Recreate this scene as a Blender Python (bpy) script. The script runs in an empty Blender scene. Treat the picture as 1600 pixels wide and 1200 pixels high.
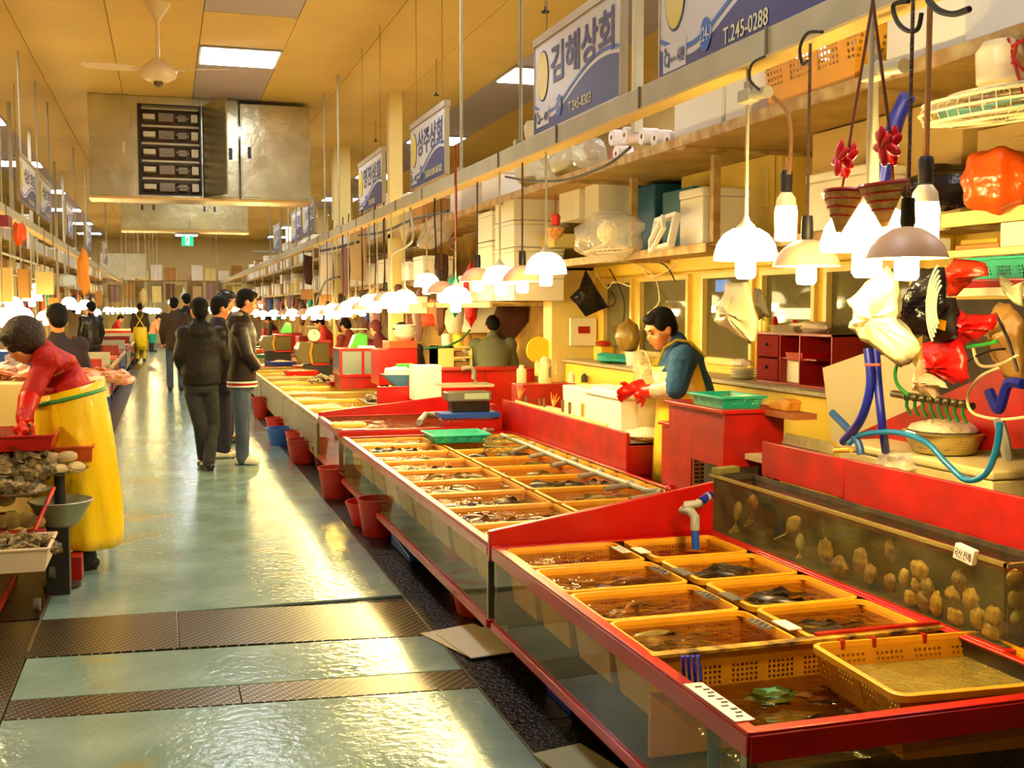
import bpy, math, random
from mathutils import Vector, Matrix
R = random.Random(7)
S = bpy.context.scene
COL = S.collection
# ---------------------------------------------------------------- camera
FPX = 1750.0; CH = 1.6
PITCH = math.atan(120/1750); YAW = math.atan(542/1750*math.cos(PITCH))
cam_d = bpy.data.cameras.new('camera'); cam = bpy.data.objects.new('camera', cam_d); COL.objects.link(cam)
cam.location = (0, 0, CH); cam.rotation_euler = (math.pi/2 - PITCH, 0, -YAW)
cam_d.sensor_width = 36; cam_d.lens = FPX/1600*36; cam_d.clip_start = .05; cam_d.clip_end = 300
S.camera = cam
# ---------------------------------------------------------------- world, exposure
w = bpy.data.worlds.new('world'); S.world = w; w.use_nodes = True
w.node_tree.nodes['Background'].inputs[0].default_value = (1.0, .74, .40, 1)
w.node_tree.nodes['Background'].inputs[1].default_value = .35
S.view_settings.view_transform = 'Standard'; S.view_settings.look = 'None'
S.view_settings.gamma = 1; S.view_settings.use_curve_mapping = False
S.view_settings.exposure = 1.02
LAMP_COL = (1.0, .73, .26); LAMP_E = 165.0; DOME_E = 10.0; FLUO_E = 14.0
S.cycles.max_bounces = 8; S.cycles.transparent_max_bounces = 24; S.cycles.diffuse_bounces = 3
S.cycles.sample_clamp_indirect = 6.0; S.cycles.caustics_reflective = False; S.cycles.caustics_refractive = False

# ---------------------------------------------------------------- pixel ray -> point on a real plane
_F = Vector((math.sin(YAW)*math.cos(PITCH), math.cos(YAW)*math.cos(PITCH), -math.sin(PITCH)))
_R = Vector((math.cos(YAW), -math.sin(YAW), 0)); _U = _R.cross(_F)
def _ray(x, y): return _F + _R*((x-800)/FPX) + _U*((600-y)/FPX)
def PX(x, y, X): d = _ray(x, y); return Vector((0, 0, CH)) + d*(X/d.x)
def PY(x, y, Y): d = _ray(x, y); return Vector((0, 0, CH)) + d*(Y/d.y)
def PZ(x, y, Z): d = _ray(x, y); return Vector((0, 0, CH)) + d*((Z-CH)/d.z)
V = Vector

# ---------------------------------------------------------------- mesh builder
class MB:
    def __init__(s): s.v = []; s.f = []
    def add(s, vs, fs):
        n = len(s.v); s.v += [tuple(p) for p in vs]; s.f += [tuple(i+n for i in f) for f in fs]; return s
    def hexa(s, p):   # 4 bottom ccw, 4 top ccw
        return s.add(p, [(3, 2, 1, 0), (4, 5, 6, 7), (0, 1, 5, 4), (1, 2, 6, 5), (2, 3, 7, 6), (3, 0, 4, 7)])
    def bx(s, x0, x1, y0, y1, z0, z1):
        return s.hexa([(x0, y0, z0), (x1, y0, z0), (x1, y1, z0), (x0, y1, z0), (x0, y0, z1), (x1, y0, z1), (x1, y1, z1), (x0, y1, z1)])
    def box(s, c, d, rz=0, rx=0, ry=0):
        m = Matrix.Translation(V(c)) @ Matrix.Rotation(rz, 4, 'Z') @ Matrix.Rotation(ry, 4, 'Y') @ Matrix.Rotation(rx, 4, 'X')
        a, b, e = d[0]/2, d[1]/2, d[2]/2
        return s.hexa([m @ V(q) for q in [(-a, -b, -e), (a, -b, -e), (a, b, -e), (-a, b, -e), (-a, -b, e), (a, -b, e), (a, b, e), (-a, b, e)]])
    def tub(s, cx, cy, z0, z1, wx, wy, t, taper=.9, floor=True, lip=0):
        # open tapered box with wall thickness t
        def ring(w, h, z): return [(cx-w/2, cy-h/2, z), (cx+w/2, cy-h/2, z), (cx+w/2, cy+h/2, z), (cx-w/2, cy+h/2, z)]
        L = [ring(wx*taper, wy*taper, z0), ring(wx, wy, z1-.02 if lip else z1)]
        if lip: L += [ring(wx+lip*2, wy+lip*2, z1-.02), ring(wx+lip*2, wy+lip*2, z1)]
        L += [ring(wx-2*t, wy-2*t, z1), ring(wx*taper-2*t, wy*taper-2*t, z0+t)]
        vs = [p for r_ in L for p in r_]; fs = [(3, 2, 1, 0)]
        for k in range(len(L)-1):
            for i in range(4):
                j = (i+1) % 4; fs.append((k*4+i, k*4+j, k*4+4+j, k*4+4+i))
        k = (len(L)-1)*4; fs.append((k, k+1, k+2, k+3))
        return s.add(vs, fs)
    def tube(s, pts, r, n=8, caps=True, fl=1.0):
        pts = [V(p) for p in pts]; rs = r if isinstance(r, (list, tuple)) else [r]*len(pts)
        vs = []; fs = []; up = None
        for i, p in enumerate(pts):
            t = (pts[min(i+1, len(pts)-1)] - pts[max(i-1, 0)])
            if t.length < 1e-9: t = V((0, 0, 1))
            t.normalize()
            if up is None: a = t.cross(V((0, 0, 1)) if abs(t.z) < .9 else V((1, 0, 0))).normalized()
            else:
                a = up - t*up.dot(t)
                a = a.normalized() if a.length > 1e-6 else t.orthogonal().normalized()
            up = a; b = t.cross(a)
            for k in range(n):
                q = 2*math.pi*k/n; vs.append(p + a*math.cos(q)*rs[i] + b*math.sin(q)*rs[i]*fl)
        for i in range(len(pts)-1):
            for k in range(n):
                j = (k+1) % n; fs.append((i*n+k, i*n+j, i*n+n+j, i*n+n+k))
        if caps: fs.append(tuple(range(n-1, -1, -1))); fs.append(tuple((len(pts)-1)*n+k for k in range(n)))
        return s.add(vs, fs)
    def lathe(s, prof, c=(0, 0, 0), n=24, M=None, close=False):
        vs = []; fs = []; c = V(c)
        for (r, z) in prof:
            for k in range(n):
                q = 2*math.pi*k/n; p = V((r*math.cos(q), r*math.sin(q), z))
                if M: p = M @ p
                vs.append(c + p)
        m = len(prof)
        for i in range(m-1 if not close else m):
            ii = (i+1) % m
            for k in range(n):
                j = (k+1) % n; fs.append((i*n+k, i*n+j, ii*n+j, ii*n+k))
        return s.add(vs, fs)
    def ell(s, c, r, M=None, n=16, m=10, fn=None):
        c = V(c); r = (r, r, r) if isinstance(r, (int, float)) else r
        vs = [V((0, 0, -1))]; fs = []
        for i in range(1, m):
            a = -math.pi/2 + math.pi*i/m
            for k in range(n):
                q = 2*math.pi*k/n; vs.append(V((math.cos(a)*math.cos(q), math.cos(a)*math.sin(q), math.sin(a))))
        vs.append(V((0, 0, 1))); o = []
        for p in vs:
            g = fn(p) if fn else 1
            p = V((p.x*r[0]*g, p.y*r[1]*g, p.z*r[2]*g))
            if M: p = M @ p
            o.append(c+p)
        for k in range(n): fs.append((0, 1+(k+1) % n, 1+k))
        for i in range(m-2):
            for k in range(n):
                j = (k+1) % n; a = 1+i*n; fs.append((a+k, a+j, a+n+j, a+n+k))
        t = len(vs)-1; a = 1+(m-2)*n
        for k in range(n): fs.append((t, a+k, a+(k+1) % n))
        return s.add(o, fs)
    def prism(s, poly, ext):
        n = len(poly); e = V(ext); vs = [V(p) for p in poly] + [V(p)+e for p in poly]
        fs = [tuple(range(n-1, -1, -1)), tuple(range(n, 2*n))] + [(i, (i+1) % n, n+(i+1) % n, n+i) for i in range(n)]
        return s.add(vs, fs)
    def quad(s, a, b, c, d): return s.add([a, b, c, d], [(0, 1, 2, 3)])
    def grid(s, nx, ny, fn):
        vs = [fn(i/nx, j/ny) for j in range(ny+1) for i in range(nx+1)]
        fs = [(j*(nx+1)+i, j*(nx+1)+i+1, (j+1)*(nx+1)+i+1, (j+1)*(nx+1)+i) for j in range(ny) for i in range(nx)]
        return s.add(vs, fs)
    def mesh(s, name, mat, smooth=50):
        me = bpy.data.meshes.new(name); me.from_pydata(s.v, [], s.f); me.materials.append(mat)
        me.validate()
        if smooth:
            me.polygons.foreach_set('use_smooth', [True]*len(me.polygons))
            me.set_sharp_from_angle(angle=math.radians(smooth))
        me.update(); return me
_O1 = 'first second third fourth fifth sixth seventh eighth ninth tenth eleventh twelfth thirteenth fourteenth fifteenth sixteenth seventeenth eighteenth nineteenth'.split()
_OT = {2: 'twentieth', 3: 'thirtieth', 4: 'fortieth', 5: 'fiftieth', 6: 'sixtieth', 7: 'seventieth', 8: 'eightieth', 9: 'ninetieth'}; _OC = {2: 'twenty', 3: 'thirty', 4: 'forty', 5: 'fifty', 6: 'sixty', 7: 'seventy', 8: 'eighty', 9: 'ninety'}
def nth(i):
    i += 1
    if i < 20: return _O1[i-1]
    return _OT[i//10] if i % 10 == 0 else _OC[i//10]+'-'+_O1[i % 10-1]
WROOT = {}
def tag(o, label=None, cat=None, group=None, kind=None):
    if label: o['label'] = label
    if cat: o['category'] = cat
    if group: o['group'] = group
    if kind: o['kind'] = kind
    return o
def T(name, label, cat, loc=(0, 0, 0), group=None, world=True, rz=0):
    o = bpy.data.objects.new(name, None); COL.objects.link(o); o.location = loc; o.rotation_euler = (0, 0, rz)
    o.empty_display_size = .05
    tag(o, label, cat, group)
    if world: WROOT[o.name] = V(loc)
    return o
def part(name, mb, mat, parent, bev=0, smooth=50, label=None, seg=2, solid=0, sub=0):
    me = mb.mesh(name, mat, smooth) if isinstance(mb, MB) else mb
    o = bpy.data.objects.new(name, me); COL.objects.link(o)
    if parent is not None:
        o.parent = parent
        if parent.name in WROOT and parent.type == 'EMPTY': o.location = -WROOT[parent.name]
    if label: o['label'] = label
    if solid: m = o.modifiers.new('solid', 'SOLIDIFY'); m.thickness = solid; m.offset = 0
    if sub: m = o.modifiers.new('sub', 'SUBSURF'); m.levels = sub; m.render_levels = sub
    if bev: m = o.modifiers.new('bev', 'BEVEL'); m.width = bev; m.segments = seg; m.limit_method = 'ANGLE'
    return o
def solo(name, mb, mat, label, cat, loc=(0, 0, 0), group=None, rz=0, **k):
    o = part(name, mb, mat, None, **k); o.location = loc; o.rotation_euler = (0, 0, rz)
    return tag(o, label, cat, group)
def wsolo(name, mb, mat, label, cat, group=None, **k):   # mesh built in world space, origin moved to its base
    xs = [p[0] for p in mb.v]; ys = [p[1] for p in mb.v]; zs = [p[2] for p in mb.v]
    c = V(((min(xs)+max(xs))/2, (min(ys)+max(ys))/2, min(zs)))
    mb.v = [tuple(V(p)-c) for p in mb.v]
    return solo(name, mb, mat, label, cat, c, group, **k)
NSTR = {}
def struct(name, mb, mat, parent=None, **k):
    o = part(name, mb, mat, parent, **k)
    if parent is None: o['kind'] = 'structure'
    return o
def dup(o, loc=None, rz=None, label=None, group=None, scale=None, rot=None):
    def cp(x, par):
        c = x.copy(); COL.objects.link(c)
        if par is not None: c.parent = par
        for ch in x.children: cp(ch, c)
        return c
    c = cp(o, None)
    if loc is not None: c.location = loc
    if rz is not None: c.rotation_euler = (0, 0, rz)
    if rot is not None: c.rotation_euler = rot
    if scale is not None: c.scale = scale if not isinstance(scale, (int, float)) else (scale,)*3
    if label: c['label'] = label
    if group: c['group'] = group
    return c
# ---------------------------------------------------------------- materials
def lin(c):
    return tuple(((x/255)/12.92 if x/255 <= .04045 else ((x/255+.055)/1.055)**2.4) for x in c)+(1,)
MATS = {}
def M(key, col=(200, 200, 200), rough=.5, metal=0, bump=0, bs=20, var=0, vs=4, emit=0, col2=None, spec=.5, coat=0, sss=0, stretch=None, bd=.02):
    if key in MATS: return MATS[key]
    m = bpy.data.materials.new(key); m.use_nodes = True; nt = m.node_tree; N = nt.nodes; L = nt.links
    b = N['Principled BSDF']; c = lin(col); b.inputs['Base Color'].default_value = c
    b.inputs['Roughness'].default_value = rough; b.inputs['Metallic'].default_value = metal
    b.inputs['Specular IOR Level'].default_value = spec
    b.inputs['Coat Weight'].default_value = coat; b.inputs['Coat Roughness'].default_value = .1
    tc = N.new('ShaderNodeTexCoord'); vec = tc.outputs['Object']
    if stretch:
        mp = N.new('ShaderNodeMapping'); mp.inputs['Scale'].default_value = stretch; L.new(vec, mp.inputs[0]); vec = mp.outputs[0]
    if var:
        n = N.new('ShaderNodeTexNoise'); n.inputs['Scale'].default_value = vs; n.inputs['Detail'].default_value = 5
        L.new(vec, n.inputs['Vector'])
        r = N.new('ShaderNodeValToRGB'); r.color_ramp.elements[0].position = .38; r.color_ramp.elements[1].position = .66
        c2 = lin(col2) if col2 else tuple(x*(1-var) for x in c[:3])+(1,)
        r.color_ramp.elements[0].color = c2; r.color_ramp.elements[1].color = c
        L.new(n.outputs[0], r.inputs[0]); L.new(r.outputs[0], b.inputs['Base Color'])
    if bump:
        n = N.new('ShaderNodeTexNoise'); n.inputs['Scale'].default_value = bs; n.inputs['Detail'].default_value = 4
        L.new(vec, n.inputs['Vector']); bp = N.new('ShaderNodeBump'); bp.inputs['Strength'].default_value = bump
        bp.inputs['Distance'].default_value = bd
        L.new(n.outputs[0], bp.inputs['Height']); L.new(bp.outputs[0], b.inputs['Normal'])
    if emit:
        b.inputs['Emission Color'].default_value = c; b.inputs['Emission Strength'].default_value = emit
    MATS[key] = m; return m
def MX(key, tint=(1, 1, 1), opac=.1, col=(255, 255, 255), gl=.6, rough=.03, bump=0, bs=8, ior=1.33, stretch=None, dirt=0):
    # clear film / glass / water surface: transparent + a little diffuse body + fresnel gloss
    if key in MATS: return MATS[key]
    m = bpy.data.materials.new(key); m.use_nodes = True; nt = m.node_tree; N = nt.nodes; L = nt.links; N.clear()
    out = N.new('ShaderNodeOutputMaterial'); tr = N.new('ShaderNodeBsdfTransparent'); tr.inputs[0].default_value = tuple(tint)+(1,)
    df = N.new('ShaderNodeBsdfDiffuse'); df.inputs[0].default_value = lin(col)
    g = N.new('ShaderNodeBsdfGlossy'); g.inputs['Roughness'].default_value = rough
    fr = N.new('ShaderNodeFresnel'); fr.inputs[0].default_value = ior
    m1 = N.new('ShaderNodeMixShader'); m1.inputs[0].default_value = opac; L.new(tr.outputs[0], m1.inputs[1]); L.new(df.outputs[0], m1.inputs[2])
    m2 = N.new('ShaderNodeMixShader'); mu = N.new('ShaderNodeMath'); mu.operation = 'MULTIPLY'; mu.inputs[1].default_value = gl
    ge = N.new('ShaderNodeNewGeometry'); bk = N.new('ShaderNodeMath'); bk.operation = 'SUBTRACT'; bk.inputs[0].default_value = gl; L.new(ge.outputs['Backfacing'], bk.inputs[1]); bk.use_clamp = True
    L.new(bk.outputs[0], mu.inputs[1]); L.new(fr.outputs[0], mu.inputs[0]); L.new(mu.outputs[0], m2.inputs[0]); L.new(m1.outputs[0], m2.inputs[1]); L.new(g.outputs[0], m2.inputs[2])
    L.new(m2.outputs[0], out.inputs[0])
    tc = N.new('ShaderNodeTexCoord'); mp = N.new('ShaderNodeMapping'); L.new(tc.outputs['Object'], mp.inputs[0])
    if stretch: mp.inputs['Scale'].default_value = stretch
    if bump:
        n = N.new('ShaderNodeTexNoise'); n.inputs['Scale'].default_value = bs; n.inputs['Detail'].default_value = 3; n.inputs['Distortion'].default_value = .8
        L.new(mp.outputs[0], n.inputs['Vector'])
        bp = N.new('ShaderNodeBump'); bp.inputs['Strength'].default_value = bump; bp.inputs['Distance'].default_value = .03
        L.new(n.outputs[0], bp.inputs['Height'])
        for x in (g, fr, df): L.new(bp.outputs[0], x.inputs['Normal'])
    if dirt:
        n = N.new('ShaderNodeTexNoise'); n.inputs['Scale'].default_value = 5; n.inputs['Detail'].default_value = 6
        L.new(mp.outputs[0], n.inputs['Vector'])
        mr = N.new('ShaderNodeMapRange'); mr.inputs[1].default_value = .4; mr.inputs[2].default_value = .75
        mr.inputs[3].default_value = opac; mr.inputs[4].default_value = min(1, opac+dirt)
        L.new(n.outputs[0], mr.inputs[0]); L.new(mr.outputs[0], m1.inputs[0])
    MATS[key] = m; return m
def perforate(m, sx=.016, rad=.28, zlo=None, zhi=None, box=None):
    # real see-through holes on a grid in object space
    nt = m.node_tree; N = nt.nodes; L = nt.links; b = N['Principled BSDF']; out = [n for n in N if n.type == 'OUTPUT_MATERIAL'][0]
    tc = N.new('ShaderNodeTexCoord'); sp = N.new('ShaderNodeSeparateXYZ'); L.new(tc.outputs['Object'], sp.inputs[0])
    def mth(op, a, b_=None):
        n = N.new('ShaderNodeMath'); n.operation = op
        for i, x in enumerate((a, b_)):
            if x is None: continue
            if isinstance(x, (int, float)): n.inputs[i].default_value = x
            else: L.new(x, n.inputs[i])
        return n.outputs[0]
    def cell(o): return mth('LESS_THAN', mth('ABSOLUTE', mth('SUBTRACT', mth('FRACT', mth('DIVIDE', o, sx)), .5)), rad)
    xy = mth('ADD', sp.outputs[0], sp.outputs[1])
    grp = mth('LESS_THAN', mth('FRACT', mth('DIVIDE', xy, sx*8)), .78)
    hole = mth('MULTIPLY', mth('MULTIPLY', cell(xy), cell(sp.outputs[2])), grp)
    if zlo is not None: hole = mth('MULTIPLY', hole, mth('GREATER_THAN', sp.outputs[2], zlo))
    if zhi is not None: hole = mth('MULTIPLY', hole, mth('LESS_THAN', sp.outputs[2], zhi))
    tr = N.new('ShaderNodeBsdfTransparent'); mx = N.new('ShaderNodeMixShader')
    L.new(hole, mx.inputs[0]); L.new(b.outputs[0], mx.inputs[1]); L.new(tr.outputs[0], mx.inputs[2]); L.new(mx.outputs[0], out.inputs[0])
    return m
def EM(key, col, e):
    if key in MATS: return MATS[key]
    m = bpy.data.materials.new(key); m.use_nodes = True; N = m.node_tree.nodes; N.clear()
    o = N.new('ShaderNodeOutputMaterial'); x = N.new('ShaderNodeEmission'); x.inputs[0].default_value = tuple(col)+(1,); x.inputs[1].default_value = e
    m.node_tree.links.new(x.outputs[0], o.inputs[0]); MATS[key] = m; return m
RED = M('red_plastic', (184, 6, 3), .32, bump=.05, bs=6, var=.25, vs=3, coat=.3)
RED2 = M('worn_red_plastic', (172, 8, 4), .4, bump=.08, bs=14, var=.35, vs=6)
YEL = M('yellow_basket', (232, 158, 16), .45, var=.2, vs=5)
YELP = perforate(M('yellow_basket_perforated', (226, 150, 16), .45, var=.2, vs=5), .017, .27, zlo=-.10, zhi=-.035)
TEAL = M('teal_plastic', (26, 178, 150), .4)
TEALP = perforate(M('teal_mesh_plastic', (26, 178, 150), .4), .014, .3, zlo=.018, zhi=.055)
WHITE = M('white_foam', (240, 232, 214), .75, bump=.15, bs=120)
CREAM = M('cream_paint', (238, 214, 130), .5, var=.08, vs=2)
YWALL = M('yellow_wall', (240, 200, 60), .55, var=.1, vs=1.5)
STEEL = M('brushed_steel', (206, 200, 166), .24, metal=.9, bump=.3, bs=2.5, var=.2, vs=3, bd=.05)
GALV = M('painted_steel', (196, 186, 150), .5, metal=.3, var=.15, vs=5)
RUST = M('rusty_shelf_steel', (200, 176, 116), .6, metal=.2, var=.5, vs=9, col2=(164, 124, 70))
DARK = M('dark_rubber', (28, 24, 22), .5)
BLACK = M('black_plastic', (16, 14, 14), .35)
BLUE = M('blue_plastic', (14, 70, 170), .4)
BLUEH = M('blue_hose', (18, 28, 140), .35)
GREYP = M('grey_pvc', (150, 146, 132), .45, var=.25, vs=12)
CARD = M('cardboard', (184, 132, 62), .8, var=.15, vs=6)
WOOD = M('worn_wood', (120, 84, 44), .7, var=.4, vs=14)
WET = M('wet_black_floor', (34, 26, 20), .22, bump=.5, bs=30, var=.4, vs=8)
TILEB = M('bucket_red', (178, 34, 16), .42, var=.2, vs=6)
LBUL = EM('lamp_bulb_glow', LAMP_COL, LAMP_E); LDOM = EM('lamp_dome_glow', (1, .79, .36), DOME_E)
LFAR = EM('far_bulb_glow', LAMP_COL, LAMP_E*.7)
BEIGE = M('beige_lamp_enamel', (222, 176, 130), .45)
FLUO = EM('fluorescent_panel_glow', (.88, .93, 1), FLUO_E)
GLASS = MX('tank_glass', (.90, .93, .80), .02, (200, 200, 150), .9, .03, dirt=.05)
WATER = MX('tank_water_surface', (.62, .55, .33), .03, (90, 70, 30), .75, .03, bump=.6, bs=7)
WATERY = MX('shallow_water_surface', (.86, .78, .5), .02, (120, 100, 40), .8, .04, bump=.7, bs=9)
FILM = MX('clear_plastic_film', (.95, .95, .92), .28, (250, 240, 220), 1.0, .12, bump=.9, bs=9, ior=1.5)
BAG = M('thin_white_bag', (206, 192, 150), .4, bump=.9, bs=7)
BBAG = M('black_bin_bag', (20, 16, 22), .25, bump=1, bs=12)
SHELL = M('oyster_shell', (172, 152, 108), .6, bump=1, bs=50, var=.6, vs=26, col2=(60, 50, 34))
# ================================================================ SETTING
YF = 50
def floorpaint():
    m = M('green_floor_paint', (146, 176, 150), .18)
    nt = m.node_tree; N = nt.nodes; L = nt.links; b = N['Principled BSDF']
    tc = N.new('ShaderNodeTexCoord')
    n = N.new('ShaderNodeTexNoise'); n.inputs['Scale'].default_value = 2.2; n.inputs['Detail'].default_value = 8; L.new(tc.outputs['Object'], n.inputs['Vector'])
    r = N.new('ShaderNodeValToRGB'); e = r.color_ramp.elements; e[0].position = .30; e[0].color = lin((128, 132, 100)); e[1].position = .40; e[1].color = lin((110, 138, 134))
    x = e.new(.62); x.color = lin((130, 156, 152)); x = e.new(.8); x.color = lin((148, 170, 166))
    L.new(n.outputs[0], r.inputs[0]); L.new(r.outputs[0], b.inputs['Base Color'])
    n2 = N.new('ShaderNodeTexNoise'); n2.inputs['Scale'].default_value = 3.5; n2.inputs['Detail'].default_value = 7; L.new(tc.outputs['Object'], n2.inputs['Vector'])
    mr = N.new('ShaderNodeMapRange'); mr.inputs[3].default_value = .03; mr.inputs[4].default_value = .26; L.new(n2.outputs[0], mr.inputs[0]); L.new(mr.outputs[0], b.inputs['Roughness'])
    n3 = N.new('ShaderNodeTexNoise'); n3.inputs['Scale'].default_value = 26; n3.inputs['Detail'].default_value = 4; L.new(tc.outputs['Object'], n3.inputs['Vector'])
    bp = N.new('ShaderNodeBump'); bp.inputs['Strength'].default_value = .2; bp.inputs['Distance'].default_value = .02; L.new(n3.outputs[0], bp.inputs['Height']); L.new(bp.outputs[0], b.inputs['Normal'])
    return m
GREEN = floorpaint()
def plate():
    m = M('checker_plate_steel', (92, 84, 70), .3, metal=.8)
    nt = m.node_tree; N = nt.nodes; L = nt.links; b = N['Principled BSDF']; tc = N.new('ShaderNodeTexCoord')
    mp = N.new('ShaderNodeMapping'); mp.inputs['Rotation'].default_value = (0, 0, math.radians(45)); L.new(tc.outputs['Object'], mp.inputs[0])
    br = N.new('ShaderNodeTexChecker'); br.inputs['Scale'].default_value = 34
    w1 = N.new('ShaderNodeTexWave'); w1.inputs['Scale'].default_value = 9; w1.inputs['Distortion'].default_value = 0; L.new(mp.outputs[0], w1.inputs[0])
    w2 = N.new('ShaderNodeTexWave'); w2.bands_direction = 'Y'; w2.inputs['Scale'].default_value = 16; L.new(mp.outputs[0], w2.inputs[0])
    mu = N.new('ShaderNodeMath'); mu.operation = 'MULTIPLY'; L.new(w1.outputs[1], mu.inputs[0]); L.new(w2.outputs[1], mu.inputs[1])
    mr = N.new('ShaderNodeMapRange'); mr.inputs[1].default_value = .45; mr.inputs[2].default_value = .62; L.new(mu.outputs[0], mr.inputs[0])
    bp = N.new('ShaderNodeBump'); bp.inputs['Strength'].default_value = .8; bp.inputs['Distance'].default_value = .006; L.new(mr.outputs[0], bp.inputs['Height']); L.new(bp.outputs[0], b.inputs['Normal'])
    rr = N.new('ShaderNodeValToRGB'); rr.color_ramp.elements[0].color = lin((70, 62, 52)); rr.color_ramp.elements[1].color = lin((176, 164, 130))
    L.new(mr.outputs[0], rr.inputs[0]); L.new(rr.outputs[0], b.inputs['Base Color'])
    return m
PLATE = plate()
struct('floor', MB().bx(-9, 9, -3, YF, -.1, 0), WET)
# painted aisle, in slabs between the steel cover plates
struct('floor_aisle_paint', MB().bx(-.63, 1.215, 6.02, YF, .001, .012), GREEN, smooth=0)
g = MB(); g.hexa([(-.63, 4.84, .001), (1.215, 4.68, .001), (1.215, 5.21, .001), (-.63, 5.40, .001), (-.63, 4.84, .012), (1.215, 4.68, .012), (1.215, 5.21, .012), (-.63, 5.40, .012)])
struct('floor_aisle_paint', g, GREEN, smooth=0)
g = MB(); g.hexa([(-.63, 1.0, .001), (1.215, 1.0, .001), (1.215, 4.42, .001), (-.63, 4.60, .001), (-.63, 1.0, .012), (1.215, 1.0, .012), (1.215, 4.42, .012), (-.63, 4.60, .012)])
struct('floor_aisle_paint', g, GREEN, smooth=0)
def slab(p, t, name, mat, label, cat, grp):
    o = MB(); o.hexa([(x, y, .001) for x, y in p]+[(x, y, t) for x, y in p]); return wsolo(name, o, mat, label, cat, grp, bev=.002)
slab([(-1.6, 5.48), (.028, 5.37), (.028, 6.03), (-1.6, 6.10)], .013, 'floor_cover_plate', PLATE, 'wide ribbed steel cover plate crossing the aisle, half beside the shell stall', 'floor plate', 'aisle cover plates')
slab([(.035, 5.37), (1.26, 5.21), (1.26, 5.87), (.035, 6.02)], .013, 'floor_cover_plate', PLATE, 'wide ribbed steel cover plate crossing the aisle, half beside the fish tanks', 'floor plate', 'aisle cover plates')
slab([(-.63, 4.61), (.26, 4.525), (.26, 4.75), (-.63, 4.83)], .013, 'floor_cover_plate', PLATE, 'narrow shiny steel cover plate across the aisle, half away from the tanks', 'floor plate', 'aisle cover plates')
slab([(.265, 4.525), (1.215, 4.43), (1.215, 4.67), (.265, 4.75)], .013, 'floor_cover_plate', PLATE, 'narrow shiny steel cover plate across the aisle, half nearer the fish tanks', 'floor plate', 'aisle cover plates')
slab([(-1.1, 3.2), (-.64, 3.2), (-.64, 5.42), (-1.1, 5.45)], .013, 'floor_cover_plate', PLATE, 'steel cover plate running lengthwise along the shell stall edge of the aisle', 'floor plate', 'aisle cover plates')
GRATE = M('dark_drain_cover', (40, 30, 22), .28, metal=.5, bump=.6, bs=50, var=.3, vs=20)
yy = 1.0; k = 0
while yy < 30:
    struct('trim_%d' % (k+1), MB().bx(1.225, 1.47, yy, yy+.99, .001, .011), GRATE, bev=.002); yy += 1.0; k += 1
struct('trim_%d' % (k+1), MB().bx(1.217, 1.224, 1, 30, .001, .016), M('edge_strip_steel', (150, 140, 110), .3, metal=.8)); k += 1
struct('trim_%d' % (k+1), MB().bx(-.645, -.633, 5.5, 30, .001, .016), MATS['edge_strip_steel']); k += 1
struct('trim_%d' % (k+1), MB().bx(-.92, -.647, 6.1, 30, .001, .010), GRATE); k += 1
# ceiling: long panels .915 wide running down the hall
CEILM = M('yellowed_ceiling_panel', (244, 208, 110), .6, bump=.06, bs=1.2, var=.10, vs=.8)
CEILG = M('grey_ceiling_panel', (200, 186, 190), .6, bump=.04, bs=1.2, var=.10, vs=.8)
DEEP = M('joint_shadow_gap', (70, 50, 20), .8)
CZ = 4.5
c = MB(); cg = MB(); pw = .915; x0 = .42
for i in range(-11, 11):
    xa = x0+i*pw
    (cg if i % 4 == 0 else c).bx(xa+.004, xa+pw-.004, -3, YF, CZ, CZ+.05)
# yellow patches between the lights of the aisle's grey strip
struct('ceiling', c, CEILM, smooth=0); struct('ceiling_grey_strip', cg, CEILG, smooth=0)
struct('ceiling_gap', MB().bx(-10, 10, -3, YF, CZ+.051, CZ+.06), DEEP)
struct('ceiling_panel_patch', MB().bx(x0+.004, x0+pw-.004, 14.05-.93, 15.05-.02, CZ-.004, CZ-.001), CEILG, smooth=0)
struct('ceiling_panel_patch', MB().bx(x0+.002, x0+pw-.002, 11.6, 13.05, CZ-.004, CZ-.001), CEILM, smooth=0)
# end wall, side walls
WALLM = M('hall_wall_paint', (226, 190, 110), .7, var=.12, vs=.8)
struct('wall_end', MB().bx(-9, 9, YF, YF+.1, 0, CZ), WALLM)
struct('wall_right', MB().bx(6.4, 6.5, -3, YF, 0, CZ), WALLM)
struct('wall_left', MB().bx(-6.5, -6.4, -3, YF, 0, CZ), WALLM)
struct('wall_back', MB().bx(-9, 9, -3.1, -3, 0, CZ), WALLM)
# ceiling light panels in the grey strips
lt = T('ceiling_light', 'square fluorescent ceiling panel above the aisle, just before the big steel switch cabinets', 'ceiling light', (x0+pw/2, 13.55, CZ), world=False)
part('light_frame', MB().bx(-.455, .455, -.455, .455, -.02, -.004), GALV, lt)
part('diffuser', MB().bx(-.42, .42, -.42, .42, -.028, -.021), FLUO, lt)
gl = 'ceiling panels receding down the hall'
for st in (-1, 0, 1):
    for j in range(7):
        Y = 13.55+j*5.6
        if st == 0 and j == 0: continue
        X = x0+pw/2+st*3.66
        lab = {-1: 'fluorescent ceiling panel over the far shell stalls side of the hall', 0: 'fluorescent ceiling panel over the middle of the aisle beyond the switch cabinets', 1: 'fluorescent ceiling panel above the shelves behind the hanging shop signs'}[st]
        if st == 1 and j == 0: lab = 'bright ceiling panel showing beside the shop sign numbered 224'
        if st == 1 and j == 1: lab = 'ceiling panel showing just beyond the second hanging shop sign'
        dup(lt, (X, Y, CZ), label=lab, group=gl)
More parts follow.
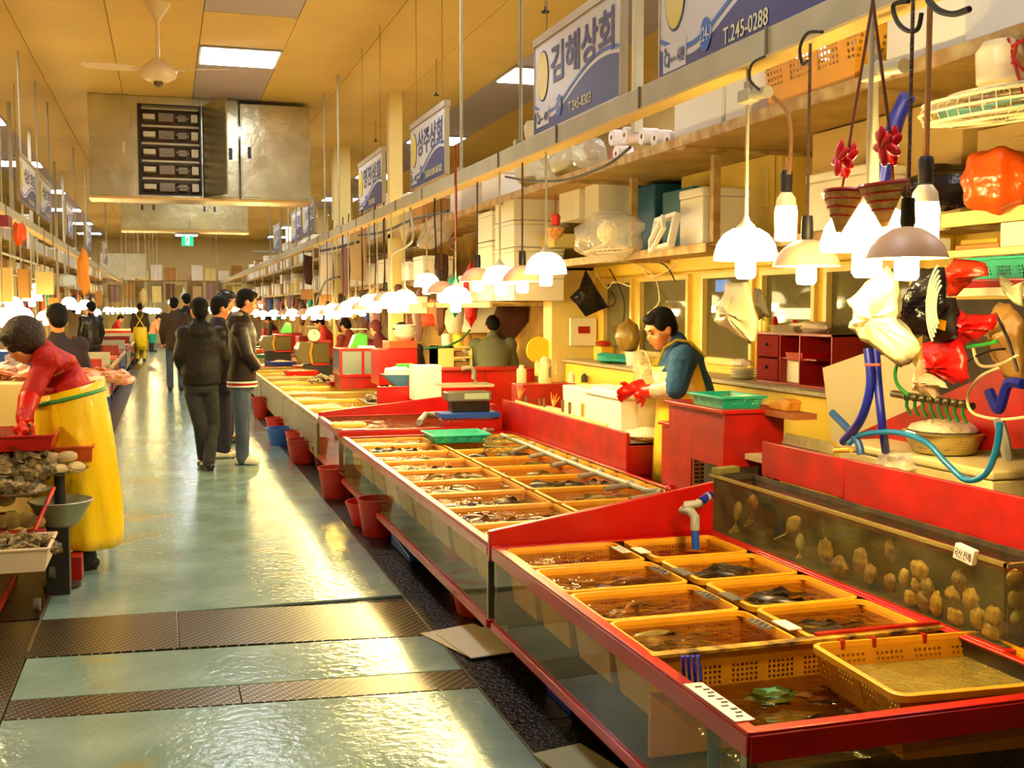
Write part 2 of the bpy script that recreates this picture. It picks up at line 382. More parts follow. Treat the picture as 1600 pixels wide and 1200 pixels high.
for Y, lab in ((2.35, 'ceiling panel above the tank with blue pipe, outside the picture top'), (7.9, 'ceiling panel over the shelf behind sign 224')):
    dup(lt, (x0+pw/2+3.66, Y, CZ), label=lab, group=gl)
dup(lt, (x0+pw/2, 2.35, CZ), label='ceiling panel overhead, above the near end of the aisle', group=gl)
dup(lt, (x0+pw/2, 7.95, CZ), label='ceiling panel overhead between the camera and the fan', group=gl)
# sprinkler heads and hang wires
WIRE = M('thin_wire', (120, 90, 40), .5)
sp = T('sprinkler_head', 'small dark sprinkler head hanging on a thin wire beside sign 224', 'sprinkler', PY(852, 20, 8.2), world=False)
part('deflector', MB().lathe([(.001, 0), (.03, .0), (.035, .008), (.012, .02), (.01, .045), (.001, .045)], n=12), BLACK, sp)
part('drop_pipe', MB().tube([(0, 0, .04), (0, 0, CZ-PY(852, 20, 8.2).z)], .004, 6), WIRE, sp)
for (px, py, Y, lab) in ((682, 150, 13, 'sprinkler head above the second hanging shop sign'), (587, 221, 17.5, 'sprinkler head above the third hanging shop sign'), (537, 260, 23, 'sprinkler head in front of the pale column far down the hall'), (25, 244, 16, 'sprinkler head above the signs over the shell stalls')):
    p = PY(px, py, Y); q = dup(sp, p, label=lab, group='sprinkler heads')
    q.children[1].scale = (1, 1, 1)
    for ch in q.children:
        if ch.name.startswith('drop_pipe'): ch.scale = (1, 1, (CZ-p.z)/(CZ-PY(852, 20, 8.2).z))
# ceiling fan
f = PZ(245, 5, CZ); f.z = CZ
fan = T('ceiling_fan', 'cream three-blade ceiling fan on a short rod above the aisle', 'ceiling fan', f, world=False)
IV = M('ivory_enamel', (250, 228, 178), .35)
part('canopy', MB().lathe([(.001, 0), (.125, 0), (.12, -.02), (.03, -.15), (.02, -.17), (.001, -.17)]), IV, fan)
part('rod', MB().tube([(0, 0, -.1), (0, 0, -.58)], .018, 12), IV, fan)
part('motor', MB().lathe([(.001, -.52), (.05, -.53), (.12, -.58), (.17, -.63), (.175, -.66), (.16, -.70), (.10, -.735), (.06, -.74), (.001, -.74)], n=32), IV, fan)
part('switch_cap', MB().lathe([(.001, -.735), (.045, -.74), (.04, -.77), (.015, -.79), (.001, -.79)], n=16), M('brown_cap', (110, 80, 50), .4), fan)
for k, a in enumerate((183, 93, -18)):
    a = math.radians(a); m = Matrix.Rotation(a, 4, 'Z') @ Matrix.Rotation(math.radians(12), 4, 'X')
    pr = [(.20, -.05), (.3, -.07), (.45, -.075), (.66, -.06), (.69, 0), (.66, .06), (.45, .07), (.3, .06), (.20, .04)]
    b = part('blade', MB().prism([m @ V((x, y, 0)) + V((0, 0, -.63)) for x, y in pr], (0, 0, .008)), IV, fan)
    part('blade_iron', MB().box(m @ V((.18, 0, 0)) + V((0, 0, -.635)), (.14, .035, .01), rz=a), IV, b)
# ================================================================ SWITCH CABINETS
def cabinets():
    Y = 16.4; z0 = PY(300, 314, Y).z; z1 = CZ-.004
    t = T('steel_switch_cabinet', 'large brushed steel switch cabinets hung under the ceiling, one door open on breaker rows', 'electrical cabinet', (PY(310, 300, Y).x, Y, z0))
    xa = PY(139, 250, Y).x; xb = PY(483, 250, Y).x; X = lambda px: PY(px, 240, Y).x; Z = lambda py: PY(260, py, Y).z
    xo0, xo1 = X(218), X(313); zo0, zo1 = Z(303), Z(166)
    m = MB(); m.bx(xa, xo0, Y, Y+.5, z0+.03, z1).bx(xo1, X(373), Y, Y+.5, z0+.03, z1).bx(xo0, xo1, Y, Y+.5, zo1, z1).bx(xo0, xo1, Y, Y+.5, z0+.03, zo0).bx(xo0, xo1, Y+.3, Y+.5, zo0, zo1)
    part('cabinet_body', m, STEEL, t, bev=.004)
    part('end_cabinet_body', MB().bx(X(375), xb, Y-.12, Y+.5, z0+.03, z1-.06), STEEL, t, bev=.004)
    d = part('door', MB().bx(X(143), X(206), Y-.02, Y, Z(309), Z(159)), STEEL, t, bev=.003)
    part('door_handle', MB().bx(X(191), X(196), Y-.035, Y-.021, Z(242), Z(224)), GALV, d)
    d = part('door', MB().bx(X(377), xb-.015, Y-.145, Y-.122, z0+.06, Z(168)), STEEL, t, bev=.003)
    part('door_handle', MB().bx(X(386), X(391), Y-.165, Y-.146, Z(245), Z(227)), BLACK, d)
    d = part('door', MB().bx(X(345), X(371), Y-.02, Y, z0+.06, Z(164)), STEEL, t, bev=.003)
    part('door_handle', MB().bx(X(357), X(363), Y-.04, Y-.021, Z(246), Z(228)), BLACK, d)
    # open leaf, hinged at the opening's far edge
    h = V((xo1+.03, Y-.01, 0)); a = math.radians(-112); dx, dy = math.cos(a)*.78, math.sin(a)*.78
    h2 = h + V((.28, -.75, 0))
    m = MB(); n = V((.02, .007, 0))
    m.hexa([h+V((0, 0, zo0-.05)), h2+V((0, 0, zo0-.05)), h2+n+V((0, 0, zo0-.05)), h+n+V((0, 0, zo0-.05)), h+V((0, 0, zo1+.03)), h2+V((0, 0, zo1+.03)), h2+n+V((0, 0, zo1+.03)), h+n+V((0, 0, zo1+.03))])
    part('open_door', m, STEEL, t)
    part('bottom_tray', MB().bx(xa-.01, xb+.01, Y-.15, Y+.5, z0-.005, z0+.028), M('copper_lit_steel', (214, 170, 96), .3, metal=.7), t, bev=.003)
    part('opening_gasket', MB().bx(xo0-.02, xo0, Y-.012, Y-.001, zo0-.02, zo1+.02).bx(xo1, xo1+.02, Y-.012, Y-.001, zo0-.02, zo1+.02).bx(xo0, xo1, Y-.012, Y-.001, zo1, zo1+.02).bx(xo0, xo1, Y-.012, Y-.001, zo0-.02, zo0), BLACK, t)
    part('back_panel', MB().bx(xo0, xo1, Y+.28, Y+.3, zo0, zo1), M('panel_brown', (90, 70, 44), .5), t)
    GB = M('breaker_grey', (150, 140, 118), .5); LB = M('breaker_pale', (214, 206, 176), .5)
    hgt = (zo1-zo0)/5
    for i in range(5):
        zb = zo0+i*hgt; w = xo1-xo0
        part('mounting_rail', MB().bx(xo0+.03, xo1-.01, Y+.1, Y+.13, zb+hgt*.86, zb+hgt*.97), GALV, t)
        part('meter_block', MB().bx(xo0+.05, xo0+.05+w*.2, Y+.08, Y+.28, zb+hgt*.3, zb+hgt*.58), LB, t, bev=.004)
        b = MB().bx(xo0+w*.32, xo0+w*.57, Y+.12, Y+.28, zb+hgt*.2, zb+hgt*.68)
        for q in range(4): b.bx(xo0+w*(.335+q*.06), xo0+w*(.365+q*.06), Y+.09, Y+.12, zb+hgt*.3, zb+hgt*.55)
        part('breaker', b, GB, t)
        w_ = MB()
        for q in range(5): w_.tube([(xo0+w*(.35+q*.045), Y+.11, zb+hgt*.2), (xo0+w*(.35+q*.045), Y+.12, zb+hgt*.06)], .006, 5)
        part('red_cable', w_, M('dark_red_cable', (130, 40, 20), .5), t)
        b = MB().bx(xo0+w*.64, xo0+w*.78, Y+.12, Y+.28, zb+hgt*.25, zb+hgt*.6).tube([(xo0+w*.6, Y+.11, zb+hgt*.45), (xo0+w*.82, Y+.11, zb+hgt*.4)], .012, 6)
        part('relay', b, GB, t)
        part('terminal_block', MB().bx(xo0+w*.86, xo0+w*.97, Y+.1, Y+.28, zb+hgt*.2, zb+hgt*.65), LB, t)
    # second bank, behind
    Y = 22.6; X = lambda px: PY(px, 340, Y).x; Z = lambda py: PY(290, py, Y).z
    t = T('steel_switch_cabinet', 'smaller steel switch cabinet bank seen beneath and beyond the big open one', 'electrical cabinet', (X(290), Y, Z(361)))
    part('cabinet_body', MB().bx(X(190), X(388), Y, Y+.5, Z(360), CZ-.004), STEEL, t, bev=.004)
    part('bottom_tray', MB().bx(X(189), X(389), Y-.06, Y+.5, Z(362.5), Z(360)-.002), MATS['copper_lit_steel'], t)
    for a, b, hx in ((193, 231, 221), (233, 294, 239), (296, 324, 318), (326, 386, 334)):
        d = part('door', MB().bx(X(a), X(b), Y-.02, Y, Z(358), Z(318)), STEEL, t, bev=.003)
        part('door_handle', MB().bx(X(hx), X(hx+3), Y-.05, Y-.021, Z(330), Z(322)), BLACK, d)
    Y = 38; X = lambda px: PY(px, 415, Y).x; Z = lambda py: PY(190, py, Y).z
    t = T('steel_switch_cabinet', 'plain grey switch cabinet hanging over the far shell stalls', 'electrical cabinet', (X(190), Y, Z(435)))
    part('cabinet_body', MB().bx(X(157), X(228), Y, Y+.8, Z(434), Z(396)), GALV, t, bev=.004)
    part('door', MB().bx(X(196), X(226), Y-.03, Y, Z(432), Z(397)), GALV, t)
    part('hanger', MB().bx(X(165), X(167), Y+.3, Y+.4, Z(396), CZ-.01).bx(X(215), X(217), Y+.3, Y+.4, Z(396), CZ-.01), GALV, t)
cabinets()
# exit sign with running figure
p = PY(293, 376, 27); e = T('exit_sign', 'green and white running figure exit sign hanging over the aisle', 'exit sign', p, world=False)
part('sign_box', MB().bx(-.13, .13, 0, .05, -.12, .12), EM('exit_green', (.02, .42, .16), 1.3), e)
w_ = EM('exit_white', (.85, 1, .9), 1.2)
part('running_figure', MB().bx(-.045, .04, -.004, -.001, -.10, .10), w_, e)
g = EM('exit_dark_green', (.01, .25, .1), 1)
m = MB(); m.ell((.0, -.008, .07), (.018, .004, .018), n=10, m=6)
for a, b in (((0, .05), (-.008, 0)), ((-.008, 0), (.02, -.035)), ((.02, -.035), (.005, -.08)), ((-.008, 0), (-.03, -.03)), ((-.03, -.03), (-.04, -.06)), ((0, .045), (-.03, .02)), ((0, .045), (.03, .025))):
    m.tube([(a[0], -.008, a[1]), (b[0], -.008, b[1])], .010, 5)
part('figure_mark', m, g, e)
part('hanger_rod', MB().tube([(-.1, .025, .12), (-.1, .025, CZ-p.z)], .006, 6).tube([(.1, .025, .12), (.1, .025, CZ-p.z)], .006, 6), GALV, e)
# ================================================================ OVERHEAD BEAM, SIGNS, LAMPS
BXR, BXL, BZ = 2.1, -1.52, 2.50
def beam(X, y0, y1, sgn, lab):
    t = T('overhead_beam', lab, 'beam', (X, (y0+y1)/2, BZ))
    part('channel', MB().bx(X-.02, X+.05, y0, y1, BZ+.0, BZ+.10), GALV, t, bev=.004)
    part('lower_flange', MB().bx(X-.03, X+.07, y0, y1, BZ-.012, BZ-.001), M('cream_flange', (230, 196, 110), .5), t)
    g = MB(); y = y0+.3
    while y < min(y1, y0+14):
        g.bx(X-.028, X-.021, y, y+.012, BZ-.0, BZ+.10); y += 1.13
    part('joint_strap', g, M('strap_dark', (120, 104, 70), .5), t)
    return t
beam(BXR, 2.2, 46, 1, 'long painted steel beam running above the fish tanks, carrying lamps and shop signs')
beam(BXL, 8, 46, -1, 'long painted steel beam running above the shell stalls across the aisle')
# hanger pipes from ceiling to beam
hp = T('hanger_pipe', 'painted hanger pipe between the ceiling and the beam beside sign 224', 'hanger pipe', (BXR+.02, 6.68, BZ+.1), world=False)
part('pipe', MB().tube([(0, 0, 0), (0, 0, CZ-BZ-.1)], .012, 8), GALV, hp)
part('clamp', MB().bx(-.04, .04, -.03, .03, -.0, .03), GALV, hp)
for px, lab in ((717, 'hanger pipe dropping to the beam just beyond the sign bearing number 245-3012'), (480, 'thin hanger pipe dropping to the beam beside the third shop sign'), (1370, 'hanger pipe reaching the beam above the hanging winnowing scoops')):
    p = PX(px, 250, BXR); dup(hp, (BXR+.02, p.y, BZ+.1), label=lab, group='beam hanger pipes')
for k, px in enumerate((527, 505, 460, 448, 436, 420)): dup(hp, (BXR+.02, PX(px, 300, BXR).y, BZ+.1), label='hanger pipe of the tank side beam far down the hall, %s along' % nth(k), group='far beam hanger pipes')
for k, px in enumerate((5, 37, 62, 80, 118, 135, 165)): dup(hp, (BXL-.02, PX(px, 300, BXL).y, BZ+.1), label='hanger pipe of the beam over the shell stalls, %s along' % nth(k), group='shell side hanger pipes')
# square posts behind the beam
def post(px, X, z0, z1, wpx, lab, mat=GALV):
    p = PX(px, 300, X); w = wpx; return wsolo('steel_post', MB().bx(X, X+w, p.y-w/2, p.y+w/2, z0, z1), mat, lab, 'post', bev=.003)
post(988, 2.95, 2.74, CZ, .06, 'square steel post rising from the shelf beside the toilet paper packs')
post(1312, 2.95, 2.74, CZ, .06, 'square steel post rising from the shelf beside the yellow crate')
post(607, 2.95, 0, CZ, .18, 'pale square column rising behind the third hanging shop sign', CREAM)
post(520, 2.95, 0, CZ, .3, 'pale column flared at its head beyond the third hanging shop sign', CREAM)
post(985, 3.25, 2.0, 2.54, .05, 'rusty shelf upright beside the covered fan', RUST)
post(1112, 3.25, 2.0, 2.54, .05, 'rusty shelf upright beside the cream wall cabinet', RUST)
# ---- signs
NAVY = M('sign_navy', (44, 42, 112), .35); SWHITE = M('sign_white', (232, 226, 222), .3); SBLUE = M('sign_blue', (24, 100, 200), .35)
SYEL = M('sign_yellow', (240, 214, 30), .35); SCREAM = M('sign_pale_yellow', (240, 232, 170), .4); SFRAME = M('sign_frame', (188, 172, 132), .4, metal=.4)
def text(body, mat, parent, org, xd, zd, w=None, h=.1, name='lettering', bold=0):
    cu = bpy.data.curves.new(name, 'FONT'); cu.body = body; cu.size = 1; cu.extrude = .0005/ max(h, .01); cu.offset = bold; cu.resolution_u = 3
    o = bpy.data.objects.new(name, cu); COL.objects.link(o); bpy.context.view_layer.update()
    me = bpy.data.meshes.new_from_object(o.evaluated_get(bpy.context.evaluated_depsgraph_get())); me.name = name; me.materials.clear(); me.materials.append(mat)
    bpy.data.objects.remove(o); bpy.data.curves.remove(cu); o = bpy.data.objects.new(name, me); COL.objects.link(o)
    bpy.context.view_layer.update(); d = o.dimensions; sx = (w/d.x) if w else h; bb = o.bound_box
    n = xd.cross(zd); mtx = Matrix((xd, zd, n)).transposed().to_4x4(); sy = h/max(d.y, .01)
    o.parent = parent; off = WROOT.get(parent.name, V()) if parent.type == 'EMPTY' else V()
    base = V(org) - off - xd*bb[0][0]*sx - zd*bb[0][1]*sy
    o.matrix_local = Matrix.Translation(base) @ mtx @ Matrix.Diagonal((sx, sy, h, 1)); return o
def sign(X, ya, yb, z0, z1, nm, num, tel, lab, sgn=1, detail=True):
    # ya far edge (reads first), yb near edge; the face looks across the aisle
    W = abs(ya-yb); Hh = z1-z0; xd = V((0, -1 if sgn > 0 else 1, 0)); zd = V((0, 0, 1)); n = xd.cross(zd)
    O = V((X, ya if sgn > 0 else yb, z0)); t = T('shop_sign', lab, 'sign', V((X, (ya+yb)/2, z0)))
    P = lambda u, v, d=0: O + xd*(u*W) + zd*(v*Hh) + n*d
    m = MB(); m.prism([P(0, 0), P(1, 0), P(1, 1), P(0, 1)], -n*.035); part('board', m, SWHITE, t)
    fr = MB(); fr.prism([P(-.015, 1.0, .01), P(1.015, 1.0, .01), P(1.015, 1.09, .01), P(-.015, 1.09, .01)], -n*.055)
    fr.prism([P(1, 0, .004), P(1.012, 0, .004), P(1.012, 1, .004), P(1, 1, .004)], -n*.04).prism([P(-.012, 0, .004), P(0, 0, .004), P(0, 1, .004), P(-.012, 1, .004)], -n*.04)
    fr.prism([P(0, -.015, .004), P(1, -.015, .004), P(1, 0, .004), P(0, 0, .004)], -n*.04)
    part('frame', fr, SFRAME, t)
    def wave(u): return .30 - .13*math.sin(max(0, min(1, (u-.0)/.45))*math.pi)*(u < .45)+ (.20*math.sin((u-.45)/.55*math.pi*.72) if u >= .45 else 0)
    us = [i/40 for i in range(41)]
    part('navy_field', MB().prism([P(0, 0, .001)]+[P(1, 0, .001)]+[P(u, wave(u)-.05*(1-u*.0), .001) for u in reversed(us)], n*.001), NAVY, t)
    st = MB(); a = [P(u, wave(u)+.035, .003) for u in us]; b = [P(u, wave(u)-.0, .003) for u in us]
    st.add(a+b, [(len(us)+i, len(us)+i+1, i+1, i) for i in range(40)]); part('blue_wave_stripe', st, SBLUE, t)
    ov = lambda cu_, cv, ru, rv, d: [P(cu_+ru*math.cos(q*math.pi/16), cv+rv*math.sin(q*math.pi/16), d) for q in range(32)]
    part('yellow_oval_rim', MB().prism(ov(.115, .62, .078, .285, .002), n*.001), NAVY, t); part('yellow_oval', MB().prism(ov(.115, .62, .072, .268, .004), n*.001), SYEL, t)
    if not detail:
        text(nm, NAVY, t, P(.24, .5, .004), xd, zd, W*.68, Hh*.34, bold=.02); text(tel, SCREAM, t, P(.45, .08, .004), xd, zd, W*.4, Hh*.10); return t
    text(nm, NAVY, t, P(.225, .47, .004), xd, zd, W*.72, Hh*.42, bold=.022)
    part('number_badge', MB().prism(ov(.335, .20, .035, .115, .005), n*.001), SBLUE, t)
    text(num, SWHITE, t, P(.305 if len(num) < 4 else .30, .155, .008), xd, zd, W*(.06 if len(num) < 4 else .075), Hh*.10)
    text(tel, SCREAM, t, P(.45, .07, .004), xd, zd, W*(.26 if len(tel) < 13 else .48), Hh*.11, bold=.01)
    part('logo_panel', MB().prism([P(.03, .06, .003), P(.20, .06, .003), P(.20, .26, .003), P(.03, .26, .003)], n*.001), SWHITE, t)
    text('C', M('logo_teal', (20, 110, 110), .4), t, P(.04, .10, .006), xd, zd, W*.03, Hh*.11, bold=.03); text('1', NAVY, t, P(.072, .09, .006), xd, zd, W*.009, Hh*.10)
    part('logo_red_dot', MB().prism([P(.05+.008*math.cos(q), .225+.018*math.sin(q), .006) for q in [k*math.pi/6 for k in range(12)]], n*.001), RED, t)
    text('바랍니다', M('logo_grey', (120, 116, 120), .5), t, P(.087, .12, .006), xd, zd, W*.04, Hh*.035); text('시원', NAVY, t, P(.135, .10, .006), xd, zd, W*.055, Hh*.10, bold=.02)
    part('hanger', MB().tube([P(.12, 1.09, -.02), P(.12, (CZ-z0)/Hh, -.02)], .003, 5).tube([P(.88, 1.09, -.02), P(.88, (CZ-z0)/Hh, -.02)], .003, 5), WIRE, t)
    return t
SX = 2.15
sign(SX, 4.70, 3.36, 2.60, 3.20, '상', '224-1', 'T.245-0288', 'white and navy shop sign numbered 224-1 with T.245-0288, cut by the picture top')
sign(SX, 6.49, 5.17, 2.635, 3.15, '김해상회', '224', 'T.245-8303', 'white and navy shop sign numbered 224 with T.245-8303')
sign(SX, 10.05, 8.77, 2.66, 3.19, '상주상회', '222', 'T.245-3012 H.P011-881-3012', 'white and navy shop sign second in the row, beyond sign 224')
sign(SX, 12.9, 11.46, 2.67, 3.19, '영진상회', '221', 'T.245-8303', 'white and navy shop sign third in the row, before the pale column')
for (ya, yb, lb) in ((18.4, 16.95, 'shop sign hanging farther along the tank side, first of the small distant cluster'), (20.1, 18.65, 'small distant shop sign on the tank side, middle of its cluster'), (23.55, 22.2, 'small distant shop sign on the tank side, last of its cluster')):
    sign(SX, ya, yb, 2.72, 3.2, '상회', '', 'T.245-8303', lb, detail=False)
for (ya, yb, lb) in ((15.1, 13.5, 'first shop sign over the shell stalls, seen at a steep slant'), (17.1, 15.5, 'second shop sign over the shell stalls, seen at a steep slant'), (20.95, 19.6, 'third shop sign over the shell stalls, standing apart from the first two'), (26.0, 24.2, 'small far shop sign over the shell stalls before the grey cabinet'), (33, 31.2, 'tiny last shop sign over the shell stalls')):
    sign(-1.5, ya, yb, 2.78, 3.27, '상회', '', 'T.245-8303', lb, sgn=-1, detail=False)
# ---- lamps
def lamp_white():
    t = T('pendant_lamp', 'glowing white dome lamp on a white rod over the tanks, before the hanging white bag', 'lamp', (0, 0, 0), world=False)
    part('shade', MB().lathe([(.006, .124), (.05, .119), (.084, .098), (.108, .062), (.119, .022), (.12, 0), (.116, 0), (.115, .022), (.104, .06), (.081, .094), (.048, .113), (.006, .118)], n=32), LDOM, t)
    part('bulb', MB().lathe([(.001, .07), (.03, .07), (.036, .05), (.038, -.055), (.03, -.068), (.001, -.07)], n=20), LBUL, t)
    part('cap', MB().lathe([(.001, .165), (.010, .165), (.014, .15), (.034, .13), (.038, .121), (.001, .121)], n=20), GALV, t)
    part('rod', MB().tube([(0, 0, 0), (0, 0, 1)], .007, 8), GALV, t); return t
def lamp_beige():
    t = T('pendant_lamp', 'beige enamel shade lamp on a dark twisted cord, beside the glowing white dome lamp', 'lamp', (0, 0, 0), world=False)
    part('shade', MB().lathe([(.02, .10), (.045, .095), (.085, .07), (.115, .035), (.128, 0), (.125, 0), (.112, .031), (.082, .064), (.043, .088), (.02, .094)], n=32), BEIGE, t)
    part('bulb', MB().lathe([(.001, .06), (.03, .06), (.036, .04), (.038, -.055), (.03, -.068), (.001, -.07)], n=20), LBUL, t)
    part('socket', MB().lathe([(.001, .19), (.02, .19), (.022, .17), (.024, .11), (.02, .10), (.001, .10)], n=16), DARK, t)
    part('cord', MB().tube([(0, 0, 0), (0, 0, 1)], .006, 6), M('twisted_cord', (96, 64, 34), .6, bump=1, bs=80), t); return t
def lamp_bare():
    t = T('bare_bulb_lamp', 'bare bulb lamp on a curved cord between the glowing dome and the beige shade', 'lamp', (0, 0, 0), world=False)
    part('bulb', MB().lathe([(.001, .035), (.036, .03), (.04, .01), (.038, -.085), (.034, -.092), (.001, -.095)], n=20), LBUL, t)
    part('neck', MB().lathe([(.001, .08), (.02, .08), (.034, .06), (.038, .031), (.001, .031)], n=16), IV, t)
    part('socket', MB().lathe([(.001, .16), (.017, .16), (.022, .15), (.02, .085), (.001, .085)], n=12), DARK, t)
    part('cord', MB().tube([(0, 0, 0), (0, 0, 1)], .008, 6), M('cord_brown', (150, 104, 50), .6), t); return t
LW, LB_, LBB = lamp_white(), lamp_beige(), lamp_bare(); LU = set()
def lamp(kind, px, py, X, lab, grp=None, ztop=BZ-.012, sc=1):
    src = {'W': LW, 'B': LB_, 'N': LBB}[kind]; top = {'W': .16, 'B': .185, 'N': .155}[kind]
    p = PX(px, py, X)
    if p.y > 44: p = PY(px, py, 34+(px*7) % 10); ztop = CZ
    if kind not in LU: o = src; LU.add(kind); o.location = p
    else: o = dup(src, p)
    tag(o, lab, None, grp)
    for ch in o.children:
        n_ = ch.name.split('.')[0]
        if n_ in ('rod', 'cord'): ch.location = (0, 0, top); ch.scale = (1, 1, max(.05, (ztop-p.z-top*sc)/sc))
    o.scale = (sc, sc, sc); return o
g1 = 'lamps over the tank with the blue pipe'; g2 = 'lamps over the long basket tank'; g3 = 'lamps over the third tank'
# py = rim of the shade
lamp('W', 1165, 407, 2.1, 'glowing white dome lamp on a pale rod, before the hanging white bag', g1)
lamp('B', 1260, 416, 2.1, 'beige shade lamp on a dark cord, close beside the dome lamp with a pale rod', g1, sc=.9)
lamp('N', 1228, 336, 2.16, 'bare bulb lamp hanging between the dome lamp and the smaller beige shade', g1, ztop=PX(1233, 272, 2.1).z)
lamp('W', 1355, 392, 1.92, 'big glowing white lamp under the hanging winnowing scoops', g1, sc=1.1)
lamp('B', 1417, 404, 1.76, 'big beige shade lamp hanging before the black bag and red gloves', g1, sc=.78)
lamp('N', 1445, 334, 2.05, 'bare bulb lamp above the big beige shade', g1)
lamp('W', 853, 428, 2.1, 'glowing white dome lamp below the clear film covered fan', g2)
lamp('B', 816, 440, 2.12, 'beige lamp directly beside the dome lamp near the covered fan', g2)
lamp('W', 781, 444, 2.12, 'glowing lamp in the middle of the four over the long basket tank', g2)
lamp('B', 746, 440, 2.14, 'beige lamp last along of the four over the long basket tank', g2)
lamp('W', 712, 473, 2.05, 'lowest glowing dome lamp of the trio beyond the long basket tank', g2)
lamp('B', 690, 458, 2.2, 'beige middle lamp of the trio beyond the long basket tank', g2)
lamp('W', 667, 448, 2.3, 'partly hidden glowing lamp of the trio beyond the long basket tank', g2)
lamp('W', 612, 477, 2.05, 'glowing dome lamp on the curved white pipe arm', g3)
far = [(590, 478), (566, 484), (545, 486), (527, 490), (512, 492), (490, 493), (457, 494), (443, 492), (428, 494), (411, 494), (407, 476), (399, 491), (632, 474), (602, 471), (578, 478), (556, 481), (537, 486), (520, 489), (500, 491), (475, 492)]
for i, (x, y) in enumerate(far): lamp('WB'[i % 3 == 1], x, y, 2.1, 'glowing lamp in the dense tank side row, %s beyond the curved arm lamp' % nth(i), 'lamps far along the tank side')
for i, (x, y) in enumerate([(60, 458), (35, 498), (18, 482), (72, 500), (92, 492), (108, 476), (122, 484), (133, 478), (150, 491), (5, 500), (50, 470)]):
    lamp('W', x, y, -1.52, 'glowing lamp of the cluster over the shell stalls, %s' % ['highest one above the rest', 'low one above the curly hair', 'at the picture edge, upper', 'low one before the stooping worker', 'low one past the stooping worker', 'upper one beside the orange scoop', 'lower one beside the orange scoop', 'just before the dark standing worker', 'behind the dark standing worker', 'at the picture edge, lower', 'tucked under the highest one'][i], 'lamps over the shell stalls')
for k, x in enumerate((168, 176, 184, 192, 199, 205, 211, 229, 235, 241, 247)): lamp('W', x, 487, -1.52 if x < 230 else -.9, 'tiny glowing lamp in the chain at the hall end, %s from the shell stalls' % nth(k), 'distant lamp chain')
for k, x in enumerate((385, 378, 366, 352, 340, 330)): lamp('W', x, 486, 2.1, 'tiny glowing lamp seen past the standing customers, %s from the tanks' % nth(k), 'distant tank side lamps')
lamp('W', 268, 474, .5, 'single lamp hanging low over the far end of the aisle', None)
# arms and clamps on the beam by the front lamps
for px, py, lab in ((1170, 150, 'grey pipe clamp carrying the pale rod of the dome lamp'), (1368, 112, 'grey pipe clamp on the pipe beside the scoops')):
    p = PX(px, py, BXR-.02); t = T('pipe_clamp', lab, 'clamp', p, world=False)
    part('clamp_body', MB().box((0, 0, 0), (.05, .09, .05)), GALV, t, bev=.006); part('pipe_stub', MB().tube([(0, -.04, .0), (0, -.14, -.01)], .022, 12), GALV, t)
    part('bolt', MB().lathe([(.001, .05), (.02, .05), (.02, .025), (.001, .025)], n=8), GALV, t)
p = PX(1368, 118, BXR-.02)
wsolo('support_pipe', MB().tube([PX(1364, 60, 2.12), PX(1366, 300, 2.12)], .016, 10), GALV, 'vertical grey pipe carrying the hanging winnowing scoops', 'pipe')
def cable(pts, X, r, mat, lab, cat='cable', name='cable', n=6, grp=None):
    P_ = [PX(q[0], q[1], q[2] if len(q) > 2 else X) for q in pts]; o = []
    for i in range(len(P_)-1):
        a = P_[max(i-1, 0)]; b = P_[i]; c_ = P_[i+1]; d = P_[min(i+2, len(P_)-1)]
        for k in range(6):
            u = k/6; o.append(.5*((2*b)+(c_-a)*u+(2*a-5*b+4*c_-d)*u*u+(3*b-a-3*c_+d)*u**3))
    o.append(P_[-1]); return wsolo(name, MB().tube(o, r, n), mat, lab, cat, grp)
BC = M('black_cable', (26, 20, 16), .5)
cable([(1195, 88), (1175, 100), (1172, 125), (1186, 140)], 2.05, .005, BC, 'short black cable looping from the beam to the pipe clamp')
for k, (x, y) in enumerate(((BXL, 10.4), (BXL, 8.9), (BXL, 7.3), (BXL, 5.6), (BXL, 3.4))):  # unseen lamps continuing the row, added to brighten the stalls and floor
    q = dup(LW, (x, y, 1.85), label='added unseen lamp over the near shell stalls beyond the picture edge', group='added lamps outside the picture'); [setattr(ch, 'scale', (1, 1, BZ-1.85-.17)) for ch in q.children if ch.name.startswith('rod')]
cable([(1208, 152), (1230, 175), (1236, 215), (1233, 272)], 2.1, .008, MATS['cord_brown'], 'brown flexible cord curving down to the bare bulb')
cable([(1420, 2), (1396, 8), (1402, 34), (1418, 48), (1434, 45), (1440, 20)], 2.02, .007, BC, 'black cable coil hanging at the beam above the scoops')
cable([(1450, 0), (1466, 16), (1490, 22), (1515, 14)], 2.02, .009, BC, 'thick black cable sagging under the beam')
cable([(1285, 50), (1262, 52), (1250, 75), (1254, 100), (1262, 95)], 2.04, .006, BC, 'black cable looping over the beam beside sign 224-1')
cable([(790, 276), (830, 283), (880, 282), (920, 270), (955, 254), (985, 230)], 2.6, .009, BC, 'black cable sagging under the shelf of clear wrapped packs')
cable([(560, 368), (600, 362), (640, 345), (700, 330)], 2.3, .012, BC, 'black cable strung along the stalls')
cable([(395, 393), (440, 393), (500, 392), (560, 378)], 2.4, .02, BC, 'thick black pipe strung low across the distant stalls')
cable([(641, 325), (645, 370), (635, 385), (612, 400), (611, 448)], 2.1, .012, GALV, 'curved white pipe arm carrying the dome lamp', 'pipe', 'lamp_arm', 8)
cable([(530, 433), (510, 440), (500, 460), (495, 480)], 2.1, .015, BC, 'dark curved lamp arm beyond the curved white pipe arm', 'pipe', 'lamp_arm', 8)
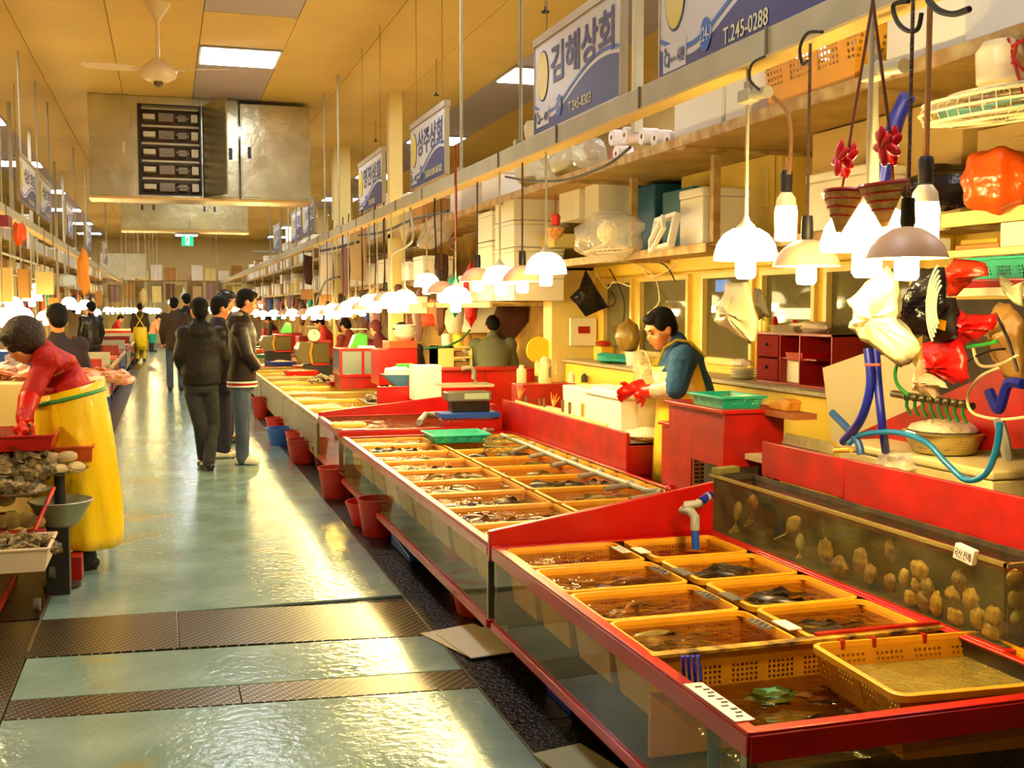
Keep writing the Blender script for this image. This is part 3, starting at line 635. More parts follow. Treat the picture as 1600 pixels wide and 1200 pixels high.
for i, (x, y) in enumerate([(520, 350), (536, 345), (545, 340), (566, 333), (586, 325), (600, 322), (680, 300)]):
    cable([(x, y-6), (x-1, y+35), (x+1, y+85), (x, y+120)], 2.12, .007, BC, 'black lamp cord hanging straight from the beam among the far lamps', 'cable', grp='lamp cords along the beam')
cable([(712, 225), (713, 330), (712, 372), (702, 385), (712, 392)], 2.0, .006, RED, 'red strap tied down the hanger pipe', 'strap', 'red_strap', 5)
# ================================================================ TANKS
TG = M('tank_liner', (150, 148, 100), .6, var=.35, vs=6, col2=(96, 92, 50))
TGD = M('dark_tank_liner', (74, 54, 26), .6, var=.5, vs=9, col2=(34, 26, 14))
STAIN = M('stainless_post', (140, 132, 110), .3, metal=.8)
XA = 1.375; ZT = .537; ZB = .175
def tank(x0, x1, y0, y1, zb, zt, lab, liner=TG, rim=RED, rimh=.05, water=WATER, wl=.032, legs=True, grp=None, nearglass=True, frontrim=None, nearrim=None, split=None):
    t = T('fish_tank', lab, 'fish tank', ((x0+x1)/2, (y0+y1)/2, 0), grp)
    s = 1 if x0 > 0 else -1; xf, xb = (x0, x1) if s > 0 else (x1, x0)   # xf: aisle side
    part('front_glass', MB().bx(min(xf, xf+s*.008), max(xf, xf+s*.008), y0+.01, y1-.01, zb+.02, zt-rimh+.005), GLASS, t, smooth=0)
    part('end_glass', MB().bx(x0+.01, x1-.01, y0, y0+.008, zb+.02, zt-rimh+.005), GLASS, t, smooth=0)
    m = MB().bx(x0+.012, x1-.012, y0+.012, y1-.012, zb+.005, zb+.02).bx(x0+.012, x1-.012, y1-.02, y1-.01, zb+.02, zt-.01)
    m.bx(min(xb-s*.02, xb-s*.01), max(xb-s*.02, xb-s*.01), y0+.012, y1-.02, zb+.02, zt-.01); part('tank_liner', m, liner, t, smooth=0)
    yw = split[0] if split else y0+.012
    part('water_surface', MB().quad((x0+.012, yw, zt-wl), (x1-.012, yw, zt-wl), (x1-.012, y1-.012, zt-wl), (x0+.012, y1-.012, zt-wl)), water, t, smooth=0)
    if split: part('well_water_surface', MB().quad((x0+.012, y0+.012, split[1]), (x1-.012, y0+.012, split[1]), (x1-.012, yw-.01, split[1]), (x0+.012, yw-.01, split[1])), water, t, smooth=0)
    w_ = .032; a, b = sorted((xf-s*.008, xf+s*w_)); rm = frontrim or rim
    part('rim', MB().bx(a, b, y0-.006, y1, zt-.006, zt+.004).bx(min(xf-s*.01, xf), max(xf-s*.01, xf), y0-.006, y1, zt-rimh, zt-.006), rm, t, bev=.003)
    part('rim', MB().bx(x0, x1, y0-.008, y0+w_, zt-.006, zt+.003).bx(x0, x1, y0-.010, y0-.001, zt-rimh*(1.25 if nearrim else 1), zt-.006), nearrim or rim, t, bev=.003)
    a, b = sorted((xb-s*w_, xb)); part('rim', MB().bx(a, b, y0+.03, y1, zt-.006, zt+.003), rim, t, bev=.003)
    part('rim', MB().bx(x0, x1, y1-w_, y1, zt-.012, zt-.001), rim, t, bev=.003)
    a, b = sorted((xf-s*.012, xf+s*.03))
    part('bottom_rail', MB().bx(a, b, y0-.01, y1, zb-.02, zb+.018).bx(x0, x1, y0-.012, y0+.03, zb-.021, zb+.017), rim, t, bev=.003)
    part('corner_post', MB().bx(a+.004, b-.004, y0-.004, y0+.026, zb+.018, zt-.02), STAIN, t)
    if legs:
        m = MB(); k = 0; y = y0+.15
        while y < y1 and k < 4: part('leg', MB().bx(xf+s*.35 if s > 0 else xf-.41, xf+.41 if s > 0 else xf-.35, y, y+.05, 0, zb-.021), DARK, t); y += max(.6, (y1-y0-.3)/3); k += 1
    return t
def slantboard(xa, za, xb, zb_, y, th, z0, lab, mat=RED):
    m = MB().hexa([(xa, y, z0), (xb, y, z0), (xb, y+th, z0), (xa, y+th, z0), (xa, y, za), (xb, y, zb_), (xb, y+th, zb_), (xa, y+th, za)])
    return wsolo('divider_board', m, mat, lab, 'divider board', bev=.004)
WCLEAR = MX('inner_water', (.84, .68, .32), .06, (120, 80, 20), .9, .02, bump=1.0, bs=9)
WDARK = MX('dark_water', (.66, .50, .26), .05, (70, 46, 16), .9, .02, bump=1.0, bs=9)
t1 = tank(XA, 2.46, 2.44, 4.73, ZB, ZT, 'big red rimmed glass tank in front, filled with yellow baskets and a dark open well', TGD, water=WDARK, rimh=.062, nearrim=RED, split=(3.09, .425))
PINK = M('faded_red_edging', (196, 84, 66), .3, var=.4, vs=14, coat=.4)
t2 = tank(XA, 2.83, 4.79, 9.15, ZB, ZT, 'long glass tank holding two columns of yellow baskets beside the foam box man', TG, water=WCLEAR, frontrim=RED)
part('edging_strip', MB().bx(XA-.014, XA-.0105, 4.79, 9.15, ZT-.05, ZT-.012), PINK, t2)
part('edging_strip', MB().bx(XA-.018, XA-.0135, 4.79, 9.15, ZB-.02, ZB+.016), PINK, t2)
# ---- yellow baskets
YIN = M('yellow_basket_inside', (226, 140, 20), .5, var=.25, vs=5)
def basket(wx, wy, d=.235, mat=YELP, rim=YEL, lab=''):
    t = T('yellow_basket', lab, 'basket', (0, 0, 0), world=False)
    part('basket_body', MB().tub(0, 0, -d, -.012, wx-.03, wy-.03, .004, .88), mat, t, smooth=0)
    def rr(w, h, r, z, n=5):
        o = []
        for cx, cy, a0 in ((w/2-r, h/2-r, 0), (-w/2+r, h/2-r, 90), (-w/2+r, -h/2+r, 180), (w/2-r, -h/2+r, 270)):
            for k in range(n+1): q = math.radians(a0+90*k/n); o.append((cx+r*math.cos(q), cy+r*math.sin(q), z))
        return o
    L = [rr(wx, wy, .045, -.022), rr(wx, wy, .045, -.003), rr(wx-.012, wy-.012, .04, 0), rr(wx-.032, wy-.032, .035, 0), rr(wx-.04, wy-.04, .03, -.016)]
    m = MB(); n = len(L[0]); vs = [p for l in L for p in l]; fs = []
    for k in range(4):
        for i in range(n): fs.append((k*n+i, k*n+(i+1) % n, k*n+n+(i+1) % n, k*n+n+i))
    m.add(vs, fs); part('rim', m, rim, t); return t
b0 = basket(.53, .385, lab='yellow basket'); b1 = basket(.455, .385, lab='yellow basket'); used = set()
def place(b, x, y, z, lab, grp=None, rz=0):
    if b.name in used: o = dup(b, (x, y, z), rz, lab, grp)
    else: used.add(b.name); o = b; o.location = (x, y, z); o.rotation_euler = (0, 0, rz)
    tag(o, lab, None, grp); return o
TAGM = M('price_paper', (226, 214, 196), .6); INK = M('ink', (40, 34, 60), .6)
names = ['row beside the divider board', 'second row from the divider board', 'third row from the divider board', 'row next to the open well']
ROWS = [(4.505, .39), (4.095, .39), (3.685, .385), (3.295, .385)]
for i, (y, _) in enumerate(ROWS):
    o = place(b0, 1.672, y, ZT-.004, 'yellow basket on the aisle side of the front tank, '+names[i], 'baskets of the front tank')
    p = part('price_tag', MB().box((.222, .0, .004), (.045, .12, .004)), TAGM, o)
    m = MB()
    for q in range(7): m.box((.222+(.008 if q % 2 else -.008), -.045+q*.015, .0068), (.014, .007, .0008))
    part('tag_writing', m, INK, p)
    o = place(b1, 2.205, y+.01, ZT-.004, 'yellow basket on the glass side of the front tank, '+names[i], 'baskets of the front tank')
    if i in (0, 1, 2): p = part('price_tag', MB().box((-.235, -.05, .004), (.05, .11, .004)), TAGM, o)
# baskets of the long tank
b2 = basket(.625, .455, lab='yellow basket'); b3 = basket(.75, .455, lab='yellow basket')
n2 = 9
for i in range(9):
    y = 4.79+.28+i*.473
    L_ = 'counted %s from the divider board' % ['first', 'second', 'third', 'fourth', 'fifth', 'sixth', 'seventh', 'eighth', 'ninth'][i]
    if y < 8.9:
        place(b2, 1.715, y, ZT-.012, 'yellow basket on the aisle side of the long tank, '+L_, 'baskets of the long tank')
        place(b3, 2.43, y, ZT-.012, 'yellow basket on the pipe side of the long tank, '+L_, 'baskets of the long tank')
# well of the front tank: end wall of basket, floating basket
YBIG = perforate(M('yellow_board_perforated', (226, 150, 20), .45, var=.25, vs=4), .016, .27, zlo=.21, zhi=.27)
o = wsolo('yellow_basket_wall', MB().bx(XA+.02, 2.43, 3.075, 3.095, .22, ZT-.004), YBIG, 'long yellow perforated crate wall standing across the front tank behind the open well', 'crate')
wsolo('well_divider_rim', MB().bx(XA+.02, 2.45, 3.062, 3.10, ZT-.004, ZT+.006), M('grimy_yellow_rim', (214, 160, 40), .5, var=.8, vs=14, col2=(50, 30, 16)), 'grimy yellow rim lying across the front tank behind the open well', 'rim bar')
wsolo('red_divider_strip', MB().bx(1.98, 2.45, 3.09, 3.108, ZT+.0065, ZT+.016), RED, 'red strip lying across the front tank by the dark basket', 'strip')
fb = basket(.62, .50, .2, lab='large yellow basket floating tilted in the open well'); fb.name = 'floating_basket'
pf = (PZ(1290, 1035, ZT+.012)+PZ(1600, 1050, ZT+.012))*.5
fb.location = (2.20, 2.755, ZT+.012); fb.rotation_euler = (0, 0, math.radians(-4))
tag(fb, 'large yellow basket floating in the open well of the front tank', 'basket')
for (x, y) in ((-.20, .245), (-.09, .245), (.09, .245)): part('red_tape', MB().box((x, y-.005, -.012), (.014, .022, .034)), RED, fb)
SCUM = MX('foamy_water', (.8, .7, .4), .35, (170, 150, 70), .7, .05, bump=1, bs=20, dirt=.3)
part('foamy_water', MB().bx(-.27, .27, -.21, .21, -.075, -.07), SCUM, fb)
# teal sea squirts and dark red catch in the well
def blobmb(c, r, n=14, seed=0, amp=.25):
    rr = random.Random(seed); f1, f2, f3 = [rr.uniform(1.5, 4) for _ in range(3)]; ph = rr.uniform(0, 6)
    return MB().ell(c, r, n=n, m=max(8, n//2), fn=lambda p: 1+amp*math.sin(f1*p.x*2+ph)*math.cos(f2*p.y*2)+amp*.5*math.sin(f3*p.z*3+ph))
for i, (x, y, rx, ry, mt, lb) in enumerate([(1205, 1088, .075, .05, M('teal_flesh', (60, 130, 100), .4), 'teal green fish lying in the open well'), (1300, 1085, .09, .045, M('dark_red_flesh', (110, 24, 10), .35, var=.4), 'dark red octopus lump in the open well beside the teal fish'), (1230, 1125, .08, .05, M('olive_flesh', (120, 110, 60), .4, var=.4), 'pale olive fish in the open well, beside the corner rail'), (1340, 1108, .07, .06, MATS['dark_red_flesh'], 'dark red lump lying in the open well against the floating basket')]):
    c = PZ(x, y, .405); wsolo('fish', blobmb(c, (rx, ry, .02), seed=i, amp=.3), mt, lb, 'fish')
m = MB()
for k in range(4): m.tube([PX(1066+k*8, 1052, XA+.03)+V((0, 0, .05)), PX(1070+k*9, 1075, XA+.06)+V((0, 0, .0))], .0055, 6)
wsolo('blue_clip', m, M('clip_blue', (16, 40, 190), .35), 'blue plastic comb clip hooked over the front tank rail', 'clip')
# blue pipe inside the front glass
wsolo('blue_pipe', MB().tube([(XA+.09, 2.80, .45), (XA+.09, 2.79, .21)], .02, 12), M('pipe_blue_dull', (40, 80, 170), .4), 'blue pipe standing inside the front tank behind the glass', 'pipe')
# paper strip on the near rim corner
o = wsolo('paper_notice', MB().hexa([(XA-.006, 2.50, ZT+.005), (XA+.05, 2.50, ZT+.005), (XA+.05, 2.80, ZT+.005), (XA-.006, 2.80, ZT+.005), (XA-.006, 2.50, ZT+.008), (XA+.05, 2.50, ZT+.008), (XA+.05, 2.80, ZT+.008), (XA-.006, 2.80, ZT+.008)]), TAGM, 'white paper notice taped on the corner of the front tank rail', 'notice')
m = MB()
for q in range(10): m.box((.0+(.012 if q % 3 else .0), -.12+q*.026, .0042), (.02, .010, .0006))
part('notice_writing', m, INK, o)
# ---- fish in baskets
def fishmb(L=.28, w=.05, h=.04, bend=.2):
    m = MB(); n = 10; rings = 12; vs = []; fs = []
    for i in range(rings):
        u = i/(rings-1); x = (u-.5)*L; r = math.sin(math.pi*min(1, u*1.15+.04))**.6 if u < .85 else .25*(1-u)/.15+.08
        off = bend*L*(u-.5)**2
        for k in range(n): q = 2*math.pi*k/n; vs.append((x, off+w*r*math.cos(q), h*r*math.sin(q)))
    for i in range(rings-1):
        for k in range(n): fs.append((i*n+k, i*n+(k+1) % n, i*n+n+(k+1) % n, i*n+n+k))
    fs += [tuple(range(n-1, -1, -1)), tuple((rings-1)*n+k for k in range(n))]; m.add(vs, fs)
    x = L*.5; o = bend*L*.25
    m.add([(x-.01, o, 0), (x+.05, o-.035, .004), (x+.035, o, .002), (x+.05, o+.035, .004), (x-.01, o, -.006), (x+.05, o-.035, 0), (x+.035, o, -.002), (x+.05, o+.035, 0)], [(0, 1, 2), (0, 2, 3), (4, 6, 5), (4, 7, 6), (0, 4, 5, 1), (1, 5, 6, 2), (2, 6, 7, 3), (3, 7, 4, 0)])
    m.add([(-L*.15, off*0, h*.9), (L*.1, 0, h*1.4), (L*.25, 0, h*.5), (0, .004, h*.5)], [(0, 1, 2, 3)])
    return m
FK = [('brown', M('fish_brown', (120, 66, 30), .3, var=.5, vs=20)), ('dark', M('fish_dark', (58, 46, 32), .28, var=.4, vs=20)), ('red brown', M('fish_redbrown', (146, 44, 14), .3, var=.5, vs=16)), ('olive', M('fish_olive', (130, 106, 40), .3, var=.5, vs=18))]
FM = {}
for nm, mt in FK:
    for kd, (L, w_, h_) in enumerate(((.27, .055, .022), (.22, .032, .03))): FM[(nm, kd)] = fishmb(L, w_, h_).mesh('fish', mt)
def school(cx, cy, sx, sy, z, n, kind, kd, lab, grp):
    for i in range(n):
        o = part('fish', FM[(kind, kd)], None, None); q = R.uniform(-.7, .7)+(math.pi if R.random() < .5 else 0)
        o.location = (cx+R.uniform(-1, 1)*max(.01, sx/2-.13), cy+R.uniform(-1, 1)*(sy/2-.07), z+.012+R.uniform(-.02, .016)); o.rotation_euler = (R.uniform(-.4, .4), 0, q)
        tag(o, lab, 'fish', grp)
spec = [('red brown', 0, 9), ('brown', 0, 9), ('brown', 0, 8), ('olive', 0, 6)]; spec2 = [('red brown', 0, 6), ('dark', 1, 11), ('dark', 1, 10), ('dark', 0, 9)]
for i, (y, _) in enumerate(ROWS):
    k, d, n = spec[i]; school(1.67, y, .46, .32, .462, n, k, d, k+' fish in the aisle side basket of the '+names[i], 'fish of aisle side basket, '+names[i])
    k, d, n = spec2[i]; school(2.2, y, .40, .32, .462, n, k, d, k+' fish in the glass side basket of the '+names[i], 'fish of glass side basket, '+names[i])
kk = [('olive', 1), ('brown', 1), ('dark', 1), ('olive', 0), ('olive', 1), ('dark', 1), ('olive', 0), ('dark', 1), ('red brown', 0)]
for i in range(9):
    y = 4.79+.28+i*.473
    if y > 8.9: continue
    L_ = ['first', 'second', 'third', 'fourth', 'fifth', 'sixth', 'seventh', 'eighth', 'ninth'][i]
    k, d = kk[i]; school(1.71, y, .6, .4, .465, 9, k, d, '%s fish in the long tank, aisle side basket counted %s' % (k, L_), 'fish of long tank basket aisle %s' % L_)
    k, d = kk[-1-i]; school(2.42, y, .7, .4, .465, 8, k, d, '%s fish in the long tank, pipe side basket counted %s' % (k, L_), 'fish of long tank basket pipe %s' % L_)
# ---- divider boards
slantboard(XA-.012, .60, 2.50, .775, 4.755, .03, ZT-.075, 'long red slanted board dividing the front tank from the long basket tank')
# long red backboard behind the long tank
m = MB().bx(2.84, 2.865, 6.68, 9.49, .51, .785).bx(2.865, 3.24, 6.68, 6.70, .51, .70).bx(2.9, 3.2, 6.69, 6.72, .40, .51)
wsolo('red_backboard', m, RED2, 'long red backboard standing along the back of the basket tank, before the foam box man', 'backboard', bev=.003)
m = MB().bx(2.70, 2.72, 2.2, 4.03, .78, .97).bx(2.70, 2.72, 4.035, 4.71, .80, .965)
wsolo('red_backboard', m, RED2, 'tall red backboard behind the dark shellfish tank', 'backboard', bev=.003)
# ---- rear shellfish tank
rt = tank(2.46, 2.695, 2.80, 4.77, .525, .81, 'dark glass shellfish tank on a red rail, raised behind the front tank', TGD, water=WDARK, rimh=.0, legs=False, frontrim=STAIN, wl=.03, grp=None)
for ch in list(rt.children):
    if ch.name.startswith(('rim', 'corner_post')): bpy.data.objects.remove(ch)
part('glass_top_edge', MB().bx(2.455, 2.472, 2.79, 4.77, .80, .812).bx(2.455, 2.695, 2.795, 2.81, .80, .812), M('glass_edge', (150, 140, 80), .2, metal=.3), rt)
part('glass_divider', MB().bx(2.47, 2.68, 3.82, 3.828, .55, .80), GLASS, rt, smooth=0)
part('base_cabinet', MB().bx(2.50, 2.68, 2.85, 4.75, 0, .50), DARK, rt)
wsolo('wood_block', MB().box(PX(1125, 738, 2.5)+V((.03, 0, .01)), (.14, .05, .03), rz=.3), M('olive_wood', (112, 104, 50), .6), 'olive wooden block lying across the end of the shellfish tank', 'wood block', bev=.003)
ABY = M('abalone_flesh', (206, 160, 66), .55, var=.45, vs=30, col2=(140, 92, 30)); ABB = M('abalone_brown', (150, 104, 50), .6, bump=.8, bs=40, var=.5, vs=30); ABP = M('scallop_pale', (190, 170, 110), .5, var=.4, vs=24)
ab = [(685, 235, 36, 58, 1, 'large brown shell'), (750, 300, 40, 40, 1, 'brown shell'), (845, 280, 38, 55, 1, 'brown shell'), (885, 335, 28, 40, 1, 'brown shell'), (975, 225, 24, 46, 1, 'narrow brown shell'), (1035, 350, 18, 38, 0, 'narrow yellow abalone'), (975, 372, 26, 40, 1, 'brown shell'), (1105, 315, 36, 40, 0, 'yellow abalone'), (1090, 380, 20, 30, 0, 'small abalone'), (1140, 400, 30, 42, 1, 'brown shell'), (1062, 440, 24, 36, 0, 'yellow abalone'), (1125, 455, 32, 44, 1, 'brown shell'), (1180, 470, 27, 50, 0, 'long yellow abalone'), (1285, 362, 32, 44, 1, 'brown abalone'), (1255, 425, 30, 32, 0, 'yellow abalone'), (1335, 450, 36, 44, 0, 'notched yellow abalone'), (1265, 525, 34, 34, 0, 'round yellow abalone'), (1368, 530, 30, 44, 0, 'yellow abalone'), (1437, 522, 32, 40, 0, 'yellow abalone'), (1425, 592, 34, 34, 0, 'yellow abalone')]
for i, (zx, zy, a, b, k, nm) in enumerate(ab):
    px, py = 1050+zx/2.857, 780+zy/2.857; c = PX(px, py, 2.488); zc = c.length*.97
    ry = b/2.857/1750*zc*1.1; rx = a/2.857/1750*zc*1.45
    pos = 'stuck inside the dark tank glass, ' + ('in the section beside the fish' if px < 1375 else 'low beside the price tag' if px > 1500 else 'in the middle section')
    ords = ['first', 'second', 'third', 'fourth', 'fifth', 'sixth', 'seventh', 'eighth', 'ninth', 'tenth']
    wsolo('abalone' if not k else 'shellfish', blobmb(c, (.016, rx, ry), seed=i*3+1, amp=.14), (ABY, ABB)[k], nm+' '+pos, 'shellfish', 'shellfish stuck to the glass ('+nm+' '+('a' if px < 1375 else 'b' if px > 1500 else 'c')+')')
for j, (px, py, r) in enumerate(((1586, 905, .032), (1588, 935, .032), (1592, 966, .032))):
    c = PY(px, py, 2.84); wsolo('abalone', blobmb(c, (r, .014, r), seed=40+j, amp=.06), ABP, 'pale round abalone stuck on the end glass, %s' % ('topmost', 'middle of three', 'lowest')[j], 'shellfish')
for j, (px, py, a, b, rot, lb) in enumerate(((1238, 822, .05, .022, -.7, 'pale fish swimming behind the dark tank glass'), (1152, 802, .045, .016, -1.3, 'striped fish hanging upright in the far end of the dark tank'), (1176, 790, .04, .02, -1.4, 'brown banded fish near the far end of the dark tank'), (1250, 850, .035, .015, -1.5, 'small pale fish beneath the swimming pale fish'))):
    c = PX(px, py, 2.53); m = fishmb(a*2.6, b*1.2, b*1.6, 0); mm = Matrix.Rotation(rot, 3, 'X') @ Matrix.Rotation(math.pi/2, 3, 'Z')
    m.v = [tuple(mm @ V(v)+c) for v in m.v]; wsolo('fish', m, ABP if j != 2 else ABB, lb, 'fish')
# price card
c = PX(1505, 866, 2.44); t = T('price_card', 'white card with handwritten Korean price hung on the dark tank', 'price card', c)
xd = V((0, -1, -.10)).normalized(); zd = V((.12, -.10, 1)).normalized()
part('card', MB().prism([c-xd*.045-zd*.025, c+xd*.045-zd*.025, c+xd*.045+zd*.025, c-xd*.045+zd*.025], (.02, 0, 0)), M('card_white', (236, 224, 214), .5), t, bev=.002)
text('국산.전복', M('card_ink', (60, 40, 90), .5), t, c-xd*.04-zd*.016-V((.003, 0, 0)), xd, zd, .08, .03)
wsolo('blue_stool', MB().tub(2.62, 2.62, .46, .50, .3, .3, .012, .95).bx(2.48, 2.78, 2.48, 2.78, .50, .515), BLUE, 'blue plastic stool top beside the dark shellfish tank corner', 'stool')
# pipe elbow over the front tank
def bend(pts, r, mat, name, lab, cat='pipe', root=None): 
    return wsolo(name, MB().tube(pts, r, 12), mat, lab, cat)
e = T('water_pipe', 'grey elbow pipe with a blue tip pouring into the front tank by the divider board', 'pipe', PZ(1085, 855, .5))
a = PX(1066, 795, 2.25); b_ = PX(1082, 792, 2.25); d_ = PX(1086, 828, 2.25); f_ = PX(1087, 858, 2.25)
part('elbow', MB().tube([PX(1108, 775, 2.36), PX(1090, 788, 2.3), PX(1072, 790, 2.25), PX(1066, 797, 2.25), PX(1080, 800, 2.25), PX(1086, 808, 2.25), d_], .021, 12), GREYP, e)
part('blue_tip', MB().tube([d_, f_], .018, 12), BLUE, e); part('blue_sleeve', MB().tube([PX(1110, 773, 2.37), PX(1095, 783, 2.31)], .019, 10), BLUEH, e)
# grey aeration pipe run of the long tank
e = T('water_pipe', 'long grey pipe with angled spouts running along the back of the basket tank', 'pipe', (2.7, 7, .5))
L = [(784, 680), (835, 700), (870, 715), (905, 728), (940, 742), (985, 757), (1010, 767), (1032, 768), (1027, 774), (985, 782)]
part('main_run', MB().tube([PZ(x, y, .575) for x, y in L], .019, 10), GREYP, e)
for (x, y), (x2, y2) in zip(((758, 673), (832, 695), (860, 707), (898, 720), (938, 738), (985, 757)), ((770, 672), (800, 706), (828, 714), (862, 728), (905, 745), (945, 764))):
    part('spout', MB().tube([PZ(x, y, .575), PZ(x2, y2, .565)], .016, 10), GREYP, e)
    c = PZ(x, y, .575); part('tee_fitting', MB().ell(c, .028, n=10, m=6), GREYP, e)
wsolo('pipe_clip', MB().ell(PZ(1048, 765, .6), (.035, .02, .03), n=12, m=8), RED, 'red knob at the end of the grey aeration pipe', 'knob')
# teal basket and net on the long tank
def tray(name, c, wx, wy, h, mat, rimm, lab, cat='basket', rz=0, tp=.86, lip=.012, grp=None):
    t = T(name, lab, cat, c, grp, world=False, rz=rz); part('body', MB().tub(0, 0, 0, h, wx, wy, .005, tp), mat, t, smooth=0)
    part('rim', rimmb(wx, wy, h, lip), rimm, t, bev=.002); return t
def rimmb(wx, wy, h, lip):
    a, b = wx/2+lip, wy/2+lip; i, j = wx/2-.005, wy/2-.005
    return MB().bx(-a, a, j, b, h-.006, h+.006).bx(-a, a, -b, -j, h-.006, h+.006).bx(-a, -i, -j, j, h-.006, h+.006).bx(i, a, -j, j, h-.006, h+.006)
c = PZ(712, 682, ZT+.03); tray('teal_tray', (c.x, c.y, ZT), .46, .40, .06, TEALP, TEAL, 'teal rectangular basket lying on the far end of the long basket tank')
m = MB()
for k in range(7):
    a = math.pi*k/7; c0 = PZ(790, 695, .56); m.tube([c0+V((.17*math.cos(a+q*.5), .13*math.sin(a+q*.5), .05*math.sin(q*1.0))) for q in range(7)], .004, 5)
m.tube([c0+V((.17*math.cos(q*math.pi/10), .13*math.sin(q*math.pi/10), 0)) for q in range(21)], .007, 6)
wsolo('wire_net', m, M('net_green', (120, 120, 70), .5), 'greenish wire scoop net lying on the long tank beside the teal basket', 'net')
# ---- tanks farther along the row
t3 = tank(XA, 2.75, 9.33, 10.68, ZB, ZT+.03, 'small red railed tank between the long basket tank and the open metal tanks', M('brown_tank_liner', (150, 60, 24), .5), water=WCLEAR)
slantboard(XA, .60, 2.75, .74, 10.69, .03, .50, 'red slanted board at the far side of the small red railed tank')
wsolo('red_backboard', MB().bx(2.76, 2.79, 9.45, 10.68, .56, .74), RED, 'short red board joining the slanted board to the blue scale shelf', 'board', bev=.003)
c = PZ(545, 668, .58); wsolo('foam_block', MB().box(c+V((0, 0, .02)), (.28, .12, .04), rz=.1), M('yellowed_foam', (236, 200, 90), .7), 'yellowed foam block lying on the rim of the small red railed tank', 'foam block', bev=.01)
c = PZ(700, 655, .56); e = T('pump_pipe', 'grey curved drain fitting lying in the small red railed tank', 'pipe', c)
part('fitting', MB().tube([PZ(655, 660, .57), PZ(665, 648, .6), PZ(690, 648, .61), PZ(712, 650, .6), PZ(716, 665, .57)], .03, 10), GREYP, e)
tanks_far = [(10.75, 13.98, 'open metal sided tank with a glittering water surface beyond the small red railed tank', TG), (14.05, 17.2, 'metal sided tank carrying shell trays, beyond the glittering tank', TG), (17.4, 20.3, 'yellowish topped tank beside the standing customers', TG), (20.6, 24.5, 'tank beyond the round viewing aquarium', TG), (24.8, 29, 'tank far down the row past the customers', TG), (29.3, 34, 'tank very far down the row past the customers', TG), (34.3, 40, 'last distant tank of the tank side row', TG)]
GALF = M('galvanised_rim', (214, 190, 120), .35, metal=.5, var=.3)
for i, (a, b, lb, li) in enumerate(tanks_far):
    t = tank(XA+(.0 if i else .0), 2.75, a, b, ZB, ZT, lb, M('pale_tank_liner', (190, 160, 70), .45, var=.3), rim=GALF if i < 3 else RED, water=WATERY)
    n = 3 if i < 3 else 2
    for q in range(1, n): part('cross_bar', MB().bx(XA+.03, 2.73, a+(b-a)*q/n-.02, a+(b-a)*q/n+.02, ZT-.03, ZT+.002), M('yellow_bar', (232, 180, 60), .5), t)
    if i < 3: part('front_panel', MB().bx(XA-.016, XA-.012, a, b, ZB+.02, ZT-.05), M('brushed_front', (190, 180, 150), .35, metal=.4, var=.2, vs=6), t)
# ================================================================ BACK WALL, COUNTERS, SHELVES OF THE TANK SIDE
XW = 4.0
def bY(x0, x1, y0, y1, Y, dy):      # box whose face toward the camera spans these pixels at depth Y
    a = PY(x0, y1, Y); b = PY(x1, y0, Y); return MB().bx(a.x, b.x, Y, Y+dy, a.z, b.z)
def bX(x0, x1, y0, y1, X, dx):      # box whose aisle face spans these pixels on plane X
    a = PX(x0, (y0+y1)/2, X); b = PX(x1, (y0+y1)/2, X); z0 = PX((x0+x1)/2, y1, X).z; z1 = PX((x0+x1)/2, y0, X).z
    return MB().bx(X, X+dx, b.y, a.y, z0, z1)
y_a, y_b = 3.2, 10.2
wz0, wz1 = 1.17, 1.86
wins = [(9.25, 9.95), (8.12, 9.1), (7.1, 7.9), (6.3, 7.0), (5.3, 6.2)]
m = MB().bx(XW, XW+.1, 2.4, 10.2, 0, wz0).bx(XW, XW+.1, 2.4, 10.2, wz1, 2.75); ys = [2.4]+[q for wn in sorted(wins) for q in wn]+[10.2]
for i in range(0, len(ys), 2): m.bx(XW, XW+.1, ys[i], ys[i+1], wz0, wz1)
struct('wall_stall', m, YWALL, smooth=0)
WGL = MX('window_glass', (.6, .6, .5), .35, (150, 140, 96), 1, .04)
WFR = M('window_frame_cream', (226, 196, 110), .4)
for i, (a, b) in enumerate(wins):
    f_ = struct('window_%d' % (i+1), MB().bx(XW-.03, XW+.05, a, a+.04, wz0, wz1).bx(XW-.03, XW+.05, b-.04, b, wz0, wz1).bx(XW-.03, XW+.05, a+.04, b-.04, wz0, wz0+.05).bx(XW-.03, XW+.05, a+.04, b-.04, wz1-.04, wz1), WFR)
    struct('window_glass', MB().bx(XW+.01, XW+.015, a+.04, b-.04, wz0+.05, wz1-.04), WGL, f_, smooth=0)
struct('trim_100', MB().bx(XW-.10, XW-.001, 5.0, 10.0, wz1+.02, wz1+.17), YWALL, bev=.01)
struct('wall_outside', MB().bx(5.6, 5.7, 2, 11, 0, 2.7), M('outside_dim_wall', (150, 140, 96), .7, var=.4, vs=1))
# things glowing outside the window
for (px, py, w_, h_, col, e_, lb) in ((1105, 447, .3, .06, (.15, .35, 1), 3, 'blue lit shop board outside the window over the counter'), (1118, 482, .08, .08, (1, .8, .4), 20, 'small bright street lamp outside the window'), (1225, 490, .35, .05, (1, .85, .5), 5, 'row of warm lights outside the window above the red drawer cabinet')):
    c = PX(px, py, 5.5); wsolo('outside_light', MB().bx(5.58, 5.599, c.y-w_, c.y+w_, c.z-h_, c.z+h_), EM('outside_glow_%d' % px, col, e_), lb, 'light')
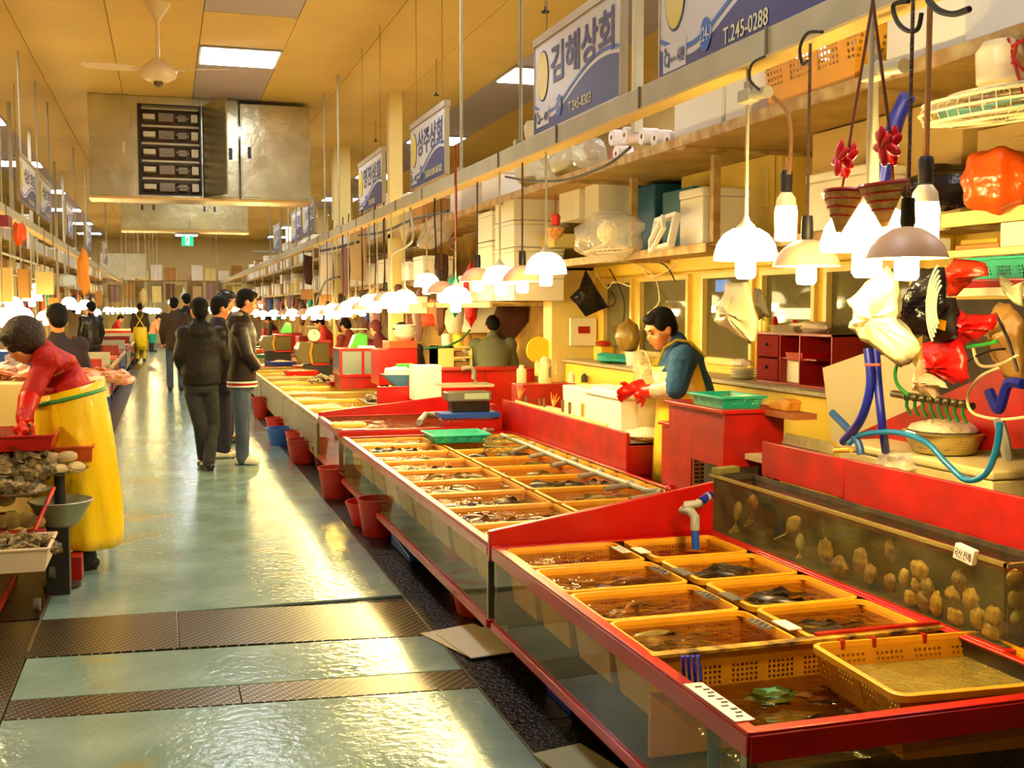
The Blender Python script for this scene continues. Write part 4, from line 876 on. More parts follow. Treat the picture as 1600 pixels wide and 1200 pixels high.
# counter
ct = T('wall_counter', 'pale speckled counter along the yellow wall behind the blue sweater man', 'counter', (3.7, 7.5, 0))
part('counter_top', MB().bx(3.62, XW-.001, 5.2, 10.1, 1.08, 1.105), M('speckled_counter', (186, 172, 130), .4, var=.4, vs=60), ct, bev=.003)
part('counter_front', MB().bx(3.66, 3.70, 5.2, 10.1, 0, 1.08), YWALL, ct)
wsolo('wall_pillar', MB().bx(3.55, XW, 10.2, 10.45, 0, 2.6), CREAM, 'cream pillar at the end of the yellow counter', 'pillar', bev=.005)
# wall cabinet panel and upper stuff
t = T('wall_cabinet', 'big cream wall cabinet panel above the windows, behind the front lamps', 'cabinet', (3.8, 7, 2.05))
part('cabinet_body', MB().bx(3.75, XW-.001, 6.35, 7.8, 2.05, 2.72), M('cream_cabinet', (240, 208, 96), .45), t, bev=.006); part('handle', MB().bx(3.73, 3.749, 6.5, 6.56, 2.25, 2.5), CREAM, t, bev=.004)
part('door_seam', MB().bx(3.746, 3.7495, 6.42, 6.425, 2.06, 2.7), M('seam_brown', (150, 110, 50), .6), t)
# shelves
def shelf(x0, x1, y0, y1, z, lab, mat=RUST, th=.06):
    t = T('steel_shelf', lab, 'shelf', ((x0+x1)/2, (y0+y1)/2, z-th)); part('edge_beam', MB().bx(x0, x0+.03, y0, y1, z-th, z), mat, t, bev=.003)
    part('shelf_deck', MB().bx(x0+.031, x1, y0, y1, z-.02, z-.004), M('shelf_deck_plywood', (196, 160, 80), .7, var=.3, vs=3), t)
    y = y0+.1
    while y < y1: part('cross_beam', MB().bx(x0+.032, x1, y, y+.03, z-th*.75, z-.021), mat, t); y += 1.9
    return t
shelf(2.9, 4.0, 2.4, 10.8, 2.60, 'rusty upper shelf running above the whole stall, loaded with white boxes')
shelf(3.2, 4.0, 6.3, 10.8, 2.00, 'lower steel shelf under the clear film covered fan')
shelf(3.2, 4.0, 2.4, 4.1, 2.00, 'lower steel shelf with the orange bag and pink crate', CREAM)
shelf(3.2, 4.0, 2.4, 4.1, 1.84, 'narrow steel shelf carrying small cartons beneath the orange bag', CREAM, .03)
shelf(3.2, 4.0, 2.4, 4.02, 1.68, 'white shelf board under the teal basket and red tray', M('white_shelf', (236, 222, 180), .5), .035)
# foam box
def foam(w, l, h, lab='x', name='foam_box'):
    t = T(name, lab, 'foam box', world=False)
    part('box_body', MB().bx(-w/2+.006, w/2-.006, -l/2+.006, l/2-.006, 0, h*.84), WHITE, t, bev=.008)
    part('lid', MB().bx(-w/2, w/2, -l/2, l/2, h*.845, h), WHITE, t, bev=.01); return t
FB = {}
def fbox(c, w, l, h, lab, grp=None, rz=0):
    k = (round(w, 2), round(l, 2), round(h, 2))
    if k not in FB: FB[k] = foam(*k); o = FB[k]
    else: o = dup(FB[k])
    o.location = c; o.rotation_euler = (0, 0, rz); tag(o, lab, None, grp); return o
# upper shelf load (z 2.60)
ZS = 2.60
def up(px, py, X=3.0): return PX(px, py, X)
for (px, lab, w, l, h) in ((1100, 'white foam box on the upper shelf just past the yellow crate', .4, .62, .26), (1165, 'white foam box on the upper shelf touching the yellow crate', .4, .3, .30), (1460, 'large white foam box on the upper shelf over the wall fan', .42, .5, .30)):
    c = up(px, 150 if px < 1400 else 60); fbox((3.15, c.y, ZS), w, l, h, lab, 'foam boxes on the upper shelf')
c = up(1285, 130); t = T('yellow_crate', 'yellow perforated crate holding a clear bag on the upper shelf', 'crate', (3.14, c.y, ZS), world=False)
part('crate_body', MB().tub(0, 0, 0, .26, .46, .8, .01, .92), perforate(M('crate_yellow', (244, 170, 20), .45, var=.1), .03, .3, zlo=.1, zhi=.2), t, smooth=0); part('rim', rimmb(.46, .8, .26, .012), YEL, t, bev=.003)
wsolo('clear_bag', blobmb(V((3.14, c.y, ZS+.27)), (.15, .28, .10), seed=3), FILM, 'clear plastic bag bulging out of the yellow crate', 'bag')
# toilet paper packs
TP = M('tissue_white', (240, 232, 230), .8); TPP = M('tissue_pink_wrap', (224, 70, 120), .4)
rl = T('paper_roll', 'paper roll', 'paper roll', world=False)
mm = Matrix.Rotation(math.pi/2, 3, 'Y')
part('roll', MB().lathe([(.016, 0), (.052, 0), (.055, .006), (.055, .104), (.052, .11), (.016, .11), (.016, 0)], M=mm.to_4x4().to_3x3(), n=20), TP, rl)
part('core', MB().lathe([(.015, .001), (.015, .109)], M=mm, n=12), CARD, rl)
c = up(965, 225, 2.92)
first = True
for k, (px, py, lab) in enumerate([(955, 215, 'upper outer paper roll in the pink wrapped pack'), (975, 211, 'upper inner paper roll in the pink wrapped pack'), (962, 240, 'paper roll at the base of the pink wrapped pack'), (1002, 213, 'first paper roll of the row after the steel post'), (1022, 216, 'second paper roll of the row after the steel post'), (1042, 219, 'third paper roll of the row after the steel post')]):
    p = PX(px, py, 2.93); o = rl if k == 0 else dup(rl); o.location = p; tag(o, lab, None, 'paper rolls on the upper shelf')
wsolo('pink_wrap', MB().box(PX(962, 236, 3.0)+V((.05, 0, -.03)), (.1, .2, .10)).box(PX(1012, 228, 3.0)+V((.05, 0, -.02)), (.1, .3, .03)), TPP, 'pink plastic wrapping behind the paper rolls', 'wrapping', bev=.01)
# bright clear wrapped cups pack beneath sign 224
for i, (px, py, r) in enumerate([(828, 270, .14), (860, 262, .15), (890, 255, .15), (920, 240, .14), (840, 205, .12), (862, 215, .1), (905, 190, .12), (935, 182, .12)]):
    c = PX(px, py, 3.05); c.z = max(c.z, ZS+r*.7)
    wsolo('wrapped_pack', blobmb(c, (r, r*1.2, r*.85), seed=i+5, amp=.12), FILM if i % 2 else BAG, 'pale plastic wrapped pack on the upper shelf beneath sign 224, %s' % ['low, last along', 'low, second to last', 'low, in the middle', 'low, at the paper rolls', 'upper, at the sign edge', 'upper, behind the sign', 'upper, at the tube light', 'upper, near the rolls'][i], 'pack', 'plastic wrapped packs beneath sign 224')
c = PX(900, 180, 3.6); wsolo('tube_light_fitting', MB().bx(3.5, 3.6, 5.6, 7.0, 2.98, 3.06), EM('tube_light_glow', (.9, .94, 1), 7), 'bright white tube light fitting between sign 224 and the beam', 'tube light')
# stacked boxes at 740-830 and further
stk = [(765, 240, 3.0, .4, .5, .28, 2.60, 1), (742, 250, 3.0, .35, .45, .26, 2.60, 1)]
for j, (px, X, w, l, h, z0, n, lab) in enumerate([(765, 3.0, .42, .55, .30, 2.60, 1, 'pale foam box standing high over the beam next to the upper shelf'), (708, 3.05, .36, .5, .34, 2.62, 1, 'bright white foam box beyond the second sign'), (652, 3.1, .4, .5, .36, 2.62, 1, 'bright white foam box beside the second sign edge'), (632, 3.1, .4, .6, .30, 2.62, 1, 'white foam box showing between the second and third signs')]):
    c = PX(px, 250, X); fbox((X+.2, c.y, z0), w, l, h, lab, 'foam boxes high behind the beam')
shelf(2.95, 3.9, 11.0, 20.5, 2.60, 'upper shelf of the stalls beyond the yellow wall stall')
shelf(3.2, 3.9, 11.0, 20.5, 1.95, 'lower shelf of the stalls beyond the yellow wall stall')
# tall white box tower px 735-810, py 280-410
c = PX(790, 340, 3.05); z = 1.66
for k in range(4): fbox((3.28, c.y, z+k*.245), .5, .62, .242, 'pale foam box in the tall tower beneath the beam, %s' % ['lowest', 'second from the bottom', 'second from the top', 'topmost'][k], 'tall foam box tower')
c = PX(755, 340, 3.05)
for k in range(3): fbox((3.28, c.y+.05, 1.66+k*.30), .42, .55, .295, 'foam box in the shorter tower beside the tall one, %s' % ['lowest', 'middle', 'topmost'][k], 'short foam box tower')
c = PX(725, 400, 3.05); fbox((3.25, c.y, 1.66), .4, .5, .28, 'single foam box at the foot of the two towers')
shelf(3.0, 3.9, 10.45, 13.5, 1.655, 'shelf under the two foam box towers')
# lower shelf z=2.00 left part: cartons, blue panels, covered fan
for (px, py, w, l, h, mat, lab) in ((820, 350, .3, .5, .22, WHITE, 'white carton on the lower shelf near the towers'), (815, 365, .3, .3, .1, CARD, 'brown carton lying on the lower shelf near the towers'), (838, 380, .3, .7, .12, CREAM, 'pale printed carton on the lower shelf beneath the brown one'), (880, 335, .4, .5, .3, WHITE, 'white carton behind the hanging small basket'), (915, 335, .3, .3, .3, WHITE, 'white carton against the blue metal housing')):
    c = PX(px, py, 3.25); wsolo('carton', MB().box((3.3+w/2, c.y, max(2.005, c.z-.05)+h/2), (w, l, h)), mat, lab, 'carton', bev=.006)
wsolo('blue_housing', MB().bx(3.60, 3.95, 7.95, 9.0, 2.002, 2.55), M('blue_metal', (20, 100, 150), .45, var=.2), 'blue metal machine housing behind the film covered fan', 'housing', bev=.01)
wsolo('blue_housing', MB().bx(3.55, 3.74, 7.2, 7.7, 2.002, 2.45), M('teal_metal', (30, 130, 160), .45, var=.2), 'teal metal panel behind the white foam frame', 'housing', bev=.01)
m = MB()
for k in range(7): m.bx(3.585, 3.599, 8.72, 8.84, 2.16+k*.045, 2.185+k*.045)
wsolo('vent_grille', m, CREAM, 'small cream louvre grille on the blue housing', 'grille')
# film covered fan
c = PX(950, 372, 3.0)
wsolo('film_covered_fan', MB().ell(c, (.22, .38, .165), n=24, m=14, fn=lambda p: 1+.10*math.sin(5*p.y+2)*math.cos(7*p.z)+.22*max(0, p.z)*max(0, -p.y+.3)), FILM, 'fan wrapped in clear crinkled film hanging under the upper shelf', 'wrapped fan')
rg = MB()
for k in range(24):
    a = k*math.pi/12; rg.tube([c+V((0, 0, -.02)), c+V((.12*math.cos(a), .32*math.sin(a), -.09))], .003, 4)
rg.tube([c+V((.13*math.cos(q*math.pi/16), .33*math.sin(q*math.pi/16), -.09)) for q in range(33)], .006, 6); rg.ell(c+V((0, 0, .04)), (.08, .09, .08), n=14, m=8)
wsolo('wall_fan', rg, IV, 'pale fan showing through the clear film wrap', 'fan')
# foam frame & white box
c = PX(1043, 365, 3.15); m = MB(); y_ = V((0, -1, .06)).normalized(); z_ = V((.25, .06, 1)).normalized()
def fr(m, c, y_, z_, a, b, t, th):
    n = y_.cross(z_)
    for (u0, u1, v0, v1) in ((-a, a, b-t, b), (-a, a, -b, -b+t), (-a, -a+t, -b+t, b-t), (a-t, a, -b+t, b-t)):
        m.prism([c+y_*u0+z_*v0, c+y_*u1+z_*v0, c+y_*u1+z_*v1, c+y_*u0+z_*v1], n*th)
fr(m, c, y_, z_, .16, .115, .03, .05); wsolo('foam_lid_frame', m, WHITE, 'square white foam frame leaning on the lower shelf beside the covered fan', 'foam frame', bev=.005)
m = MB(); y2 = V((0, -.8, .6)).normalized(); z2 = V((.2, .6, .8)).normalized(); fr(m, c+V((-.06, 0, -.01)), y2, z2, .13, .06, .025, .03); wsolo('foam_lid_frame', m, WHITE, 'smaller tilted white foam piece inside the leaning square foam frame', 'foam frame', bev=.005)
c = PX(1090, 360, 3.3); fbox((3.42, c.y, 2.0), .35, .34, .36, 'white foam box standing between the foam frame and the rusty upright')
# items at wall under shelf: hanging small red-yellow basket
c = PX(868, 362, 3.1); t = T('scoop_basket', 'small orange woven basket hanging under the shelf above the dome lamp', 'basket', c, world=False)
part('woven_body', MB().lathe([(.005, -.07), (.04, -.05), (.075, .0), (.08, .03), (.074, .03), (.036, -.045), (.005, -.06)], n=14), M('weave_orange', (226, 110, 40), .6, bump=1, bs=60, var=.6, vs=50, col2=(240, 200, 100)), t); part('hanging_cord', MB().tube([(0, 0, .03), (0, 0, 2.54-c.z)], .004, 5), RED, t)
part('red_ribbon', blobmb(V((0, 0, .1)), (.04, .05, .05), seed=9), M('ribbon_red', (230, 60, 40), .4), t)
# tall winnowing scoops
def scoop(cx, cy, ang, lab):
    c = PX(cx, cy, 1.74); t = T('winnowing_scoop', lab, 'scoop basket', c, world=False); t.rotation_euler = (0, ang, 0)
    m = MB(); wv = M('weave_scoop', (240, 200, 124), .7, bump=.5, bs=70, var=.3, vs=40)
    m.grid(12, 8, lambda u, v: V((-.05*math.sin(math.pi*u)*(1-.8*v), (.5-u)*.20*(1-v*.93), -.105*v)))
    b_ = part('woven_body', m, wv, t, solid=.006)
    st = MB()
    for v_ in (.2, .4, .6): st.tube([V((-.056*math.sin(math.pi*u/8)*(1-.8*v_)-.003, (.5-u/8)*.196*(1-v_*.93), -.105*v_)) for u in range(9)], .003, 4)
    part('red_weave_band', st, M('weave_red', (190, 50, 24), .7), b_)
    part('red_edge', MB().tube([V((-.05*math.sin(math.pi*u/10), (.5-u/10)*.20, 0)) for u in range(11)], .006, 6), RED, t)
    fm = MB()
    for q in range(13):
        a = q*.9; cq = V((-.01+.02*math.sin(q*2.3), (.02 if ang > 0 else -.04)+.020*math.cos(a), .09+.024*math.sin(a))); fm.ell(cq, (.008, .028, .014), Matrix.Rotation(a, 3, 'X'), 10, 7)
    part('hanging_stem', MB().tube([V((0, .02 if ang > 0 else -.04, 0)), V((0, .02 if ang > 0 else -.04, .12)), V((0, .01, BZ-c.z))], .004, 6), M('stem_brown', (120, 60, 30), .6), t); part('red_flower', fm, M('flower_red', (226, 24, 30), .4), t); return t
scoop(1322, 302, .15, 'woven winnowing scoop with red edging above the big glowing lamp, toward the bare bulb'); scoop(1380, 288, -.1, 'woven winnowing scoop with red flower beside the grey support pipe')
cable([(1418, 150), (1400, 190), (1388, 240), (1378, 290)], 2.6, .03, BLUEH, 'thick blue hose coming down behind the winnowing scoops', 'hose', 'blue_hose', 10)
# ventilator fan upper corner
c = PX(1568, 180, 2.9); t = T('wall_fan', 'cream wall fan with blue blades hanging face down under the upper shelf', 'fan', c, world=False); t.rotation_euler = (0, -.12, 0)
m = MB()
for zz, rr in ((.0, .27), (.035, .285), (.07, .27), (.09, .18), (-.015, .18)): m.tube([(rr*math.cos(q*math.pi/20), rr*math.sin(q*math.pi/20), zz) for q in range(41)], .006, 6)
for k in range(40):
    a = k*math.pi/20; m.tube([(.05*math.cos(a), .05*math.sin(a), .1), (.18*math.cos(a), .18*math.sin(a), .09), (.27*math.cos(a), .27*math.sin(a), .065), (.285*math.cos(a), .285*math.sin(a), .035), (.27*math.cos(a), .27*math.sin(a), .0), (.05*math.cos(a), .05*math.sin(a), -.02)], .002, 4)
part('guard', m, IV, t); bl = M('fan_blade_blue', (110, 190, 190), .3)
for k in range(3):
    a = k*2.09; part('fan_blade', MB().prism([V((.04*math.cos(a), .04*math.sin(a), .03)), V((.23*math.cos(a-.5), .23*math.sin(a-.5), .02)), V((.24*math.cos(a), .24*math.sin(a), .03)), V((.22*math.cos(a+.4), .22*math.sin(a+.4), .05))], (0, 0, .005)), bl, t)
part('motor_housing', MB().lathe([(.001, .27), (.05, .265), (.08, .23), (.085, .12), (.06, .10), (.001, .10)], n=24), IV, t)
# cream cabinet behind fan, black bag, orange bag, pink crate
wsolo('cream_locker', MB().bx(3.5, 3.95, 4.35, 5.6, 2.0, 2.57), M('beige_locker', (206, 172, 100), .5), 'beige metal locker behind the wall fan', 'locker', bev=.006)
m = MB().bx(3.46, 3.94, 3.1, 4.2, 2.05, 2.38)
for k in range(6): m.bx(3.452, 3.459, 3.4, 4.0, 2.10+k*.04, 2.12+k*.04)
wsolo('beige_unit', m, M('beige_unit', (190, 156, 90), .5), 'beige louvred unit on the shelf behind the orange bag', 'appliance', bev=.004)
shelf(3.3, 4.0, 4.2, 6.2, 2.00, 'shelf under the white foam box and the black bag behind the front lamps')
fbox((3.45, PX(1310, 300, 3.3).y, 2.0), .35, .55, .30, 'white foam box behind the winnowing scoops')
wsolo('black_bag', blobmb(PX(1478, 295, 3.3)+V((0, 0, .0)), (.16, .24, .10), seed=11, amp=.15), BBAG, 'shiny black bag on the shelf behind the bare bulb', 'bag')
wsolo('orange_bag', blobmb(PX(1558, 290, 3.15)+V((0, 0, .02)), (.12, .15, .13), n=40, seed=12, amp=.10), M('orange_bag', (226, 84, 14), .25, bump=1, bs=9), 'translucent orange plastic bag hanging over the shelf edge', 'bag')
c = PX(1592, 285, 3.3); t = tray('pink_crate', (3.42, c.y-.1, 2.0), .3, .26, .16, M('pink_plastic', (236, 120, 90), .4), M('pink_plastic'), 'salmon pink crate on the shelf next to the orange bag', 'crate', tp=.93)
m = MB()
for a, b in (((1575, 60), (1600, 150)), ((1568, 75), (1600, 110)), ((1590, 62), (1582, 100)), ((1600, 62), (1570, 78))): m.tube([PX(a[0], a[1], 2.86), PX(b[0], b[1], 2.86)], .006, 5)
wsolo('red_strap', m, RED, 'red knotted straps hanging from the shelf above the fan', 'strap')
for k, (px, py, w, l, h, mt, lb) in enumerate(((1412, 360, .2, .2, .07, WHITE, 'white small box on the narrow shelf'), (1520, 350, .1, .22, .02, YEL, 'upper yellow box lying on the narrow shelf'), (1520, 358, .12, .26, .02, CARD, 'lower yellow box lying on the narrow shelf'), (1573, 345, .1, .14, .1, WHITE, 'white carton on the narrow shelf'))):
    c = PX(px, py, 3.25); wsolo('small_box', MB().box((3.33, c.y, 1.845+h/2+(.022 if k == 1 else 0)), (w, l, h)), mt, lb, 'box', bev=.003)
c = PX(1545, 425, 3.25); tray('teal_tray', (3.36, c.y, 1.715), .22, .40, .085, TEALP, TEAL, 'teal basket holding a white towel on the white shelf', 'basket', tp=.9)
wsolo('white_towel', blobmb(V((3.36, c.y, 1.80)), (.09, .15, .07), seed=4, amp=.14), M('towel_white', (236, 218, 196), .9, bump=1, bs=30), 'crumpled white towel heaped in the teal basket', 'towel')
c = PX(1548, 445, 3.25); tray('red_tray', (3.36, c.y, 1.682), .24, .42, .028, RED, RED, 'flat red tray under the teal basket', 'tray', tp=.95)
c = PX(1500, 440, 3.25); wsolo('blue_box', MB().box((3.32, c.y, 1.72), (.14, .12, .075)), M('blue_box', (90, 100, 160), .5), 'dull blue box beside the flat red tray', 'box', bev=.004)
# hanging bags
def drape(pts, X, dx, mat, lab, name='hanging_bag', cat='bag', seed=0, amp=.03):
    # closed puffy sheet: outline pixels on plane X, bulging dx in depth
    P_ = [PX(x, y, X) for x, y in pts]; c = sum(P_, V())/len(P_); n = len(P_); rr = random.Random(seed); rings = 5; vs = []; fs = []
    D_ = []
    for i in range(n*3):
        a = P_[(i//3) % n]; b = P_[(i//3+1) % n]; D_.append(a.lerp(b, (i % 3)/3)+V((0, rr.uniform(-1, 1), rr.uniform(-1, 1)))*.006)
    k = len(D_)
    for sgn in (1, -1):
        base = len(vs)
        for r_ in range(rings):
            u = r_/rings
            for i, p in enumerate(D_):
                q = p.lerp(c, u); vs.append(q+V((-sgn*dx*math.sin(u*math.pi/2)*(1+.35*math.sin(i*1.9+u*3)) , 0, 0)))
        vs.append(c+V((-sgn*dx, 0, 0)))
        for r_ in range(rings-1):
            for i in range(k):
                j = (i+1) % k; f_ = (base+r_*k+i, base+r_*k+j, base+(r_+1)*k+j, base+(r_+1)*k+i); fs.append(f_ if sgn > 0 else f_[::-1])
        for i in range(k):
            f_ = (base+(rings-1)*k+i, base+(rings-1)*k+(i+1) % k, base+rings*k); fs.append(f_ if sgn > 0 else f_[::-1])
    m = MB().add(vs, fs)
    me = bpy.data.meshes.new(name); import bmesh
    o = wsolo(name, m, mat, lab, cat, smooth=60); bm = bmesh.new(); bm.from_mesh(o.data); bmesh.ops.remove_doubles(bm, verts=bm.verts, dist=.0005); bmesh.ops.recalc_face_normals(bm, faces=bm.faces); bm.to_mesh(o.data); bm.free(); bpy.data.meshes.remove(me)
    return o
drape([(1135, 440), (1168, 442), (1184, 500), (1180, 530), (1172, 538), (1145, 520), (1116, 502), (1122, 478), (1130, 462)], 2.5, .04, BAG, 'cream plastic bag hanging beneath the dome lamp with the pale rod', seed=1)
drape([(1180, 450), (1190, 452), (1202, 492), (1186, 500), (1178, 470)], 2.55, .02, M('grey_bag', (90, 80, 60), .5), 'narrow dark cloth hanging behind the cream bag', seed=2)
drape([(1385, 415), (1402, 430), (1404, 480), (1400, 500), (1432, 532), (1440, 545), (1425, 565), (1408, 574), (1385, 560), (1345, 530), (1326, 510), (1334, 490), (1322, 470), (1345, 450), (1370, 430)], 2.45, .05, BAG, 'large white plastic bag hanging beneath the big lamps', seed=3)
drape([(1405, 470), (1440, 420), (1475, 415), (1480, 470), (1465, 500), (1450, 525), (1425, 530), (1402, 500)], 2.6, .06, BBAG, 'black shiny plastic bag hanging beside the large white bag', seed=4)
drape([(1455, 470), (1492, 465), (1495, 520), (1475, 535), (1445, 530)], 2.72, .05, M('dark_jacket', (34, 26, 24), .7), 'dark bag with a small yellow label behind the black bag', seed=5)
wsolo('yellow_label', MB().box(PX(1470, 507, 2.64), (.004, .05, .035), rx=.2), YEL, 'small yellow label on the dark hanging bag', 'label')
m = MB()
for k in range(5):
    r_ = .05+.012*k; c = PX(1462, 478, 2.56); m.tube([c+V((0, r_*math.cos(q*.25-.9)-.05, r_*1.6*math.sin(q*.25-.9))) for q in range(9)], .004, 5)
wsolo('wire_coil', m, M('coil_pale', (160, 180, 150), .5), 'pale green coiled cord hanging on the dark bag', 'coil')
drape([(1478, 420), (1490, 405), (1540, 410), (1545, 430), (1500, 440), (1495, 462), (1480, 465), (1474, 440)], 3.0, .05, M('red_orange_bag', (200, 44, 14), .3, bump=1, bs=9), 'crumpled red orange bag beside the teal basket', seed=6)
REDG = M('red_glove_rubber', (206, 16, 14), .35, bump=.6, bs=14)
drape([(1440, 535), (1470, 528), (1500, 528), (1512, 560), (1514, 590), (1505, 600), (1498, 592), (1490, 602), (1480, 590), (1465, 598), (1455, 588), (1446, 594), (1440, 575)], 2.75, .05, REDG, 'lower pair of red rubber gloves hanging fingers down', 'rubber_gloves', 'gloves', 7)
drape([(1494, 485), (1515, 490), (1556, 492), (1556, 510), (1540, 522), (1525, 535), (1512, 520), (1505, 540), (1495, 530), (1490, 505)], 2.8, .05, REDG, 'upper red rubber gloves hanging over the lower pair', 'rubber_gloves', 'gloves', 8)
drape([(1436, 560), (1448, 580), (1478, 598), (1482, 608), (1462, 605), (1460, 622), (1440, 616), (1426, 608), (1424, 590)], 2.7, .04, M('rag_pink', (232, 196, 160), .9, bump=.8, bs=25), 'pale pink rag hanging beneath the lower red gloves', 'rag', 'rag', 9)
drape([(1540, 500), (1562, 470), (1585, 480), (1600, 500), (1600, 600), (1570, 590), (1550, 560), (1545, 530)], 3.1, .06, M('clear_brown_bag', (150, 110, 50), .35, bump=1, bs=9), 'brownish translucent bag of tangled cords at the picture edge', seed=10)
drape([(1562, 430), (1585, 450), (1598, 440), (1600, 480), (1580, 470), (1568, 460)], 2.95, .03, M('grey_clear_bag', (170, 160, 120), .3, bump=1, bs=9), 'small grey knotted bag hanging off the white shelf', seed=11)
wsolo('dark_wall_board', MB().bx(3.96, 3.99, 2.4, 5.2, .6, 1.64), M('dark_board', (70, 48, 24), .7, var=.5, vs=5), 'dark stained board behind the hanging gloves and bags', 'board')
# leaning sheet, red triangle, blue hoses
wsolo('leaning_sheet', MB().prism([PX(1285, 575, 3.3), PX(1350, 552, 3.3), PX(1420, 560, 3.3), PX(1480, 640, 3.3), PX(1430, 700, 3.3), PX(1300, 690, 3.3)], (.02, 0, 0)), M('pale_sheet', (206, 190, 150), .5), 'large pale plastic sheet leaning behind the blue hoses', 'sheet')
wsolo('slanted_sheet', MB().prism([PX(1310, 690, 3.2), PX(1600, 560, 3.2), PX(1600, 700, 3.2), PX(1420, 710, 3.2)], (.03, 0, 0)), RED2, 'dark red slanted panel behind the colander', 'panel')
cable([(1356, 545, 2.75), (1360, 600, 2.75), (1345, 655, 2.75), (1318, 690, 2.8)], 2.75, .02, BLUEH, 'blue hose curving down behind the red cabinet', 'hose', 'blue_hose', 10)
cable([(1368, 545, 2.78), (1372, 600, 2.78), (1378, 660, 2.78), (1384, 705, 2.85)], 2.78, .018, BLUEH, 'blue hose running straight down beside the curved one', 'hose', 'blue_hose', 10)
cable([(1300, 645), (1320, 665), (1340, 690), (1345, 710)], 2.78, .016, M('blue_hose_dull', (30, 70, 130), .4), 'dull blue hose behind the red cabinet corner', 'hose', 'blue_hose', 10)
wsolo('hose_tie', MB().tube([PX(1352, 570, 2.7), PX(1376, 570, 2.7)], .006, 6), M('tie_orange', (210, 80, 30), .5), 'orange tie binding the two blue hoses', 'tie')
o = cable([(1327, 693), (1345, 680), (1395, 675), (1445, 690), (1480, 725), (1510, 750), (1540, 740), (1557, 700), (1562, 660)], 2.78, .012, M('aqua_hose', (16, 104, 160), .3), 'bright aqua hose sagging over the red backboard to the tap', 'hose', 'aqua_hose', 10)
# manifold with green hoses
t = T('valve_manifold', 'row of brass air valves with green tubes under the hanging gloves', 'valve row', PX(1450, 625, 3.0))
part('manifold_pipe', MB().tube([PX(1395, 615, 3.0), PX(1520, 635, 3.0)], .016, 10), M('dirty_brass', (100, 90, 60), .4, metal=.6), t)
for k in range(8):
    a = PX(1417+k*12.5, 620+k*1.6, 2.97); part('valve', MB().ell(a, .018, n=8, m=6), MATS['dirty_brass'], t)
    part('green_tube', MB().tube([a, a+V((0, 0, -.04)), a+V((.02, 0, -.075))], .007, 6), M('green_tube', (40, 140, 50), .4), t)
cable([(1418, 545), (1400, 575), (1402, 600), (1420, 618)], 2.9, .008, MATS['green_tube'], 'green tube curving up from the valve row', 'tube', 'green_tube')
cable([(1512, 542), (1540, 538), (1558, 533)], 2.75, .007, MATS['green_tube'], 'short green tube above the tangle of cords', 'tube', 'green_tube')
for k, (pts, r, mt, lb) in enumerate((([(1520, 540), (1530, 570), (1560, 570), (1590, 555)], .006, IV, 'cream cable looping through the tangle beneath the brown bag'), ([(1560, 575), (1530, 590), (1512, 620), (1520, 645), (1560, 655), (1600, 652)], .006, IV, 'long cream cable loop above the colander'), ([(1555, 490), (1575, 530), (1590, 580)], .006, BC, 'dark cable crossing the brown bag'), ([(1500, 570), (1540, 550), (1570, 545)], .005, BC, 'thin dark wire behind the red gloves'), ([(1545, 610), (1560, 640), (1575, 600), (1598, 600)], .02, BLUEH, 'blue hose bundle at the picture edge beside the colander'), ([(1560, 655), (1570, 690), (1575, 720)], .02, GREYP, 'grey pipe going down at the picture edge'))):
    cable(pts, 2.9, r, mt, lb)
# freezer chest, colander, towel, cleaver
t = T('chest_freezer', 'cream chest freezer behind the red backboard carrying the colander', 'freezer', (3.3, 3.7, 0)); z_f = PX(1450, 715, 2.95).z
part('freezer_body', MB().bx(2.95, 3.6, 3.45, 4.45, 0, z_f-.04), M('freezer_cream', (206, 190, 140), .4), t, bev=.01); part('freezer_lid', MB().bx(2.94, 3.61, 3.44, 4.46, z_f-.038, z_f), M('freezer_cream'), t, bev=.012)
c = PX(1475, 688, 3.1); c.z = z_f; t = T('steel_colander', 'large perforated steel colander heaped with white foam', 'colander', c, world=False)
part('bowl', MB().lathe([(.001, 0), (.10, 0), (.125, .01), (.155, .07), (.158, .085), (.168, .088), (.168, .094), (.15, .094), (.12, .02), (.001, .01)], n=40), perforate(M('colander_steel', (200, 180, 120), .3, metal=.8), .012, .2, zlo=.02, zhi=.07), t)
part('handle', MB().tube([(-.16, .03, .09), (-.185, 0, .10), (-.16, -.03, .09)], .005, 6), STEEL, t)
wsolo('foam_heap', blobmb(c+V((0, 0, .10)), (.14, .14, .045), seed=2, amp=.06), M('bubbly_white', (240, 224, 190), .8, bump=1, bs=70), 'heap of white crushed ice rising out of the steel colander', 'ice heap')
wsolo('white_cloth', blobmb(PX(1408, 722, 2.95), (.07, .11, .04), seed=8, amp=.22), MATS['towel_white'], 'crumpled white cloth lying behind the red backboard', 'cloth')
wsolo('work_table', MB().bx(2.76, 2.93, 3.0, 5.0, .84, .87).bx(2.78, 2.82, 3.1, 3.14, 0, .84).bx(2.78, 2.82, 4.8, 4.84, 0, .84), M('white_table', (206, 196, 160), .5), 'narrow white work table behind the red backboard', 'table', bev=.003)
t = T('cleaver', 'wide steel cleaver with a wooden handle standing behind the red backboard', 'cleaver', PX(1265, 700, 2.74))
part('blade', MB().prism([PX(1220, 695, 2.74), PX(1304, 712, 2.74), PX(1304, 698, 2.74), PX(1296, 690, 2.74), PX(1228, 676, 2.74)], (.004, 0, 0)), STEEL, t); part('handle', MB().tube([PX(1304, 704, 2.742), PX(1330, 703, 2.742)], .011, 8), M('handle_wood', (206, 150, 50), .5), t)
